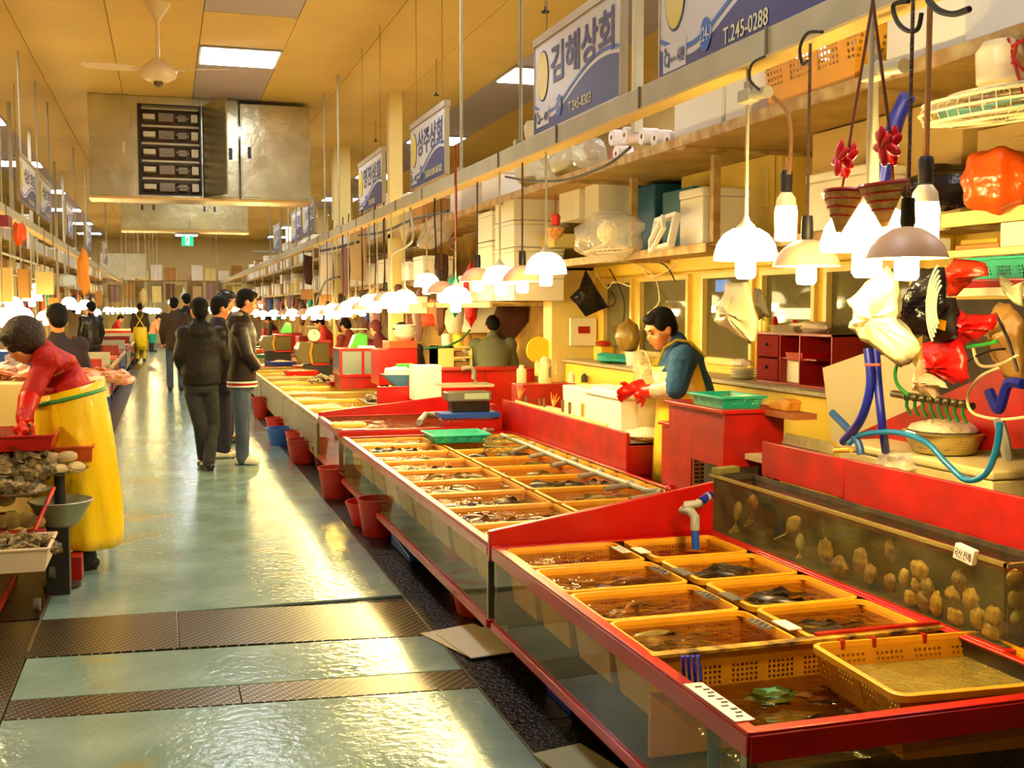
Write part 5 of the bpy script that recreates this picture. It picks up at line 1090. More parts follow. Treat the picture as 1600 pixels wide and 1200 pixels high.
# red cabinet block with teal basket, wood tool; red bins; price box
t = T('red_cabinet', 'tall red cabinet carrying the teal basket beside the dark shellfish tank', 'cabinet', (2.8, 4.9, 0)); zc_ = PX(1190, 645, 2.75).z
q0 = PX(1299, 650, 2.75).y; q1 = PX(1152, 650, 2.75).y
part('cabinet_body', MB().bx(2.64, 2.98, 4.98, 5.62, .80, zc_-.02), RED2, t, bev=.004); part('cabinet_top', MB().bx(2.62, 3.0, 4.96, 5.64, zc_-.019, zc_), RED, t, bev=.003)
part('cabinet_base', MB().bx(2.85, 2.97, 5.0, 5.6, 0, .80), DARK, t)
tray('teal_tray', (2.78, 5.22, zc_), .24, .36, .055, TEALP, TEAL, 'teal basket on top of the tall red cabinet', 'basket', tp=.86)
wsolo('wooden_tool', MB().prism([(2.9, 5.0, zc_), (2.9, 4.82, zc_), (2.9, 4.80, zc_+.05), (2.9, 4.86, zc_+.06), (2.9, 5.0, zc_+.035)], (.07, 0, 0)), M('orange_wood', (226, 150, 40), .6, var=.4, vs=10), 'orange wooden grater block beside the teal basket on the red cabinet', 'wooden tool', bev=.004)
wsolo('wood_strip', MB().bx(2.86, 2.99, 4.70, 5.1, zc_-.03, zc_-.002), M('wood_brown_strip', (150, 84, 40), .6), 'brown wooden strip under the orange wooden block', 'board')
for (px, py, w, lab) in ((1128, 640, .18, 'small red bin behind the price list box, the higher one'), (1128, 662, .22, 'red bin directly above the price list box')):
    c = PX(px, py, 2.95); tray('red_bin', (3.0, c.y, c.z-.05), w, w*1.6, .07, RED, RED, lab, 'bin', tp=.88)
t = T('price_box', 'red box with a white printed price list on its face', 'box', (2.8, 5.8, 0)); zt_ = PY(1100, 668, 5.75).z
a = PY(1080, 700, 5.75).x; b = PY(1150, 700, 5.75).x
part('box_body', MB().bx(a, b, 5.75, 6.15, .2, zt_-.02), RED2, t, bev=.004); part('box_top', MB().bx(a-.015, b+.015, 5.73, 6.17, zt_-.019, zt_), RED, t, bev=.003)
a2 = PY(1083, 700, 5.745).x; b2_ = PY(1118, 700, 5.745).x; z1 = PY(1100, 678, 5.745).z; z0 = PY(1100, 770, 5.745).z
p = part('price_list', MB().bx(a2, b2_, 5.742, 5.748, z0, z1), M('list_paper', (220, 206, 190), .6), t)
text('금일 판매품목 가격표', INK, t, (a2+.008, 5.740, z1-.03), V((1, 0, 0)), V((0, 0, 1)), (b2_-a2)*.86, .016)
m = MB()
for r_ in range(11):
    for cc in range(3): m.bx(a2+.01+cc*.034, a2+.034+cc*.034, 5.739, 5.741, z1-.06-r_*.024, z1-.05-r_*.024)
part('list_writing', m, INK, t)
# drawer cabinet red on the counter
t = T('drawer_cabinet', 'dark red open cabinet with two drawers standing on the yellow counter', 'cabinet', (3.8, 6.9, 1.105)); Yc = PX(1182, 560, 3.75).y
z0, z1 = 1.107, PX(1182, 518, 3.75).z; ye = PX(1300, 560, 3.75).y; RC = M('cabinet_red', (158, 22, 10), .4, var=.2)
ya_, yb_ = Yc, ye; d1 = ya_-.30
m = MB().bx(3.75, 3.98, yb_, ya_, z1-.015, z1).bx(3.75, 3.98, yb_, ya_, z0, z0+.015).bx(3.97, 3.98, yb_, ya_, z0, z1)
for y_ in (yb_, yb_+.35, d1, ya_-.012): m.bx(3.75, 3.97, y_, y_+.012, z0, z1)
m.bx(3.76, 3.97, d1-.4, d1, (z0+z1)/2, (z0+z1)/2+.01); part('carcass', m, RC, t)
for k in range(2):
    zz = z0+.02+k*(z1-z0-.03)/2; d = part('drawer', MB().bx(3.742, 3.95, d1+.014, ya_-.016, zz, zz+(z1-z0-.05)/2), M('drawer_red', (120, 8, 4), .8, spec=.15), t, bev=.003); part('knob', MB().ell((3.735, (d1+ya_)/2, zz+(z1-z0)/4), .012, n=8, m=6), BLACK, d)
for (px, py, w, l, h, mt, lb, nm) in ((1198, 508, .06, .07, .09, M('jar_yellow', (226, 206, 60), .4), 'yellow cup on the drawer cabinet', 'cup'), (1211, 507, .04, .045, .10, RED, 'red capped bottle on the drawer cabinet', 'bottle'), (1222, 510, .06, .06, .05, STEEL, 'small steel tin on the drawer cabinet', 'tin'), (1243, 508, .05, .05, .08, RED, 'red bottle farther along the drawer cabinet', 'bottle')):
    c = PX(px, py, 3.85); wsolo(nm, MB().lathe([(.001, 0), (w/2, 0), (w/2, h*.8), (w/2*.7, h*.85), (w/2*.6, h), (.001, h)], c=(3.85, c.y, z1+.001), n=14), mt, lb, nm)
wsolo('cloth_pile', blobmb(V((3.84, PX(1268, 500, 3.85).y, z1+.035)), (.09, .2, .04), seed=21, amp=.2), M('towel_white'), 'white cloths heaped on the drawer cabinet', 'cloth')
m = MB()
for k in range(6): m.box((3.82+R.uniform(-.01, .01), yb_+.5+R.uniform(-.04, .04), z1+.004+k*.008), (.2, .30, .006), rz=R.uniform(-.2, .2))
wsolo('newspaper_pile', m, M('newsprint', (150, 130, 96), .8), 'loose pile of newspapers on the drawer cabinet', 'newspapers') ['kind'] = 'stuff'
wsolo('red_tray', MB().tub(3.84, d1-.16, z0+.16, z0+.21, .18, .2, .006, .9), RED, 'small red tray inside the drawer cabinet', 'tray'); wsolo('foam_box', MB().bx(3.80, 3.95, yb_+.40, yb_+.62, z0+.016, z0+.16), WHITE, 'white small box in the lower hole of the drawer cabinet', 'box', bev=.004)
for k in range(4): wsolo('plate_stack', MB().lathe([(.001, 0), (.06, 0), (.095, .016), (.09, .016), (.001, .006)], c=(3.8, PX(1165, 570, 3.8).y+.03, 1.107+k*.018), n=24), WHITE, 'white plate in the small stack beside the drawer cabinet, %s' % ['lowest', 'second from below', 'second from above', 'topmost'][k], 'plate', 'plates on the counter')
wsolo('folded_cloth', blobmb(V((3.8, PX(1158, 560, 3.8).y, 1.215)), (.07, .1, .03), seed=5, amp=.12), M('towel_white'), 'white cloth resting on the plate stack', 'cloth')
# ---- foam box of the man and his work ledge
ZM = .735
wsolo('work_ledge', MB().bx(2.9, 3.22, 6.75, 9.3, ZM-.03, ZM), M('white_ledge', (236, 220, 190), .5), 'white work ledge behind the long red backboard', 'ledge', bev=.004)
wsolo('ledge_base', MB().bx(2.92, 3.18, 6.9, 9.2, 0, ZM-.031), DARK, 'dark base cabinet under the white work ledge', 'cabinet')
a = PY(928, 640, 7.35); b = PY(1042, 640, 7.0); wb = b.x-a.x
t = T('foam_box', 'big open white foam box in front of the blue sweater man', 'foam box', (3.08, 7.2, ZM), world=False)
zt_ = PX(1000, 618, 3.0).z; hb = zt_-ZM
part('box_body', MB().tub(0, 0, 0, hb-.03, .40, .66, .03, .97).tub(0, 0, hb-.0299, hb, .43, .69, .05, 1), WHITE, t, smooth=0, bev=.006)
t = T('foam_box', 'second white foam box behind the big open one, farther from the man', 'foam box', (3.1, 7.85, ZM), world=False); part('box_body', MB().tub(0, 0, 0, hb-.01, .38, .5, .03, .97), WHITE, t, bev=.006)
wsolo('crushed_ice', MB().ell((3.05, 6.82, ZM+.02), (.16, .16, .05), n=14, m=8, fn=lambda p: 1+.15*math.sin(9*p.x)*math.cos(8*p.y)), M('bubbly_white'), 'white crushed ice spilling at the end of the foam box', 'ice')['kind'] = 'stuff'
# knives in the slotted rack
kr = wsolo('slotted_rack', MB().bx(2.868, 2.885, 7.1, 9.2, .60, .80), M('rack_pale', (226, 196, 130), .6), 'pale slotted knife rack fixed behind the long red backboard', 'rack')
for k, (px, py, hgt, mt, lb) in enumerate(((822, 630, .10, WOOD, 'knife with a dark handle, last along the rack by the red block'), (843, 633, .09, WOOD, 'knife with a dark handle next to the pale twisted tool'), (850, 632, .09, WOOD, 'second knife of the close pair in the rack'), (879, 636, .10, WOOD, 'brown handled knife alone in the middle of the rack'), (890, 640, .10, WOOD, 'thick brown handled knife beside the middle one'), (910, 642, .10, YEL, 'yellow handled scraper before the foam box'), (919, 645, .11, WOOD, 'dark handled knife before the foam box'), (932, 650, .1, CARD, 'pale handled tool before the foam box corner'))):
    c = PX(px, py, 2.895); t = T('knife', lb, 'knife', V((2.895, c.y, c.z-.05))); part('handle', MB().tube([c+V((0, 0, -.04)), c+V((0, 0, hgt*.55))], [.011, .013], 8), mt, t); part('blade', MB().box(c+V((0, 0, -.08)), (.003, .025, .08)), STEEL, t)
for k, (px, py) in enumerate(((812, 615), (865, 628), (915, 628))):
    c = PX(px, py, 2.95); m = MB()
    for q in range(4): m.tube([c+V((0, .0, -.04)), c+V((0, .03*q-.05, .0)), c+V((.01, .07*q-.12, .05+.02*(q % 2)))], [.008, .006, .002], 6)
    wsolo('crab_leg', m, M('crab_orange', (236, 150, 40), .4), 'orange crab legs sticking up behind the knife rack, %s' % ['by the red block', 'between the knives', 'by the foam box'][k], 'crab legs')
# red blocks beyond the ledge, scale, kettle etc
def rb(x0, x1, y0, y1, Y, dy, lab, mat=RED, name='red_cabinet', cat='cabinet', bev=.005):
    m = bY(x0, x1, y0, y1, Y, dy); zs = [p[2] for p in m.v]
    return wsolo(name, m, mat, lab, cat, bev=bev)
t1_ = T('red_cabinet', 'big bright red cabinet block behind the digital scale', 'cabinet', (3.0, 9.8, .0)); X_ = lambda px, Y: PY(px, 600, Y).x
zz = PY(760, 576, 10.75).z; part('cabinet_body', MB().bx(X_(690, 10.75), X_(835, 10.75), 10.75, 11.15, 0, zz-.02), RED, t1_, bev=.004); part('cabinet_top', MB().bx(X_(688, 10.75), X_(836, 10.75), 10.73, 11.17, zz-.019, zz), RED2, t1_, bev=.003)
part('side_panel', MB().bx(X_(758, 10.75), X_(760, 10.75), 10.745, 10.7495, .4, zz-.03), M('seam_dark_red', (120, 6, 4), .5), t1_)
rb(648, 690, 571, 626, 10.73, .25, 'pale foam board block standing beside the bright red cabinet', WHITE, 'foam_block', 'foam block')
wsolo('red_drawer_unit', MB().bx(2.98, 3.5, 9.35, 9.66, 0, PY(880, 600, 9.35).z), RED2, 'low dark red drawer unit beneath the kettle', 'cabinet', bev=.006)
# blue shelf & scale
Yb = 8.95+.5; zb_ = PX(740, 646, 2.75).z
t = T('digital_scale', 'digital weighing scale with clear tray on a blue ledge', 'scale', (2.66, 9.5, zb_))
sx0, sx1 = PY(690, 650, 9.4).x, PY(782, 650, 9.4).x
wsolo('scale_ledge', bY(690, 782, 644, 655, 9.35, .25), BLUE, 'blue ledge under the digital scale', 'ledge', bev=.004)
wsolo('scale_plinth', bY(694, 782, 655, 690, 9.38, .2), RED, 'red plinth under the blue ledge of the scale', 'plinth', bev=.004)
part('scale_body', bY(700, 768, 612, 628, 9.4, .2), M('scale_grey', (110, 110, 100), .4), t, bev=.01); part('display', bY(726, 764, 614, 624, 9.39, .009), M('lcd_glow', (170, 190, 170), .3), t)
part('weighing_tray', bY(692, 772, 600, 606, 9.36, .28), MX('tray_clear', (.9, .9, .85), .35, (230, 220, 200), 1, .1), t); part('scale_foot', bY(706, 765, 628, 644, 9.45, .15), BLACK, t)
wsolo('water_pipe', MB().tube([PY(722, 576, 10.6), PY(736, 574, 10.6), PY(741, 580, 10.6), PY(740, 592, 10.6)], .024, 10).tube([PY(740, 590, 10.6), PY(746, 602, 10.6)], .015, 8), GREYP, 'grey elbow pipe over the digital scale', 'pipe')
# kettle
c = PY(852, 598, 9.5); c.z = PY(880, 600, 9.35).z+.001; c = V((c.x, 9.5, c.z)); t = T('electric_kettle', 'white electric kettle on the red drawer unit', 'kettle', c, world=False); k_ = .8
part('kettle_body', MB().lathe([(.001, 0), (.08*k_, 0), (.082*k_, .02), (.07*k_, .16), (.055*k_, .215), (.03*k_, .235), (.001, .24)], n=24), M('kettle_white', (236, 214, 160), .35), t); part('handle', MB().tube([(.05, 0, .20), (.10, 0, .19), (.105, 0, .08), (.065, 0, .04)], .013, 8), MATS['kettle_white'], t)
part('spout', MB().tube([(-.055, 0, .15), (-.085, 0, .20)], [.022, .012], 8), MATS['kettle_white'], t); part('water_window', MB().box((.02, -.066, .1), (.022, .01, .09)), M('window_grey', (120, 110, 90), .3), t)
for (px, py, Y, r, h, mt, lb, nm) in ((815, 585, 9.6, .045, .16, M('bottle_cream', (236, 220, 170), .4), 'cream milk carton beside the kettle', 'carton'), (893, 587, 9.5, .03, .1, WHITE, 'small white jar by the kettle', 'jar'), (913, 590, 9.5, .03, .08, M('jar_dark', (70, 60, 50), .4), 'dark jar by the kettle', 'jar'), (932, 592, 9.5, .035, .06, WHITE, 'white small cup at the drawer unit end', 'cup')):
    c2 = PY(px, py, Y); wsolo(nm, MB().lathe([(.001, 0), (r, 0), (r, h*.75), (r*.5, h*.85), (r*.45, h), (.001, h)], c=(c2.x, Y, c.z), n=16), mt, lb, nm)
# yellow round lid, beige appliance behind the kettle
wsolo('yellow_disc', MB().lathe([(.001, -.01), (.125, -.01), (.13, 0), (.125, .01), (.001, .01)], M=Matrix.Rotation(math.pi/2, 3, 'X'), c=PY(842, 547, 10.3), n=32), M('lid_yellow', (250, 206, 50), .4), 'round yellow lid standing behind the kettle', 'lid')
rb(850, 892, 548, 590, 10.4, .3, 'cream appliance with a round dark dial behind the kettle', M('appliance_cream', (236, 206, 120), .45), 'appliance', 'appliance')
wsolo('round_fan_dial', MB().lathe([(.001, -.01), (.075, -.01), (.075, .01), (.001, .01)], M=Matrix.Rotation(math.pi/2, 3, 'X'), c=PY(872, 554, 10.35), n=24), M('dial_dark', (90, 70, 40), .5), 'dark round dial on the cream appliance', 'dial')
rb(892, 932, 497, 540, 10.12, .05, 'white leaning calendar board with a small red mark', WHITE, 'calendar_board', 'board', 0)
rb(904, 922, 510, 521, 10.105, .008, 'small red mark on the leaning white board', RED, 'red_label', 'label', 0)
# dark hanging bag & clothes over the wall of second stall
def drapeY(pts, Y, d, mat, lab, name, cat, seed=0):
    P_ = [PY(x, y, Y) for x, y in pts]; s_ = MB(); c = sum(P_, V())/len(P_); n = len(P_)
    rg = []
    for (u, dd) in ((0, 0), (.15, .5), (.4, .8), (.75, 1)): rg.append([p.lerp(c, u)+V((0, -d*dd*(1+.3*math.sin(i*2.1+seed)), 0)) for i, p in enumerate(P_)])
    bk = [[q+V((0, 2*(P_[i].y-q.y), 0)) for i, q in enumerate(r_)] for r_ in rg[1:]]
    seq = [r_ for r_ in reversed(rg)]+bk; vs = [p for r_ in seq for p in r_]; fs = []
    for k in range(len(seq)-1):
        for i in range(n): fs.append((k*n+i, k*n+(i+1) % n, (k+1)*n+(i+1) % n, (k+1)*n+i))
    fs += [tuple(range(n-1, -1, -1)), tuple((len(seq)-1)*n+i for i in range(n))]
    o = wsolo(name, s_.add(vs, fs), mat, lab, cat, smooth=60); zt = max(p.z for p in P_); zz = 2.54 if zt > 1.88 else 1.935
    if Y > 10.8 and zt < zz: i = max(range(n), key=lambda q: P_[q].z); b_ = P_[i]-V(o.location); part('hanging_cord', MB().tube([b_-V((0, 0, .03)), V((b_.x, b_.y, zz-o.location.z))], .004, 4), BC, o)
    return o
drapeY([(915, 420), (932, 450), (950, 480), (935, 486), (915, 495), (900, 475), (890, 465), (905, 450)], 9.6, .05, BBAG, 'black plastic bag tied on a hook by the cream pillar', 'hanging_bag', 'bag', 1)
for (pts, mt, lb) in (([(845, 478), (855, 476), (858, 540), (842, 536)], M('towel_yellow', (236, 196, 70), .8, bump=.6, bs=20), 'yellow towel hanging behind the yellow round lid'), ([(862, 460), (872, 455), (878, 525), (868, 532), (858, 500)], M('towel_cream', (230, 200, 130), .8, bump=.6, bs=20), 'cream towels hanging beside the yellow towel'), ([(880, 430), (890, 428), (892, 505), (882, 510)], M('cloth_navy', (50, 44, 80), .8), 'narrow navy cloth hanging beside the cream towels'), ([(780, 470), (800, 455), (830, 460), (828, 500), (800, 535), (775, 530), (768, 500)], M('jacket_brown', (74, 40, 20), .8, bump=.5, bs=12), 'dark brown jacket hanging over the grey green sweater person'), ([(845, 450), (862, 445), (862, 475), (845, 476)], M('cloth_blue', (56, 50, 110), .8), 'short blue cloth hanging above the yellow towel')):
    drapeY(pts, 12.3, .05, mt, lb, 'hanging_cloth', 'cloth', 2)
# partition behind second stall and its white fridge
struct('wall_partition', MB().bx(3.3, 4.4, 13.2, 13.25, 0, 1.62), M('partition_paint', (236, 196, 96), .6, var=.15))
rb(735, 790, 468, 520, 12.8, .5, 'pale refrigerator side behind the grey green sweater person', WHITE, 'refrigerator', 'refrigerator')
rb(628, 668, 463, 490, 13.4, .4, 'pale foam box hanging behind the lamps beside the curved lamp arm', WHITE, 'foam_box', 'foam box')
drapeY([(658, 491), (690, 490), (686, 512), (674, 508), (660, 511)], 12.9, .05, M('orange_red_cloth', (220, 60, 20), .6), 'orange red bag hanging under the trio of lamps', 'hanging_bag', 'bag', 3)
drapeY([(696, 486), (712, 470), (726, 475), (724, 505), (716, 524), (700, 520), (694, 505)], 12.7, .06, M('towel_white'), 'white towel hanging under the trio of lamps', 'hanging_cloth', 'cloth', 4)
t = T('shelf_unit', 'small cream shelf unit with open shelves behind the pale foam block', 'shelf', PY(710, 578, 12.2)); a = PY(682, 579, 12.2); b = PY(738, 541, 12.2)
m = MB().bx(a.x, b.x, 12.2, 12.55, b.z-.02, b.z).bx(a.x, b.x, 12.2, 12.55, a.z, a.z+.02).bx(a.x, a.x+.02, 12.2, 12.55, a.z, b.z).bx(b.x-.02, b.x, 12.2, 12.55, a.z, b.z).bx(a.x+.2, b.x, 12.2, 12.55, (a.z+b.z)/2, (a.z+b.z)/2+.015).bx(a.x, a.x+.2, 12.2, 12.55, a.z, b.z)
part('carcass', m, CREAM, t); part('stored_papers', MB().bx(a.x+.22, b.x-.04, 12.24, 12.5, a.z+.02, a.z+.09).bx(a.x+.22, b.x-.08, 12.24, 12.5, (a.z+b.z)/2+.015, (a.z+b.z)/2+.07), M('paper_brown', (150, 110, 60), .7), t)
wsolo('unit_stand', MB().bx(a.x, b.x, 12.2, 12.55, 0, a.z-.001), DARK, 'dark stand under the small cream shelf unit', 'stand')
for k, (x, lb) in enumerate(((697, 'white cup on the small cream shelf unit'), (715, 'clear jar on the small cream shelf unit'), (730, 'orange jar on the small cream shelf unit'))): wsolo('jar', MB().lathe([(.001, 0), (.05, 0), (.055, .12), (.03, .14), (.001, .14)], c=(PY(x, 541, 12.35).x, 12.35, b.z), n=16), (WHITE, M('jar_yellow'), CARD)[k], lb, 'jar')
wsolo('green_hose', MB().tube([PY(662, 545, 11.9), PY(700, 541, 11.9), PY(722, 530, 11.9), PY(735, 515, 11.9)], .012, 8), M('hose_dark_green', (30, 90, 50), .5), 'dark green hose draped behind the white bowls', 'hose')
for k, (x, y0_, y1_, Y, w, mt, lb) in enumerate(((482, 398, 446, 18, 14, M('jacket_brown'), 'brown garment hanging under the shelves past the pale column'), (512, 395, 470, 17.4, 22, WHITE, 'tall white package hanging under the shelves past the pale column'), (540, 385, 462, 17, 14, M('hang_mauve', (150, 110, 110), .7), 'mauve garment hanging beside the tall white package'), (560, 352, 440, 16.6, 26, M('pale_tan', (190, 160, 110), .7), 'pale tan locker front under the shelf past the pale column'), (690, 395, 450, 12.9, 20, M('jacket_brown'), 'brown bag hanging behind the film covered rack'))):
    drapeY([(x-w/2, y0_), (x+w/2, y0_+3), (x+w/2+1, (y0_+y1_)/2), (x+w/2-2, y1_), (x-w/2+2, y1_-3), (x-w/2-1, (y0_+y1_)/2)], Y, .05, mt, lb, 'hanging_cloth', 'cloth', k)
rb(472, 489, 452, 468, 17.6, .2, 'orange carton beneath the brown garment far along the stalls', CARD, 'carton', 'carton'); rb(498, 518, 460, 478, 16.8, .2, 'orange carton beneath the tall white package', CARD, 'carton', 'carton')
rb(741, 770, 540, 562, 12.4, .2, 'small white carton behind the grey green sweater person', WHITE, 'carton', 'carton')
# fan, teal cloth, red-white items on counter end (930-1000)
ctz = 1.106
wsolo('teal_cloth', blobmb(V((3.78, PX(958, 545, 3.8).y, ctz+.045)), (.1, .28, .05), seed=31, amp=.2), M('teal_cloth', (30, 150, 130), .8, bump=.7, bs=20), 'crumpled teal cloth on the counter end by the pillar', 'cloth')
wsolo('snack_box', MB().box((3.85, PX(935, 540, 3.8).y, ctz+.07), (.12, .2, .13)), M('box_yellow_red', (240, 180, 40), .5), 'yellow box on the counter end beside the teal cloth', 'box', bev=.004)
wsolo('red_cloth', blobmb(V((3.85, PX(936, 535, 3.8).y, ctz+.16)), (.06, .12, .03), seed=2, amp=.2), RED, 'red cloth lying on the yellow box', 'cloth')
c = PX(992, 555, 3.8); wsolo('white_tub', MB().lathe([(.001, 0), (.07, 0), (.085, .12), (.078, .12), (.066, .01), (.001, .01)], c=(3.8, c.y, ctz), n=20), WHITE, 'white tub on the counter behind the plastic bag of greens', 'tub')
wsolo('clear_bag', blobmb(V((3.75, PX(990, 520, 3.8).y, 1.35)), (.1, .14, .14), seed=17, amp=.15), M('bag_brown_clear', (150, 120, 50), .3, bump=1, bs=12), 'clear bag of greens standing above the white tub', 'bag')
c = PX(1012, 580, 3.5); t = T('floor_fan', 'white round desk fan behind the blue sweater man', 'fan', V((3.45, c.y, 0)), world=False)
m = MB(); cz = c.z
for rr in (.16, .12, .08, .04): m.tube([(0, rr*math.cos(q*math.pi/16), cz+rr*math.sin(q*math.pi/16)) for q in range(33)], .004, 5)
for k in range(32): a = k*math.pi/16; m.tube([(-.02, .03*math.cos(a), cz+.03*math.sin(a)), (-.01, .16*math.cos(a), cz+.16*math.sin(a))], .0022, 4)
part('guard', m, M('fan_cream', (240, 220, 170), .4), t); part('motor_housing', MB().ell((.06, 0, cz), (.08, .06, .06)), MATS['fan_cream'], t); part('stand', MB().tube([(.06, 0, 0), (.06, 0, cz-.05)], .018, 10).lathe([(.001, 0), (.13, 0), (.12, .03), (.001, .04)]), MATS['fan_cream'], t)
# wires and sockets on the yellow wall
for k, pts in enumerate([[(930, 425), (948, 450), (960, 440), (985, 448)], [(952, 420), (975, 470), (970, 530)], [(1000, 400), (1010, 430), (1040, 425), (1060, 405)], [(1010, 405), (1040, 415), (1055, 440)], [(985, 410), (1020, 430), (1030, 470), (1012, 490)], [(940, 470), (950, 480), (962, 470), (955, 455)]]):
    cable(pts, 3.86, .006, (IV, BC)[k % 2], 'tangled cable pinned along the yellow wall above the windows, %s from the pillar' % nth(k), 'cable', grp='wall cables')
# buckets and things under the tanks
def bucket(c, r, h, mat, lab, name='bucket', cat='bucket', grp=None, handle=True):
    t = T(name, lab, cat, c, grp, world=False)
    part('bucket_body', MB().lathe([(.001, 0), (r*.74, 0), (r*.76, .01), (r*.98, h-.02), (r, h-.02), (r*1.04, h), (r*.96, h), (r*.93, h-.03), (r*.72, .012), (r*.3, .012), (.001, .012)], n=32), mat, t)
    if handle: part('handle', MB().tube([(0, -r, h-.02), (r*.4, -r*.98, h*.75), (r*.9, -r*.4, h*.6), (r, 0, h-.03)], .004, 5), GALV, t)
    return t
bucket(V((1.34, 9.32, .012)), .15, .255, TILEB, 'red bucket alone in front of the small red railed tank')
bucket(V((1.40, 7.68, .012)), .15, .26, TILEB, 'tall red bucket under the long basket tank, beside a wide red basin')
o = bucket(V((1.42, 8.08, .012)), .19, .17, M('basin_red', (200, 20, 10), .35), 'wide bright red basin behind the tall red bucket', 'basin', 'basin', handle=False)
bucket(V((1.54, 5.55, .012)), .16, .20, TILEB, 'low red bucket under the near end of the long basket tank', 'bucket', 'bucket')
bucket(V((1.62, 6.05, .012)), .15, .28, M('basin_red'), 'bright red pail deep under the long basket tank behind a rolled hose')
bucket(V((1.33, 11.55, .012)), .17, .24, TILEB, 'large red bucket in the cluster before the open metal tanks')
bucket(V((1.36, 12.3, .012)), .14, .24, M('bucket_orange_red', (210, 50, 20), .4), 'orange red bucket behind the large one in the cluster')
bucket(V((1.28, 13.1, .012)), .2, .2, M('basin_blue', (40, 90, 170), .4), 'blue basin in the bucket cluster', 'basin', 'basin', handle=False)
bucket(V((1.32, 14.1, .012)), .16, .22, M('basin_red'), 'red bucket just beyond the blue basin')
bucket(V((1.30, 16.4, .012)), .14, .3, TILEB, 'red bucket leaning by the customers in jeans')
bucket(V((1.50, 11.0, .012)), .15, .22, M('bucket_maroon', (110, 24, 20), .4), 'dark maroon bucket tucked under the open metal tank')
wsolo('blue_mat', MB().hexa([(1.42, 6.75, .013), (1.72, 6.75, .013), (1.72, 7.35, .013), (1.42, 7.35, .013), (1.42, 6.75, .05), (1.72, 6.75, .05), (1.72, 7.35, .09), (1.42, 7.35, .09)]), BLUE, 'blue plastic tray lying under the long basket tank', 'tray', bev=.006)
wsolo('blue_crate', MB().tub(1.85, 7.5, 0, .16, .4, .7, .01, .95), M('blue_deep', (10, 30, 130), .4), 'deep blue crate far under the long basket tank', 'crate')
wsolo('drain_hose', MB().tube([(1.6, 6.5, .03), (1.66, 6.2, .03), (1.6, 5.9, .03), (1.64, 5.6, .03)], .03, 10), M('hose_grime', (110, 90, 50), .7), 'grimy drain hose lying under the long basket tank', 'hose')
for k, (x, y, rz) in enumerate(((1.36, 5.08, .3), (1.40, 5.0, .15))): wsolo('foam_sheet', MB().box((x, y, .018+k*.008), (.30, .42, .006), rz=rz), M('sheet_white', (226, 210, 170), .6), 'thin white plastic sheet on the drain cover, %s one' % ('lower' if k == 0 else 'upper'), 'sheet', bev=.001)
wsolo('foam_sheet', MB().box((1.34, 3.55, .018), (.2, .3, .008), rz=.2), M('sheet_grey', (160, 156, 120), .6), 'grey sheet on the drain cover under the front tank', 'sheet')
wsolo('blue_crate', MB().tub(1.62, 4.15, 0, .13, .3, .3, .01, .95), M('blue_deep'), 'blue crate under the front tank', 'crate')
wsolo('blue_crate', MB().tub(1.62, 3.1, 0, .13, .3, .3, .01, .95), M('blue_deep'), 'blue crate under the front tank, closer to the tank corner', 'crate')
# ================================================================ PEOPLE
def rem(name, mb, mat, parent, voxel=.012, sm=4, label=None):
    me = mb.mesh(name+'_src', mat, 0); o = bpy.data.objects.new(name+'_src', me); COL.objects.link(o)
    m = o.modifiers.new('r', 'REMESH'); m.mode = 'VOXEL'; m.voxel_size = voxel; m.use_smooth_shade = True
    m = o.modifiers.new('s', 'SMOOTH'); m.factor = .5; m.iterations = sm
    bpy.context.view_layer.update(); dg = bpy.context.evaluated_depsgraph_get()
    n = bpy.data.meshes.new_from_object(o.evaluated_get(dg)); n.name = name; n.materials.clear(); n.materials.append(mat)
    bpy.data.objects.remove(o); bpy.data.meshes.remove(me)
    n.polygons.foreach_set('use_smooth', [True]*len(n.polygons))
    return part(name, n, mat, parent, label=label)
def cap(m, p0, p1, r0, r1, n=12, fl=1.0):
    p0, p1 = V(p0), V(p1); d = p1-p0; L = d.length; t = d/L
    pts = [p0-t*r0*.95, p0-t*r0*.7, p0-t*r0*.3, p0, p1, p1+t*r1*.3, p1+t*r1*.7, p1+t*r1*.95]
    return m.tube(pts, [r0*.3, r0*.72, r0*.96, r0, r1, r1*.96, r1*.72, r1*.3], n, True, fl)
def loft(m, rings, n=20):   # rings: (center, xaxis, yaxis, rx, ry)
    vs = []; fs = []
    for c, xa, ya, rx, ry in rings:
        for k in range(n): q = 2*math.pi*k/n; vs.append(c+xa*math.cos(q)*rx+ya*math.sin(q)*ry)
    for i in range(len(rings)-1):
        for k in range(n): fs.append((i*n+k, i*n+(k+1) % n, i*n+n+(k+1) % n, i*n+n+k))
    fs += [tuple(range(n-1, -1, -1)), tuple((len(rings)-1)*n+k for k in range(n))]; return m.add(vs, fs)
SKIN = M('skin', (226, 150, 96), .5, sss=0); HAIR = M('black_hair', (12, 8, 7), .7, bump=.8, bs=90, stretch=(1, 1, .3), spec=.2, bd=.01)
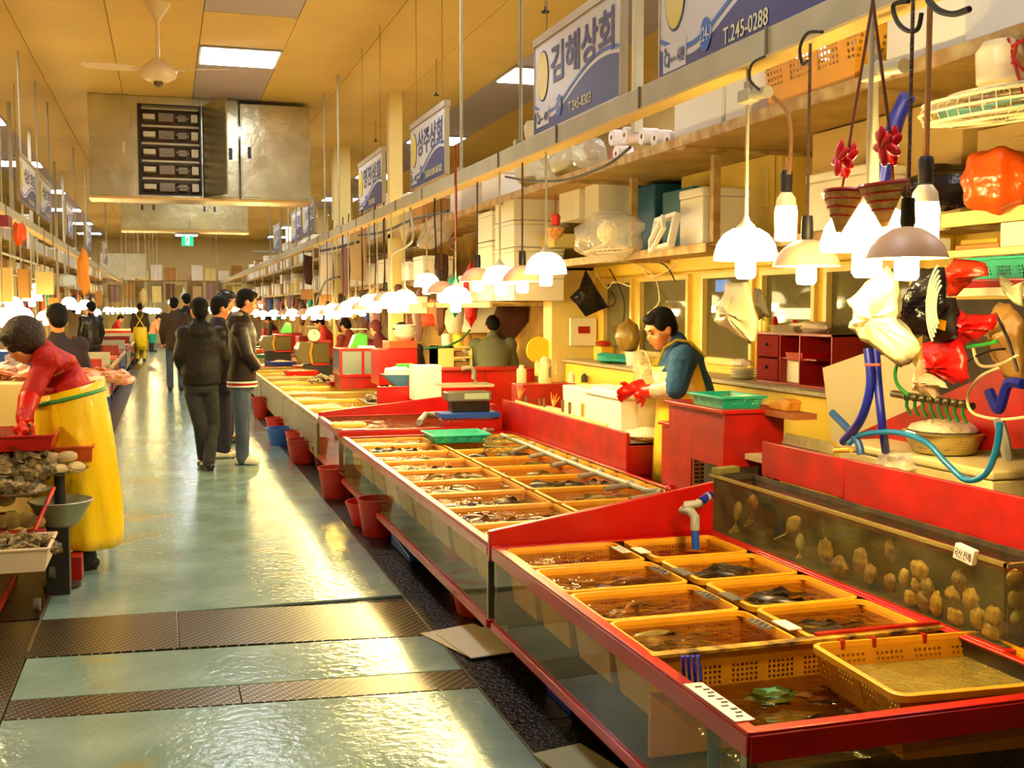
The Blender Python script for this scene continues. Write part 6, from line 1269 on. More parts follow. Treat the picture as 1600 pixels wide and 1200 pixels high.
def headmb(m, c, Hm, s=1.0):
    f = lambda x, y, z: c+Hm @ (V((x, y, z))*s); A = Hm.to_3x3()
    m.ell(f(0, -.012, .025), (.075*s, .095*s, .10*s), A, 20, 14); m.ell(f(0, .030, -.035), (.056*s, .062*s, .075*s), A, 18, 12); m.ell(f(0, .05, -.085), (.032*s, .03*s, .026*s), A, 12, 8)
    m.ell(f(0, .092, -.018), (.013*s, .020*s, .016*s), A, 10, 8); m.ell(f(0, .082, .005), (.010*s, .016*s, .030*s), A, 10, 8)
    m.ell(f(0, .082, -.052), (.024*s, .014*s, .010*s), A, 10, 6); m.ell(f(0, .076, .035), (.05*s, .02*s, .012*s), A, 12, 6)
    for sx in (-1, 1): m.ell(f(sx*.078, -.005, -.005), (.010*s, .020*s, .033*s), A, 10, 8); m.ell(f(sx*.045, .055, -.025), (.022*s, .025*s, .03*s), A, 10, 8)
def headdir(fwd, tilt=0):
    y = V(fwd).normalized(); x = y.cross(V((0, 0, 1))).normalized(); z = x.cross(y).normalized()
    return Matrix((x, y, z)).transposed()
def hand(m, w, d, side, s=1.0, curl=.5):
    # palm and five separate fingers from wrist w along direction d; side = palm-plane sideways axis
    d = V(d).normalized(); sd = (V(side)-d*V(side).dot(d)).normalized(); nn = d.cross(sd)
    cap(m, w, w+d*.05*s, .026*s, .034*s, 10, .6); m.ell(w+d*.055*s, (.04*s, .04*s, .03*s), None, 12, 8)
    for k, (o, L) in enumerate(((-.030, .062), (-.010, .072), (.010, .068), (.029, .052))):
        a = w+d*.082*s+sd*o*s; b = a+(d*math.cos(curl*.6)+nn*math.sin(curl*.6))*L*.5*s; c = b+(d*math.cos(curl*1.5)+nn*math.sin(curl*1.5))*L*.5*s
        m.tube([a-d*.03*s, a, b, c], [.0095*s, .0095*s, .0085*s, .0065*s], 8)
    a = w+d*.03*s-sd*.03*s; m.tube([a+sd*.01*s, a-sd*.022*s+d*.022*s, a-sd*.03*s+d*.055*s+nn*.01*s], [.012*s, .011*s, .008*s], 8)
def person(label, J, fwd, look, top, trou, shoe=None, hair=HAIR, skin=SKIN, vox=.014, s=1.0, topr=1.0, hood=None, hands=True, face=True, cap_mat=None, legs=True, sleeve=1.0, hairlen=.0, glove=None, longcoat=0, grp=None):
    f = V((fwd[0], fwd[1], 0)).normalized(); rt = f.cross(V((0, 0, 1)))
    foot = V((J['hip'].x, J['hip'].y, 0)); t = T('person', label, 'person', foot, grp)
    sp = (J['neck']-J['hip']); up = sp.normalized(); bf = (f-up*f.dot(up)).normalized()
    Hm = headdir(look); hs = s
    W = .19*s
    # joints
    shL, shR = J['shL'], J['shR']; xs = (shR-shL).normalized()
    hip = J['hip']; ch = hip.lerp(J['neck'], .72); wa = hip.lerp(J['neck'], .35)
    b = MB(); headmb(b, J['head'], Hm, hs); cap(b, J['neck']-up*.03, J['head']-Hm @ V((0, .01, .05)), .052*s, .05*s)
    loft(b, [(hip-up*.05, rt, bf, .11*s, .08*s), (wa, rt, bf, .095*s, .065*s), (ch, xs, bf, .11*s, .075*s), (J['neck']-up*.03, xs, bf, .06*s, .05*s)], 16)
    for a in 'LR':
        sh, el, wr = J['sh'+a], J['el'+a], J['wr'+a]; cap(b, sh.lerp(ch, .15), el, .045*s, .036*s); cap(b, el, wr, .036*s, .026*s)
        if hands: hand(b, wr, (wr-el), J.get('hs'+a, rt), s*.95, J.get('curl', .7))
        if legs: cap(b, J['hp'+a], J['kn'+a], .07*s, .045*s); cap(b, J['kn'+a], J['an'+a], .045*s, .03*s); cap(b, J['an'+a], J['toe'+a], .03*s, .028*s)
    rem('body', b, skin, t, min(vox, .010) if face else vox, 2)
    # top
    m = MB(); k = topr*s
    loft(m, [(hip-up*(.06+longcoat), rt, bf, .165*k, .13*k), (hip+up*.06, rt, bf, .17*k, .135*k), (wa+up*.04, rt, bf, .165*k, .13*k), (ch, xs, bf, .185*k, .135*k), (J['neck']-up*.05, xs, bf, .14*k, .10*k), (J['neck']+up*.0, xs, bf, .075*k, .07*k)], 22)
    for a in 'LR':
        sh, el, wr = J['sh'+a], J['el'+a], J['wr'+a]; cap(m, sh.lerp(ch, .12), el, .072*k, .06*k); cap(m, el, el.lerp(wr, .95*sleeve), .06*k, .045*k)
        m.ell(sh, .078*k, None, 12, 8)
    cap(m, J['neck']-up*.05, J['neck']+up*.02, .075*k, .066*k)
    if hood: 
        m.ell(J['neck']-bf*.10*s-up*.06*s, (.13*s, .065*s, .10*s), Matrix((rt, bf, up)).transposed(), 16, 8)
    T_ = rem('jacket', m, top, t, vox, 4)
    if legs:
        m = MB(); loft(m, [(hip+up*.02, rt, bf, .155*s, .115*s), (hip-V((0, 0, .08)), rt, f, .165*s, .125*s), (hip-V((0, 0, .14)), rt, f, .155*s, .115*s)], 18)
        for a in 'LR':
            cap(m, J['hp'+a]-V((0, 0, .04)), J['kn'+a], .088*s, .068*s); cap(m, J['kn'+a], J['an'+a]+V((0, 0, .0)), .066*s, .062*s)
        rem('trousers', m, trou, t, vox, 4)
        for a in 'LR':
            m = MB(); an, to = J['an'+a], J['toe'+a]; d = (to-an); d.z = 0; d.normalize(); z0 = .045
            base = V((an.x, an.y, z0)); 
            cap(m, base-d*.04+V((0, 0, .01)), base+d*.13, .045*s, .04*s); m.ell(base+d*.1, (.05, .05, .04))
            sh_ = rem('shoe', m, shoe or BLACK, t, .012, 2)
            sl = MB(); sd = d.cross(V((0, 0, 1))); sl.prism([base+V((0, 0, -.032))-d*.06-sd*.025, base+V((0, 0, -.032))-d*.06+sd*.025, base+V((0, 0, -.032))+d*.12+sd*.032, base+V((0, 0, -.032))+d*.145, base+V((0, 0, -.032))+d*.12-sd*.032], (0, 0, .022)); part('sole', sl, J.get('sole', DARK), sh_)
    # hair
    m = MB(); c = J['head']; g = lambda x, y, z: c+Hm @ (V((x, y, z))*s); A = Hm
    m.ell(g(0, -.022, .045), (.085*s, .098*s, .092*s), A, 20, 12); m.ell(g(0, -.05, .0), (.078*s, .065*s, .085*s), A, 16, 10); m.ell(g(0, .045, .092), (.062*s, .045*s, .03*s), A, 12, 8)
    for sx in (-1, 1): m.ell(g(sx*.066, .005, .045), (.022*s, .05*s, .05*s), A, 10, 8)
    if hairlen: m.ell(g(0, -.03, .03), ((.09+hairlen)*s, (.10+hairlen)*s, (.10+hairlen)*s), A, 18, 12)
    rem('hair', m, hair, t, .011, 2)
    if cap_mat:
        m = MB(); m.ell(g(0, -.01, .07), (.10*s, .115*s, .065*s), A, 18, 10); m.ell(g(0, .07, .055), (.07*s, .07*s, .014*s), A, 14, 6); rem('knit_cap', m, cap_mat, t, .012, 2)
    if face:
        for sx in (-1, 1):
            part('eye', MB().ell(g(sx*.031, .083, .008), (.013*s, .006*s, .006*s), A, 10, 6), M('eye_dark', (24, 14, 10), .2), t); part('eyebrow', MB().ell(g(sx*.032, .090, .032), (.018*s, .006*s, .004*s), A, 10, 6), hair, t)
        part('mouth', MB().ell(g(0, .093, -.053), (.02*s, .005*s, .004*s), A, 10, 6), M('lips', (160, 70, 50), .5), t)
    return t, T_, dict(f=f, rt=rt, up=up, bf=bf, ch=ch, wa=wa, Hm=Hm)
def JP(Y, d):   # joints: name -> (px, py, dy)
    return {k: PY(v[0], v[1], Y+(v[2] if len(v) > 2 else 0)) for k, v in d.items()}
JBLK = M('jacket_black', (20, 15, 12), .6, bump=.8, bs=4, spec=.3, bd=.05); JBRN = M('jacket_brown_black', (32, 18, 10), .5, bump=.8, bs=4.5, spec=.4, bd=.05)
DENIM = M('dark_jeans', (38, 36, 38), .85, bump=.7, bs=7, bd=.06); JEANS = M('blue_jeans', (70, 84, 104), .85, bump=.7, bs=7, bd=.05, var=.35, vs=5)
SHOEW = M('white_shoe', (226, 210, 180), .5); NAVYC = M('navy_cloth', (26, 24, 44), .7)
# customer seen from behind
J = JP(11.3, dict(head=(311, 486), neck=(312, 507), hip=(315, 592), shL=(288, 522), shR=(341, 522), elL=(280, 557, -.02), elR=(350, 558, .03), wrL=(289, 585, .1), wrR=(347, 590, .12), hpL=(302, 610), hpR=(328, 610), knL=(312, 662), knR=(333, 664, .05), anL=(318, 712, .1), anR=(326, 722, -.1), toeL=(312, 716, .3), toeR=(316, 728, .05)))
person('person in a black hooded jacket and dark jeans seen from behind in the aisle', J, (-.15, 1), (-.25, 1, -.05), JBLK, DENIM, BLACK, hood=True, topr=1.12, hands=False, face=False)
# customer facing the tanks
J = JP(11.6, dict(head=(386, 472), neck=(379, 496), hip=(378, 588), shL=(374, 518, .17), shR=(374, 516, -.17), elL=(388, 553, .22), elR=(386, 553, -.22), wrL=(402, 573, .17), wrR=(400, 574, -.15), hpL=(379, 608, .08), hpR=(376, 608, -.08), knL=(380, 662, .08), knR=(377, 663, -.08), anL=(380, 712, .08), anR=(378, 718, -.08), toeL=(392, 715, .06), toeR=(392, 722, -.10)))
t, jk, q = person('person in a brown padded jacket with striped hem and blue jeans, looking over the tanks', J, (1, .05), (1, .05, -.28), JBRN, JEANS, SHOEW, hood=True, topr=1.06, hands=False)
h = J['hip']
for k, mt in enumerate((M('hem_white', (230, 220, 200), .6), RED, M('hem_white'))):
    part('hem_stripe', MB().lathe([(.178, 0), (.186, .004), (.186, .016), (.178, .02)], c=h+V((0, 0, -.065-k*.02)), n=28, M=Matrix.Diagonal((.82, .97, 1))), mt, t)
part('hood_lining', MB().ell(J['neck']+V((-.04, 0, .03)), (.075, .085, .035), None, 16, 8), M('hood_grey', (150, 140, 124), .8), t)
# customer between them, hidden mostly
J = JP(12.1, dict(head=(345, 482), neck=(342, 503), hip=(343, 592), shL=(334, 520, .1), shR=(356, 520, -.1), elL=(332, 555, .1), elR=(358, 556, -.1), wrL=(350, 580, .1), wrR=(358, 585, -.1), hpL=(338, 605), hpR=(350, 605), knL=(342, 655), knR=(352, 655), anL=(344, 700), anR=(352, 702), toeL=(352, 704), toeR=(362, 706)))
person('person in dark navy clothes standing half hidden between the two customers in jackets', J, (1, .4), (1, .3, -.2), NAVYC, NAVYC, SHOEW, hands=False, vox=.016)
J = JP(13.4, dict(head=(354, 471), neck=(352, 490), hip=(352, 572), shL=(340, 506), shR=(364, 506), elL=(338, 535), elR=(366, 535), wrL=(342, 560), wrR=(364, 560), hpL=(346, 585), hpR=(358, 585), knL=(348, 630), knR=(358, 630), anL=(348, 676), anR=(358, 676), toeL=(352, 680), toeR=(364, 680)))
person('person in a dark round cap behind the half hidden customer', J, (.8, -.6), (.8, -.6, -.1), NAVYC, NAVYC, BLACK, hands=False, vox=.018, cap_mat=BLACK)
def stand(Y, px, head_y, foot_y, lab, top, trou, fwd, s=1, **k):
    hgt = PY(px, head_y, Y).z; B = PZ(px, foot_y, 0) if foot_y else None
    if B is not None: Y = B.y
    x = PY(px, 520, Y).x; f = V((fwd[0], fwd[1], 0)).normalized(); r_ = f.cross(V((0, 0, 1))); c = V((x, Y, 0)); zz = lambda v: V((0, 0, v*s))
    J = dict(head=c+zz(1.62), neck=c+zz(1.47), hip=c+zz(.95), shL=c-r_*.18*s+zz(1.40), shR=c+r_*.18*s+zz(1.40), elL=c-r_*.23*s+zz(1.13), elR=c+r_*.23*s+zz(1.13), wrL=c-r_*.22*s+f*.1+zz(.90), wrR=c+r_*.22*s+f*.1+zz(.90), hpL=c-r_*.09*s+zz(.88), hpR=c+r_*.09*s+zz(.88), knL=c-r_*.1*s+zz(.5)+f*.02, knR=c+r_*.1*s+zz(.5)+f*.03, anL=c-r_*.1*s+zz(.09), anR=c+r_*.1*s+zz(.09), toeL=c-r_*.11*s+f*.14+V((0, 0, .05)), toeR=c+r_*.11*s+f*.14+V((0, 0, .05)))
    J.update(k.pop('J', {}))
    return person(lab, J, fwd, k.pop('look', (fwd[0], fwd[1], -.15)), top, trou, k.pop('shoe', BLACK), s=s, vox=k.pop('vox', .02), **k)
stand(0, 273, 478, 612, 'person in a long dark brown coat and jeans walking farther up the aisle', M('coat_darkbrown', (54, 34, 16), .7), JEANS, (.1, 1), face=False, longcoat=.12, s=1.02)
stand(0, 292, 468, 598, 'person in black behind the customer with the hooded jacket, farther up the aisle', BLACK, DENIM, (-.2, 1), face=False, s=1.08)
# worker walking away with green bucket
t, jk, q = stand(0, 219, 480, 565, 'worker walking away up the aisle in dark top with crossed yellow apron straps', M('top_olive', (60, 48, 20), .8, bump=.5, bs=8, bd=.05), M('apron_yellow', (246, 206, 20), .3, bump=.6, bs=6), (0, 1), face=False, s=.98)
c = q['wa']; B = V((c.x, c.y, 0)); AP = M('apron_yellow')
part('apron_skirt', MB().lathe([(.20, .35), (.215, .6), (.19, .95), (.185, 1.02)], c=B, n=20), AP, t, solid=.01)
m = MB()
for sx in (-1, 1): m.tube([B+V((sx*.12, -.12, 1.02)), B+V((0, -.155, 1.22)), B+V((-sx*.10, -.13, 1.40))], .014, 6)
part('apron_strap', m, AP, t)
gb = T('bucket', 'green bucket carried by the worker walking away', 'bucket', B+V((.34, 0, .55)), world=False); part('bucket_body', MB().lathe([(.001, 0), (.10, 0), (.13, .26), (.12, .26), (.09, .01), (.001, .01)], n=20), TEAL, gb); part('handle', MB().tube([(-.125, 0, .26), (0, 0, .37), (.125, 0, .26)], .006, 5), GALV, gb)
# woman bending, red jacket, yellow apron
Yw = 7.25
RJ = M('red_jacket', (186, 14, 10), .65, bump=.8, bs=7, bd=.06)
J = JP(Yw, dict(head=(36, 536, -.12), neck=(70, 550, -.05), hip=(122, 632), shL=(66, 556, .2), shR=(72, 560, -.2), elL=(66, 615, .12), elR=(47, 618, -.25), wrL=(58, 655, -.05), wrR=(36, 655, -.38), hpL=(124, 650, .09), hpR=(124, 650, -.09), knL=(118, 720, .1), knR=(120, 722, -.1), anL=(128, 800, .1), anR=(132, 805, -.1)))
J['toeL'] = J['anL']+V((-.15, -.03, -.03)); J['toeR'] = J['anR']+V((-.15, -.05, -.03))
for a in ('anL', 'anR'): J[a].z = .09
GLV = M('red_rubber', (206, 22, 16), .3, bump=.3, bs=12); APY = M('apron_bright', (246, 204, 8), .34, bump=.7, bs=5, bd=.06, stretch=(1, 1, .45))
t, jk, q = person('person bending over the shellfish stall in red jacket, red gloves and long yellow apron', J, (-1, -.15), (-.75, -.25, -.62), RJ, NAVYC, BLACK, hair=M('brown_hair', (46, 26, 14), .6, bump=1, bs=60), vox=.012, hands=False, hairlen=.022, s=1.02, topr=.98)
for a, dd in (('R', (-.02, -.03, -.12)), ('L', (-.02, -.02, -.12))):
    m = MB(); el, wr = J['el'+a], J['wr'+a]; cap(m, el.lerp(wr, .15), wr, .062, .04); hand(m, wr, V(dd)+(wr-el)*.3, (0, 1, 0) if a == 'R' else (0, -1, 0), 1.15, .4); rem('rubber_glove', m, GLV, t, .007, 2)
part('red_collar', MB().ell(J['head'].lerp(J['neck'], .62)+V((-.01, 0, -.02)), (.085, .085, .05), None, 16, 8), RJ, t)
hp = J['hip']; m = MB(); rings = 14; n = 48; vs = []; fs = []
for i in range(rings+1):
    u = i/rings; z = hp.z+.10-(hp.z+.10-.17)*u; cx = hp.x-.05+.03*u; cy = hp.y; rx = .19+.05*math.sin(u*2.2)+.02*u; ry = .21+.05*u
    for k in range(n):
        a = 2*math.pi*k/n; w_ = 1+.05*math.sin(a*5+u*3)*u**.6+.028*math.sin(a*11-u*4)*u**.5; vs.append((cx+rx*w_*math.cos(a), cy+ry*w_*math.sin(a), z+.02*math.sin(a*2)*u+.05*math.cos(a)*(1-u)))
for i in range(rings):
    for k in range(n): fs.append((i*n+k, i*n+(k+1) % n, i*n+n+(k+1) % n, i*n+n+k))
m.add(vs, fs); part('yellow_apron', m, APY, t, solid=.006)
part('green_belt', MB().tube([(hp.x-.05+.205*math.cos(k*math.pi/16), hp.y+.225*math.sin(k*math.pi/16), hp.z+.05+.045*math.cos(k*math.pi/16)) for k in range(33)], .012, 6), M('belt_green', (30, 140, 60), .5), t)
# two dark workers behind her
stand(9.42, 90, 500, None, 'stooping worker in dark clothes just behind the person with red gloves', M('worker_navy', (44, 28, 34), .8), NAVYC, (-.3, 1), s=.93, hands=False, face=False)
stand(23.3, 143, 500, None, 'worker in a black jacket standing at the shell stalls beneath the lamps', BLACK, DENIM, (-.6, 1), s=.98, hands=False, face=False)
# man in blue fleece over the foam box
FLE = M('blue_fleece', (40, 84, 132), .95, bump=.6, bs=14, bd=.05); APL = M('apron_lemon', (250, 216, 60), .35, bump=.8, bs=5)
def PP(px, py, X): return PX(px, py, X)
J = JP(6.55, dict(head=(1032, 515, .0), neck=(1056, 541), hip=(1082, 645), shL=(1056, 562, .19), shR=(1068, 562, -.19), elL=(1034, 598, .22), elR=(1056, 606, -.24), wrL=(992, 606, .18), wrR=(1010, 612, .05)))
h = J['hip']; h.z = .93
for a, o in (('L', .09), ('R', -.09)):
    J['hp'+a] = h+V((0, o, -.06)); J['kn'+a] = h+V((-.03, o, -.45)); J['an'+a] = V((h.x+.02, h.y+o, .09)); J['toe'+a] = V((h.x-.12, h.y+o, .05))
J['neck'] = J['neck']; 
t, jk, q = person('person in a blue fleece and yellow apron with red gloves, bending over the foam box', J, (-1, .1), (-.93, -.12, -.40), FLE, NAVYC, BLACK, vox=.011, hands=False, s=1.04, topr=1.18, sleeve=.3)
for a in 'LR':
    m = MB(); el, wr = J['el'+a], J['wr'+a]; cap(m, el.lerp(wr, .0), el.lerp(wr, .62), .072, .058); rem('silver_sleeve_cover', m, M('silver_sleeve', (206, 190, 160), .3, metal=.3, bump=1, bs=16), t, .01, 2)
    m = MB(); cap(m, el.lerp(wr, .5), wr, .056, .046); hand(m, wr, (wr-el).normalized()+V((0, 0, -.25)), (0, 0, 1) if a == 'R' else (0, 0, -1), 1.2, .5); rem('rubber_glove', m, GLV, t, .007, 2)
# apron bib + strap
c = q['wa']; m = MB(); rt, bf, up = q['rt'], q['bf'], q['up']; rg = []
for u, rx, ry in ((-.55, .23, .22), (-.3, .225, .21), (0, .215, .19), (.2, .20, .18)): rg.append((c+up*u if u > -.1 else V((c.x, c.y, c.z+u)), rt, bf, rx, ry))
n = 20; vs = []; fs = []
for cc, xa, ya, rx, ry in rg:
    for k in range(n+1): a = math.radians(-15+210*k/n); vs.append(cc+xa*math.cos(a)*rx+ya*math.sin(a)*ry)
for i in range(3):
    for k in range(n): fs.append((i*(n+1)+k, i*(n+1)+k+1, (i+1)*(n+1)+k+1, (i+1)*(n+1)+k))
m.add(vs, fs); part('yellow_apron', m, APL, t, solid=.008)
sh = J['shR'].lerp(J['neck'], .5); part('apron_strap', MB().tube([q['ch']+bf*.165+(sh-q['ch'])*.4, sh+up*.06+bf*.09, sh+up*.085, sh+up*.05-bf*.08, q['ch']-bf*.17], [.014]*5, 6, True, .5), APL, t)
# seated and stooping sellers of the next stalls
def seller(px, y, X, lab, top, fwd, s=1, look=None, hairm=HAIR, h0=None, **k):
    p = PX(px, y, X)
    if p.y > 44: p = PY(px, y, 42)
    zc = p.z; c = V((p.x, p.y, 0)); f = V((fwd[0], fwd[1], 0)).normalized(); r_ = f.cross(V((0, 0, 1)))
    hz = zc-.62*s; ln = f*.22*s
    J = dict(head=c+ln*1.2+V((0, 0, zc)), neck=c+ln*.8+V((0, 0, zc-.12*s)), hip=c+V((0, 0, hz)), shL=c+ln*.7-r_*.19*s+V((0, 0, zc-.20*s)), shR=c+ln*.7+r_*.19*s+V((0, 0, zc-.20*s)), elL=c+ln-r_*.25*s+V((0, 0, zc-.47*s)), elR=c+ln+r_*.25*s+V((0, 0, zc-.47*s)), wrL=c+ln*2-r_*.14*s+V((0, 0, zc-.55*s)), wrR=c+ln*2+r_*.14*s+V((0, 0, zc-.55*s)), hpL=c-r_*.09+V((0, 0, hz-.05)), hpR=c+r_*.09+V((0, 0, hz-.05)), knL=c-r_*.1+V((0, 0, hz*.5)), knR=c+r_*.1+V((0, 0, hz*.5)), anL=c-r_*.1+V((0, 0, .09)), anR=c+r_*.1+V((0, 0, .09)), toeL=c-r_*.1+f*.14+V((0, 0, .05)), toeR=c+r_*.1+f*.14+V((0, 0, .05)))
    return person(lab, J, fwd, look or (fwd[0], fwd[1], -.7), top, NAVYC, BLACK, hair=hairm, vox=.016, s=s, hands=False, **k)
seller(770, 512, 3.5, 'person in a grey green sweater with back turned, behind the digital scale', M('sweater_greygreen', (96, 100, 76), .9, bump=.4, bs=50), (.3, 1), face=False, look=(.2, 1, -.8), topr=1.15)
seller(655, 520, 3.1, 'person with dark hair and black coat stooping behind the stack of white bowls', M('coat_black2', (30, 22, 18), .8), (-1, -.4), s=1)
seller(600, 515, 3.0, 'person in maroon hood bending behind the green kitchen scale', M('hood_maroon', (92, 24, 30), .8), (-.3, 1), face=False, topr=1.1, hairm=M('hood_maroon'))
seller(556, 510, 3.0, 'person in red brown top and pink apron at the stall past the green kitchen scale', M('top_redbrown', (120, 36, 20), .8), (-.6, 1), face=False)
seller(520, 505, 3.0, 'person in a red top at the stall behind the round dial scale', M('top_red', (180, 30, 20), .8), (-1, .2), face=False, s=.95)
seller(432, 500, 3.0, 'person in an olive jacket at a stall past the customers', M('top_olive'), (-1, .2), face=False, s=.95)
for k, (x, y, Xp, mt, lb) in enumerate(((236, 497, -.75, M('top_pinkish', (200, 120, 90), .8), 'small distant worker in a pale pink top with red gloves far up the aisle'), (176, 498, -2.65, M('top_red'), 'small distant worker in red at the shell stalls'))):
    seller(x, y, Xp, lb, mt, (1, .2), face=False, s=1, legs=True)
# ================================================================ SHELL STALLS ACROSS THE AISLE (negative x)
XL = -.80
OY = SHELL
OYM = [blobmb(V(), (.055, .042, .025), n=18, seed=k, amp=.28).mesh('oyster', OY) for k in range(5)]
def heap(c, rx, ry, h, n, lab, grp, meshes, name='oyster', cat='oyster', sc=1.0, rot=.7):
    for i in range(n):
        a = R.uniform(0, 6.28); q = R.random()**.5; z = h*(1-q*q)*R.uniform(.5, 1)
        o = part(name, R.choice(meshes), None, None); o.location = c+V((rx*q*math.cos(a), ry*q*math.sin(a), z+.015))
        o.rotation_euler = (R.uniform(-rot, rot), R.uniform(-rot, rot), R.uniform(0, 6.28)); o.scale = (sc*R.uniform(.8, 1.15),)*3; tag(o, lab, cat, grp)
# tank with front glass at the lower edge of the picture
def P7(px, py, X=XL): return PX(px, py, X)
zl = PX(64, 968, XL).z
ta = tank(-2.2, -.86, 5.95, 7.0, .04, .42, 'small glass tank with rusty specks under the oyster tray, blue strip along its foot', M('rusty_liner', (90, 60, 24), .6, var=.7, vs=20, col2=(190, 70, 20)), rimh=.03, legs=False, rim=M('dull_red_rim', (150, 30, 16), .5))
wsolo('blue_strip', MB().bx(-2.2, -.855, 5.90, 5.935, .012, .04), BLUE, 'blue strip along the foot of the small glass tank', 'strip')
Yt = 5.98
def trayY(x0, x1, ytop, ybot, Y, dy, mat, lab, name='tray', inner=None, rimmat=None):
    a = PY(x0, ytop, Y); b = PY(x1, ybot, Y); h = a.z-b.z
    return tray(name, ((a.x+b.x)/2, Y+dy/2, b.z), b.x-a.x, dy, h, mat, rimmat or mat, lab, 'tray', tp=.93, lip=.01)
# white tray with oysters
c0 = PY(76, 880, 5.95); trayY(-110, 76, 868, 893, 5.85, .40, M('tray_white', (226, 206, 180), .5), 'long white tray heaped with dark oysters, hanging over the small glass tank', 'tray')
cc = PY(-10, 868, 6.05); heap(PY(22, 866, 6.05), .22, .13, .07, 34, 'dark oyster in the heap on the white tray', 'oysters on the white tray', OYM)
wsolo('red_lip', MB().bx(PY(-120, 850, 6.3).x, PY(72, 850, 6.3).x, 6.28, 6.33, PY(50, 868, 6.3).z, PY(50, 828, 6.3).z), RED2, 'red tray edge behind the white oyster tray', 'tray edge', bev=.004)
wsolo('red_bar', MB().tube([PY(53, 832, 6.3), PY(84, 762, 6.6)], .012, 8), M('bar_redorange', (216, 50, 20), .4), 'red slanted bar beside the grey basin', 'bar')
tb = tank(-2.2, -.98, 6.4, 7.15, .42, PY(40, 775, 6.4).z, 'glass tank holding large pale shells behind the white oyster tray', TGD, rimh=.02, legs=False, rim=M('dull_red_rim'))
for k, (x, y, r) in enumerate(((8, 780, .05), (20, 812, .06), (42, 812, .055), (2, 815, .05), (60, 815, .04))): wsolo('scallop', blobmb(PY(x, y, 6.47), (r, .02, r*.8), seed=k, amp=.05), ABP, 'large pale shell in the glass tank behind the oyster tray, %s' % ['upper', 'middle lower', 'lower one beside it', 'lowest at the picture edge', 'small one by the post'][k], 'shellfish')
def dish(c, r, lab, mat=None, name='metal_plate', cat='plate'):
    return wsolo(name, MB().lathe([(.001, 0), (r*.7, 0), (r, .018), (r*1.02, .022), (r*.98, .022), (r*.68, .006), (.001, .006)], c=c, n=36), mat or M('dish_steel', (190, 184, 160), .25, metal=.8), lab, cat)
c = PY(20, 771, 6.35); dish(c, .19, 'flat steel dish of opened oysters above the glass tank'); heap(c+V((-.02, 0, .0)), .13, .10, .02, 16, 'oyster on the flat steel dish', 'oysters on the flat dish', OYM)
c = PY(93, 738, 6.75); dish(c, .155, 'steel plate carrying five big pale clams')
CLM = M('clam_pale', (214, 190, 130), .5, bump=.5, bs=60, var=.3, vs=20, stretch=(1, 1, 4)); 
def clam(): return MB().ell((0, 0, 0), (.062, .05, .034), None, 20, 14, fn=lambda p: 1-.10*abs(p.z)+(-.12 if abs(p.z) < .08 else 0))
for k, (x, y, dy, lb) in enumerate(((78, 716, 0, 'upper big clam on the steel plate, toward the oysters'), (104, 714, 0, 'upper big clam on the steel plate, toward the aisle'), (68, 732, -.02, 'lower big clam at the oyster side end of the steel plate'), (92, 734, -.06, 'lower big clam in front on the steel plate'), (119, 730, -.02, 'lower big clam at the aisle end of the steel plate'))):
    o = solo('clam', clam(), CLM, lb, 'clam', PY(x, y, 6.75+dy), 'clams on the steel plate'); o.rotation_euler = (.25, -.1, .3*k)
heap(PY(22, 745, 6.75), .24, .2, .17, 70, 'grey brown oyster in the big heap beside the clams', 'oysters in the big heap', OYM, sc=1.1)
heap(PY(50, 745, 6.7), .12, .12, .08, 22, 'grey brown oyster at the edge of the big heap, touching the clam plate', 'oysters at the heap edge', OYM)
wsolo('heap_table', MB().bx(-2.2, PY(62, 750, 6.75).x, 6.45, 7.15, PY(40, 775, 6.4).z+.004, PY(22, 752, 6.75).z-.045), DARK, 'dark board under the big oyster heap', 'board')
wsolo('plate_stand', MB().lathe([(.001, 0), (.1, 0), (.1, .02), (.03, .03), (.03, PY(93, 741, 6.75).z-.012), (.001, PY(93, 741, 6.75).z-.012)], c=(PY(93, 741, 6.75).x, 6.75, .011), n=20), DARK, 'dark stand under the clam plate', 'stand')
# orange tray behind clams, red tray with eels, black pan
trayY(85, 145, 700, 722, 6.95, .34, M('tray_orange', (214, 90, 30), .4), 'orange plastic tray behind the clam plate', 'tray')
trayY(-90, 84, 686, 704, 6.6, .55, RED, 'large red tray of dark fish under the red gloves', 'tray')
c = PY(20, 690, 6.9)
for k in range(7): m = fishmb(.3, .03, .02, .3); o = solo('fish', m, FK[1][1], 'dark fish in the large red tray under the red gloves', 'fish', c+V((R.uniform(-.25, .15), R.uniform(-.15, .15), .0)), 'fish in the red tray'); o.rotation_euler = (0, 0, R.uniform(0, 6.28))
wsolo('short_tool', MB().tube([PY(43, 662, 6.9), PY(44, 690, 6.9)], .016, 8), M('handle_dark', (60, 20, 14), .5), 'dark handled tool held in the red glove', 'tool')
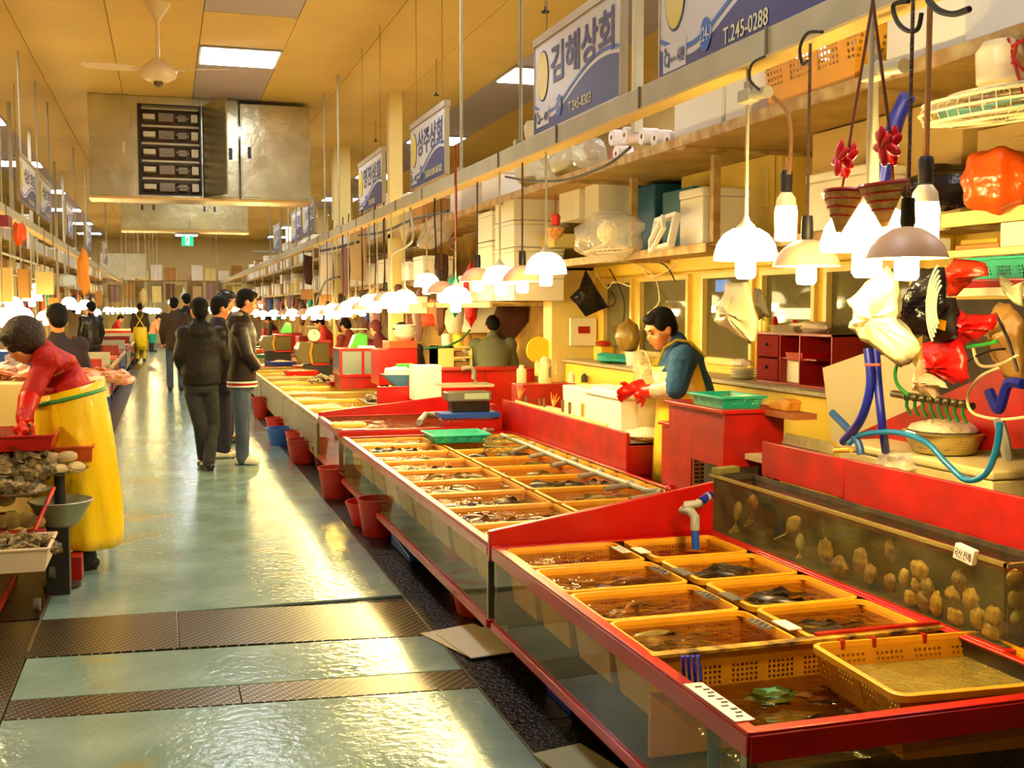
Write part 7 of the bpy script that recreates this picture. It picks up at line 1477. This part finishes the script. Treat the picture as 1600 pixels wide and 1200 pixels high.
# grey basin
c = PY(96, 824, 6.75); c.z = max(c.z, .3); wsolo('metal_basin', MB().lathe([(.001, 0), (.07, 0), (.10, .02), (.165, .14), (.175, .145), (.165, .15), (.155, .14), (.09, .03), (.001, .015)], c=PY(96, 822, 6.62), n=36), M('basin_grey', (170, 168, 130), .35, metal=.3), 'grey basin hooked beside the yellow apron', 'basin')
wsolo('basin_stand', MB().bx(PY(90, 822, 6.62).x-.06, PY(90, 822, 6.62).x+.06, 6.56, 6.68, 0, PY(96, 822, 6.62).z), DARK, 'dark block under the grey basin', 'stand')
wsolo('red_crate', MB().bx(PY(75, 850, 6.9).x, PY(128, 850, 6.9).x, 6.85, 7.0, .02, .16), RED2, 'dark red crate by the feet of the person in the yellow apron', 'crate', bev=.004)
for k, (x, y) in enumerate(((82, 895), (58, 945))): wsolo('caster_wheel', MB().lathe([(.001, -.015), (.035, -.015), (.035, .015), (.001, .015)], M=Matrix.Rotation(math.pi/2, 3, 'Y'), c=PZ(x, y, .14 if k == 0 else .05), n=20), M('wheel_grey', (90, 86, 80), .5), 'grey caster wheel at the tank corner, %s' % ('upper' if k == 0 else 'lower'), 'wheel')
# foam boxes wall behind her and white table
a = PY(0, 600, 7.9); b = PY(130, 690, 7.9)
wsolo('foam_counter', MB().bx(-2.6, PY(157, 640, 7.9).x, 7.85, 9.2, 0, PY(40, 598, 7.9).z), M('foam_cream', (236, 214, 150), .6, var=.1), 'tall cream foam fronted counter behind the person in red gloves', 'counter', bev=.01)
wsolo('blue_post', MB().bx(PY(164, 640, 8.0).x, PY(168, 640, 8.0).x+.02, 7.95, 8.0, .05, PY(166, 620, 8.0).z), BLUE, 'blue upright at the corner of the cream counter', 'post')
FSH = M('sliced_fish', (236, 190, 140), .4, var=.5, vs=16, col2=(200, 90, 50), bump=.5, bs=20)
PF = [blobmb(V(), (.12, .05, .018), seed=60+k, amp=.3).mesh('dried_fish', FSH) for k in range(4)]
heap(PY(15, 594, 8.3), .35, .25, .08, 26, 'pale fish piled on the cream counter by the blue box', 'pale fish on the cream counter', PF, 'pale_fish', 'fish', rot=.4)
heap(PY(165, 600, 9.0)+V((-.1, 0, 0)), .28, .8, .10, 46, 'pinkish fish laid on the counter edge behind the red jacket', 'pink fish on the counter edge', PF, 'pale_fish', 'fish', rot=.4)
wsolo('blue_box', bY(-20, 34, 549, 590, 8.6, .4), BLUE, 'blue box on the cream counter at the picture edge', 'box', bev=.004)
wsolo('glass_case', bY(8, 34, 555, 588, 8.4, .15), FILM, 'clear plastic case beside the blue box', 'case')
# stalls marching down the hall
TRC = [(M('tray_red', (206, 30, 16), .4), 'red'), (M('tray_orange'), 'orange'), (M('tray_blue2', (40, 60, 150), .4), 'blue'), (M('tray_cream', (236, 210, 150), .5), 'cream'), (M('tray_green', (30, 140, 80), .4), 'green')]
def trayproto(w, l, h, mat): t = T('display_tray', 'tray', 'tray', world=False); part('body', MB().tub(0, 0, 0, h, w, l, .008, .9), mat, t, smooth=0); part('contents', blobmb(V((0, 0, h*.7)), (w*.4, l*.42, h*.6), seed=int(w*100+l*37), amp=.2), FSH if w > .35 else OY, t); return t
TP_ = {}
def dtray(x, y, z, w, l, h, ci, lab, grp):
    k = (w, l, ci)
    if k not in TP_: TP_[k] = trayproto(w, l, h, TRC[ci][0]); o = TP_[k]
    else: o = dup(TP_[k])
    o.location = (x, y, z); tag(o, lab, None, grp)
y = 9.6; i = 0
while y < 44:
    L_ = 2.6 if y < 20 else 3.6; z = .62
    where = 'shell stall %s beyond the cream counter' % ['first', 'second', 'third', 'fourth', 'fifth', 'sixth', 'seventh', 'eighth', 'ninth', 'tenth', 'eleventh', 'twelfth', 'thirteenth'][min(i, 12)]
    t = T('stall_table', 'market table of the '+where, 'table', (-1.5, y, 0)); part('table_top', MB().bx(-2.3, -.86, y, y+L_-.55, z-.06, z), [RED2, M('table_cream', (230, 200, 130), .5), GALV][i % 3], t, bev=.004)
    for yy_ in (y+.1, y+L_-.7): part('leg', MB().bx(-.95, -.90, yy_, yy_+.05, 0, z-.061), DARK, t)
    part('front_board', MB().bx(-.875, -.87, y, y+L_-.55, .18, z-.07), [M('front_grey', (150, 150, 130), .4), RED2, M('front_blue', (50, 60, 120), .5)][i % 3], t)
    n = 3
    for k in range(n):
        for r_ in range(2): dtray(-1.12-r_*.62, y+.3+k*(L_-.8)/n, z+.001, .5, .42, .07, (i+k+r_) % 5, '%s tray of seafood on the %s' % (TRC[(i+k+r_) % 5][1], where), 'trays on the %s' % where)
    if i > 0: wsolo('dividing_board', MB().bx(-2.3, -.9, y-.06, y-.03, .3, .85), RED2 if i % 2 else GALV, 'board dividing off the %s' % where, 'board')
    dtray(-.95, y+.5, .30, .30, .42, .09, (i+2) % 5, 'low front tray of the %s, on the aisle side' % where, None); wsolo('tray_stand', MB().bx(-1.08, -.90, y+.32, y+.68, 0, .299), DARK, 'stand under the low front tray of the %s' % where, 'stand')
    y += L_; i += 1
# left shelves, posts and hanging clutter
for (x0, z) in ((-2.9, 2.05), (-2.9, 2.55)):
    t = shelf(-2.9, -2.1, 9, 46, z, '%s shelf running above the shell stalls' % ('lower' if z < 2.3 else 'upper'))
m = None
for k, px in enumerate((20, 50, 88, 100)):
    p = PX(px, 350, -2.05); wsolo('steel_post', MB().bx(-2.08, -2.03, p.y-.03, p.y+.03, 1.2 if k else 1.2, CZ), GALV, 'upright of the shelves over the shell stalls, %s along' % ['first', 'second', 'third', 'fourth'][k], 'post')
t = wsolo('cream_board', bY(-60, 18, 418, 472, 12.5, .1), M('cream_board', (246, 206, 120), .5), 'bright cream board behind the lamps at the picture edge', 'board')
for (x0, x1, y0, y1, Y, mt, lb, nm) in ((28, 44, 420, 466, 13, CARD, 'orange brown carton hanging among the posts over the shell stalls', 'carton'), (56, 82, 425, 460, 14, CREAM, 'cream carton behind the white lamp over the shell stalls', 'carton'), (98, 115, 430, 446, 12, M('pale_blue_card', (190, 210, 230), .5), 'pale blue card tilted over the shell stalls', 'card'), (0, 13, 336, 354, 10, M('maroon_bag', (130, 20, 30), .5), 'maroon bag on the upper shelf at the picture edge', 'bag'), (75, 92, 465, 476, 13, CARD, 'small orange carton beneath the cream one', 'carton'), (150, 158, 455, 478, 18, CARD, 'orange carton far over the shell stalls', 'carton')):
    o = wsolo(nm, bY(x0, x1, y0, y1, Y, .25), mt, lb, nm, bev=.004); part('hanging_cord', MB().tube([(0, 0, .02), (0, 0, 2.52-o.location.z)], .004, 4), WIRE, o)
wsolo('orange_bag', blobmb(PY(30, 365, 9.5), (.045, .05, .09), seed=3, amp=.25), M('orange_bag'), 'orange bag tied to a post over the shell stalls', 'bag')
wsolo('dried_fish', blobmb(PY(131, 425, 12), (.05, .03, .2), seed=13, amp=.3), M('dried_orange', (236, 150, 40), .6), 'orange hanging scoop over the shell stalls', 'scoop')
# bars
for k, (a, b, X, r, lb) in enumerate((((0, 372), (120, 362), -2.0, .02, 'horizontal pipe over the shell stalls, upper'), ((0, 408), (110, 415), -2.0, .02, 'horizontal pipe over the shell stalls, lower'))):
    y0_, y1_ = 9.5, 20; wsolo('rail_pipe', MB().tube([(X, y0_, 2.3-.25*k), (X, y1_, 2.3-.25*k)], r, 8), GALV, lb, 'pipe')
# ================================================================ FAR TANK SIDE CLUTTER
KG = ['foam box', 'carton']
def stack_far(y0, y1, x0, zlist, sgn, seed, lab, grp):
    rr = random.Random(seed); y = y0; cnt = 0
    while y < y1:
        for z0, zmax in zlist:
            n = rr.choice((1, 1, 2)); z = z0
            for k in range(n):
                w, l, h = rr.choice(((.4, .55, .28), (.36, .45, .24), (.45, .6, .34)))
                if z+h > zmax: break
                if rr.random() < .72: fbox((x0+sgn*(w/2+.02), y+l/2, z), w, l, h, lab+', %s along' % nth(cnt), grp); cnt += 1
                else: wsolo('carton', MB().box((x0+sgn*(w/2+.02), y+l/2, z+h/2), (w, l, h)), rr.choice((CARD, CREAM)), lab.replace('white foam box', 'carton')+', beside the %s foam box' % nth(cnt), 'carton', grp.replace('foam boxes', 'cartons'), bev=.005)
                z += h+.002
        y += rr.uniform(.62, 1.1)
stack_far(13.5, 20.3, 3.0, [(2.602, 3.4), (1.952, 2.5)], 1, 1, 'white foam box stacked on the tank side shelves past the pale column', 'foam boxes past the pale column')
stack_far(21, 44, 3.0, [(2.602, 3.3), (1.952, 2.5)], 1, 2, 'white foam box stacked far down the tank side shelves', 'foam boxes far down the tank side')
stack_far(13.5, 44, -2.15, [(2.552, 3.2), (2.052, 2.5)], -1, 3, 'white foam box stacked on the shelves over the shell stalls', 'foam boxes over the shell stalls')
shelf(2.95, 3.9, 20.7, 46, 2.60, 'upper tank side shelf stretching away down the hall'); shelf(2.95, 3.9, 20.7, 46, 1.95, 'lower tank side shelf stretching away down the hall')
# hanging things along the far right
rr = random.Random(5); HM = [M('hang_cream', (236, 206, 140), .7), M('hang_brown', (110, 66, 40), .7), M('hang_orange', (226, 110, 30), .5), RED, M('hang_blue', (50, 70, 150), .6), M('hang_mauve', (150, 110, 110), .7), TEAL]; HN = ['cream', 'brown', 'orange', 'red', 'blue', 'mauve', 'teal']
for k in range(46):
    y = 11.5+k*.62; ci = rr.choice((0, 0, 1, 2, 3, 4, 5, 5, 6)); w = rr.uniform(.12, .3); h_ = rr.uniform(.25, .7); z = rr.uniform(1.45, 1.75)
    hb_ = wsolo('hanging_bundle', blobmb(V((3.05+rr.uniform(-.1, .1), y, z)), (.08, w/2, h_/2), seed=k, amp=.15), HM[ci], '%s bundle hanging under the far tank side shelves, %s along the row' % (HN[ci], nth(k)), 'hanging bundle', '%s bundles under the far tank side shelves' % HN[ci]); part('hanging_cord', MB().tube([(0, 0, h_*.9), (.08, 0, 1.96-(z-h_/2))], .005, 4), WIRE, hb_)
for k in range(30):
    y = 12.5+k*.95; ci = rr.choice((0, 0, 1, 2, 3, 4, 6)); w = rr.uniform(.14, .3); h_ = rr.uniform(.25, .6); z = rr.uniform(1.5, 1.85)
    hb_ = wsolo('hanging_bundle', blobmb(V((-2.3+rr.uniform(-.1, .1), y, z)), (.08, w/2, h_/2), seed=k+90, amp=.15), HM[ci], '%s bundle hanging behind the lamps over the shell stalls, %s along' % (HN[ci], nth(k)), 'hanging bundle', '%s bundles over the shell stalls' % HN[ci]); part('hanging_cord', MB().tube([(0, 0, h_*.9), (0, 0, 2.0-(z-h_/2))], .005, 4), WIRE, hb_)
# far backs of the stalls
struct('wall_stall_far', MB().bx(4.0, 4.1, 10.9, 46, 0, 2.6), M('far_stall_wall', (226, 184, 90), .7, var=.4, vs=1.2, col2=(150, 110, 50)))
struct('wall_shell_far', MB().bx(-3.6, -3.5, 8, 46, 0, 2.6), M('far_stall_wall'))
# big film sheet on a rack beyond the towers
drapeY([(650, 380), (665, 345), (690, 330), (708, 330), (712, 355), (700, 378), (675, 390), (655, 388)], 12.2, .15, FILM, 'clear film covered rack beyond the foam box towers', 'film_cover', 'film', 3)
drapeY([(622, 325), (640, 330), (640, 365), (632, 388), (624, 360)], 12.6, .1, BAG, 'pale bags hanging beside the film covered rack', 'hanging_bag', 'bag', 4)
# stalls past the red block: aquarium drum, red case, scales, bowls
t = T('round_aquarium', 'curved fronted viewing aquarium with a dial scale on top, past the open tanks', 'aquarium', PY(505, 590, 17.8))
def drum(t, x0, x1, y0, y1, Y):
    a = PY(x0, y1, Y); b = PY(x1, y0, Y); h = b.z-a.z; w = b.x-a.x
    part('curved_glass', MB().prism([(a.x, Y, a.z), (a.x-.07, Y, a.z+h*.3), (a.x-.08, Y, a.z+h*.6), (a.x-.02, Y, b.z), (a.x+w*.4, Y, b.z), (a.x+w*.4, Y, a.z)], (0, .5, 0)), M('aquarium_glass', (120, 110, 70), .15, metal=.2), t)
    part('case_body', MB().bx(a.x+w*.4, b.x, Y, Y+.5, a.z, b.z), M('aquarium_dark', (96, 84, 40), .2), t, bev=.01); part('curved_trim', MB().tube([(a.x+w*.36, Y-.01, a.z), (a.x+w*.3, Y-.01, a.z+h*.5), (a.x+w*.38, Y-.01, b.z)], .02, 8), YEL, t)
    part('red_trim', MB().bx(a.x+w*.36, b.x+.02, Y-.03, Y+.5, b.z, b.z+.03).bx(a.x+w*.36, b.x, Y-.03, Y+.5, a.z-.03, a.z), RED, t)
drum(t, 472, 515, 535, 568, 17.8)
wsolo('aquarium_stand', bY(478, 520, 570, 600, 17.8, .4), DARK, 'dark stand under the curved viewing aquarium', 'stand')
t = T('round_aquarium', 'second curved viewing aquarium, farther down the tank side', 'aquarium', PY(430, 570, 22)); drum(t, 414, 455, 525, 548, 22); wsolo('aquarium_stand', bY(416, 455, 549, 575, 22, .4), DARK, 'dark stand under the farther curved aquarium', 'stand')
def dial(px, py, Y, r, lab, mat):
    c = PY(px, py, Y); t = T('dial_scale', lab, 'scale', c-V((0, 0, r))); rm = Matrix.Rotation(math.pi/2, 3, 'X')
    part('dial_face', MB().lathe([(.001, .02), (r*.9, .02), (r, .0), (r, -.04), (.001, -.04)], M=rm, c=c, n=28), M('dial_white', (240, 226, 190), .4), t); part('pointer', MB().tube([c+V((0, -.03, 0)), c+V((.0, -.03, r*.7))], .004, 4), BLACK, t); part('weighing_pan', MB().lathe([(.001, 0), (r*1.1, 0), (r*1.15, .015), (.001, .01)], c=c+V((0, .08, r*1.25)), n=20), GALV, t); part('scale_body', MB().box(c+V((0, .10, -.0)), (r*1.4, .12, r*2)), mat, t, bev=.01)
dial(491, 524, 17.7, .10, 'white dial scale on top of the curved viewing aquarium', GALV)
c = PY(562, 530, 14.6); t = T('kitchen_scale', 'bright green kitchen scale seen from the side on the red glass case', 'scale', c)
part('scale_body', MB().prism([PY(547, 544, 14.6), PY(574, 544, 14.6), PY(574, 523, 14.6), PY(563, 521, 14.6), PY(555, 524, 14.6)], (0, .2, 0)), M('scale_green', (36, 130, 24), .4), t); part('pan', MB().bx(PY(552, 515, 14.6).x, PY(573, 515, 14.6).x, 14.55, 14.85, PY(560, 515, 14.6).z, PY(560, 514, 14.6).z), GALV, t); part('pan_stem', MB().tube([PY(563, 521, 14.7), PY(563, 515, 14.7)], .015, 6), GALV, t)
c = PY(450, 518, 20); wsolo('kitchen_scale', MB().prism([PY(437, 520, 20), PY(456, 520, 20), PY(455, 505, 20), PY(447, 503, 20)], (0, .2, 0)), M('scale_green'), 'green kitchen scale farther down the tank side', 'scale')
t = T('glass_case', 'red framed glass display case under the green kitchen scale', 'display case', PY(560, 585, 14.2)); Yc = 14.2
a = PY(531, 585, Yc); b = PY(592, 548, Yc); x0_, x1_, z0_, z1_ = a.x, b.x, a.z, b.z
m = MB()
for x in (x0_, x0_+.28, x1_-.04): m.bx(x, x+.035, Yc, Yc+.035, z0_, z1_).bx(x, x+.035, Yc+.6, Yc+.635, z0_, z1_)
m.bx(x0_, x1_, Yc, Yc+.635, z1_, z1_+.03).bx(x0_, x1_, Yc, Yc+.635, z0_-.04, z0_); part('red_frame', m, RED, t, bev=.003); part('glass_panes', MB().bx(x0_+.036, x1_-.041, Yc+.01, Yc+.02, z0_, z1_).bx(x0_+.005, x0_+.01, Yc+.036, Yc+.59, z0_, z1_), M('case_glass', (130, 150, 150), .15, metal=.3), t)
wsolo('case_stand', MB().bx(x0_+.02, x1_-.02, Yc+.02, Yc+.6, .56, z0_-.041), RED2, 'red stand under the glass display case', 'stand')
wsolo('white_tub', bY(565, 586, 541, 549, 14.3, .3), WHITE, 'white tub on the red framed glass case', 'tub', bev=.005)
t = T('red_cabinet', 'red cabinet topped by a stack of white bowls', 'cabinet', PY(630, 600, 12.4)); part('cabinet_body', bY(592, 652, 545, 602, 12.4, .5), RED, t, bev=.004); part('upper_box', bY(608, 652, 533, 544.8, 12.4, .4), M('box_redorange', (226, 60, 20), .4), t, bev=.004)
for k in range(5): wsolo('white_bowl', MB().lathe([(.001, 0), (.08, 0), (.135, .05), (.128, .05), (.075, .008), (.001, .008)], c=PY(632, 531-k*4.2, 12.5)+V((.01*(k % 2), 0, 0)), n=24), WHITE, 'white bowl in the stack on the red cabinet, %s' % ['lowest', 'second from the bottom', 'middle', 'second from the top', 'topmost'][k], 'bowl', 'stacked white bowls')
wsolo('blue_bin', MB().prism([PY(601, 586, 11.3), PY(640, 586, 11.3), PY(637, 606, 11.3), PY(622, 606, 11.3)], (0, .3, 0)), M('bin_blueteal', (30, 80, 120), .4), 'dark blue slanted bin heaped with ice on the board', 'bin')
wsolo('ice_heap', blobmb(PY(622, 582, 11.45), (.16, .12, .06), seed=5, amp=.15), M('bubbly_white'), 'white ice heap in the dark blue bin', 'ice')
wsolo('green_box', bY(624, 650, 569, 581, 11.7, .2), M('lid_green', (30, 150, 40), .4), 'bright green box behind the ice heap', 'box', bev=.004)
slantboard(PY(588, 600, 11.2).x, .80, 2.9, .80, 11.15, .03, .50, 'red board behind the glittering tank under the dark blue bin')
# shell dishes on the metal tanks
for k, (px, py, r, lb) in enumerate(((506, 598, .24, 'steel dish of green brown shells on the metal tank'), (570, 588, .22, 'red tray of pale shells on the metal tank'))):
    c = PZ(px, py, ZT+.02); dish(c, r, lb, None if k == 0 else RED); heap(c+V((0, 0, .01)), r*.7, r*.7, .07, 22, ('green brown' if k == 0 else 'pale')+' shell on the dish over the metal tank', 'shells on metal tank dish %s' % ('green' if k == 0 else 'pale'), OYM if k == 0 else [ABm for ABm in PF], 'shell', 'shellfish', sc=1.0 if k == 0 else .5)
c = PZ(540, 600, ZT+.02); wsolo('red_tray', MB().tub(c.x, c.y, ZT+.006, ZT+.05, .5, .4, .01, .9), RED, 'red tray between the two shell dishes on the metal tank', 'tray')
c = PZ(615, 625, ZT+.02); heap(c, .3, .35, .1, 40, 'brown shell heaped beside the pale foam block', 'shells beside the pale block', OYM, 'shell', 'shellfish')
wsolo('shell_shelf', MB().bx(c.x-.35, c.x+.35, c.y-.4, c.y+.4, ZT+.005, ZT+.015), DARK, 'dark board under the brown shell heap', 'board')
# trays on distant tank side tanks
for k in range(14):
    y = 17.6+k*1.55
    dtray(2.0+.3*(k % 2), y, ZT+.012, .5, .42, .07, k % 5, '%s tray standing on the tanks past the glass display case, %s along' % (TRC[k % 5][1], nth(k)), '%s trays on the far tanks' % TRC[k % 5][1])
for k in range(6):
    y = 19+k*3.2; wsolo('red_cabinet', MB().bx(2.85, 3.3, y, y+.7, 0, .95), RED, 'red stall cabinet far down the tank side, %s along' % nth(k), 'cabinet', 'far red stall cabinets', bev=.01)
# column down the hall and distant crowd blocks
for k in range(5):
    y = 24+k*4.5; wsolo('hall_column', MB().bx(4.3, 4.6, y, y+.3, 0, CZ), CREAM, 'cream column far down the hall behind the tank side stalls, %s' % nth(k), 'column', 'far hall columns')
# end of the hall
t = shelf(-4.2, 4.4, 45.2, 45.9, 2.62, 'shelf closing the far end of the hall')
for k in range(17):
    x = -4.0+k*.5; h_ = .3+.1*((k*5) % 3); wsolo('carton', MB().bx(x, x+.42, 45.3, 45.7, 2.622, 2.622+h_+.1), (WHITE, CREAM, WHITE, CARD, M('pale_tan', (190, 160, 110), .7))[k % 5], 'box on the shelf closing the hall end, %s from the shell stall side' % nth(k), 'box', 'boxes at the hall end', bev=.01)
    o = wsolo('hanging_bundle', (MB().box((x+.2, 45.28, 2.0+.1*(k % 3)), (.34, .1, .62)) if k % 3 else blobmb(V((x+.2, 45.28, 2.0)), (.12, .08, .3), seed=k+200, amp=.3)), (CREAM, M('hang_brown', (110, 66, 40), .7), WHITE, M('pale_tan', (190, 160, 110), .7), M('hang_mauve', (150, 110, 110), .7), CARD, CREAM)[k % 7], 'bundle hanging under the hall end shelf, %s from the shell stall side' % nth(k), 'hanging bundle', 'bundles at the hall end')
    part('hanging_cord', MB().tube([(0, 0, .6), (0, 0, 2.56-o.location.z)], .006, 4), WIRE, o)
for k in range(12):
    x = -4.4+k*.75; wsolo('end_stall_panel', MB().bx(x, x+.6, 46.5, 46.7, .2, 2.5+.3*((k*7) % 3)), (CREAM, M('pale_tan', (190, 160, 110), .7), GALV)[k % 3], 'tall panel closing the hall end, %s from the shell stall side' % nth(k), 'panel', 'panels at the far end', bev=.005)
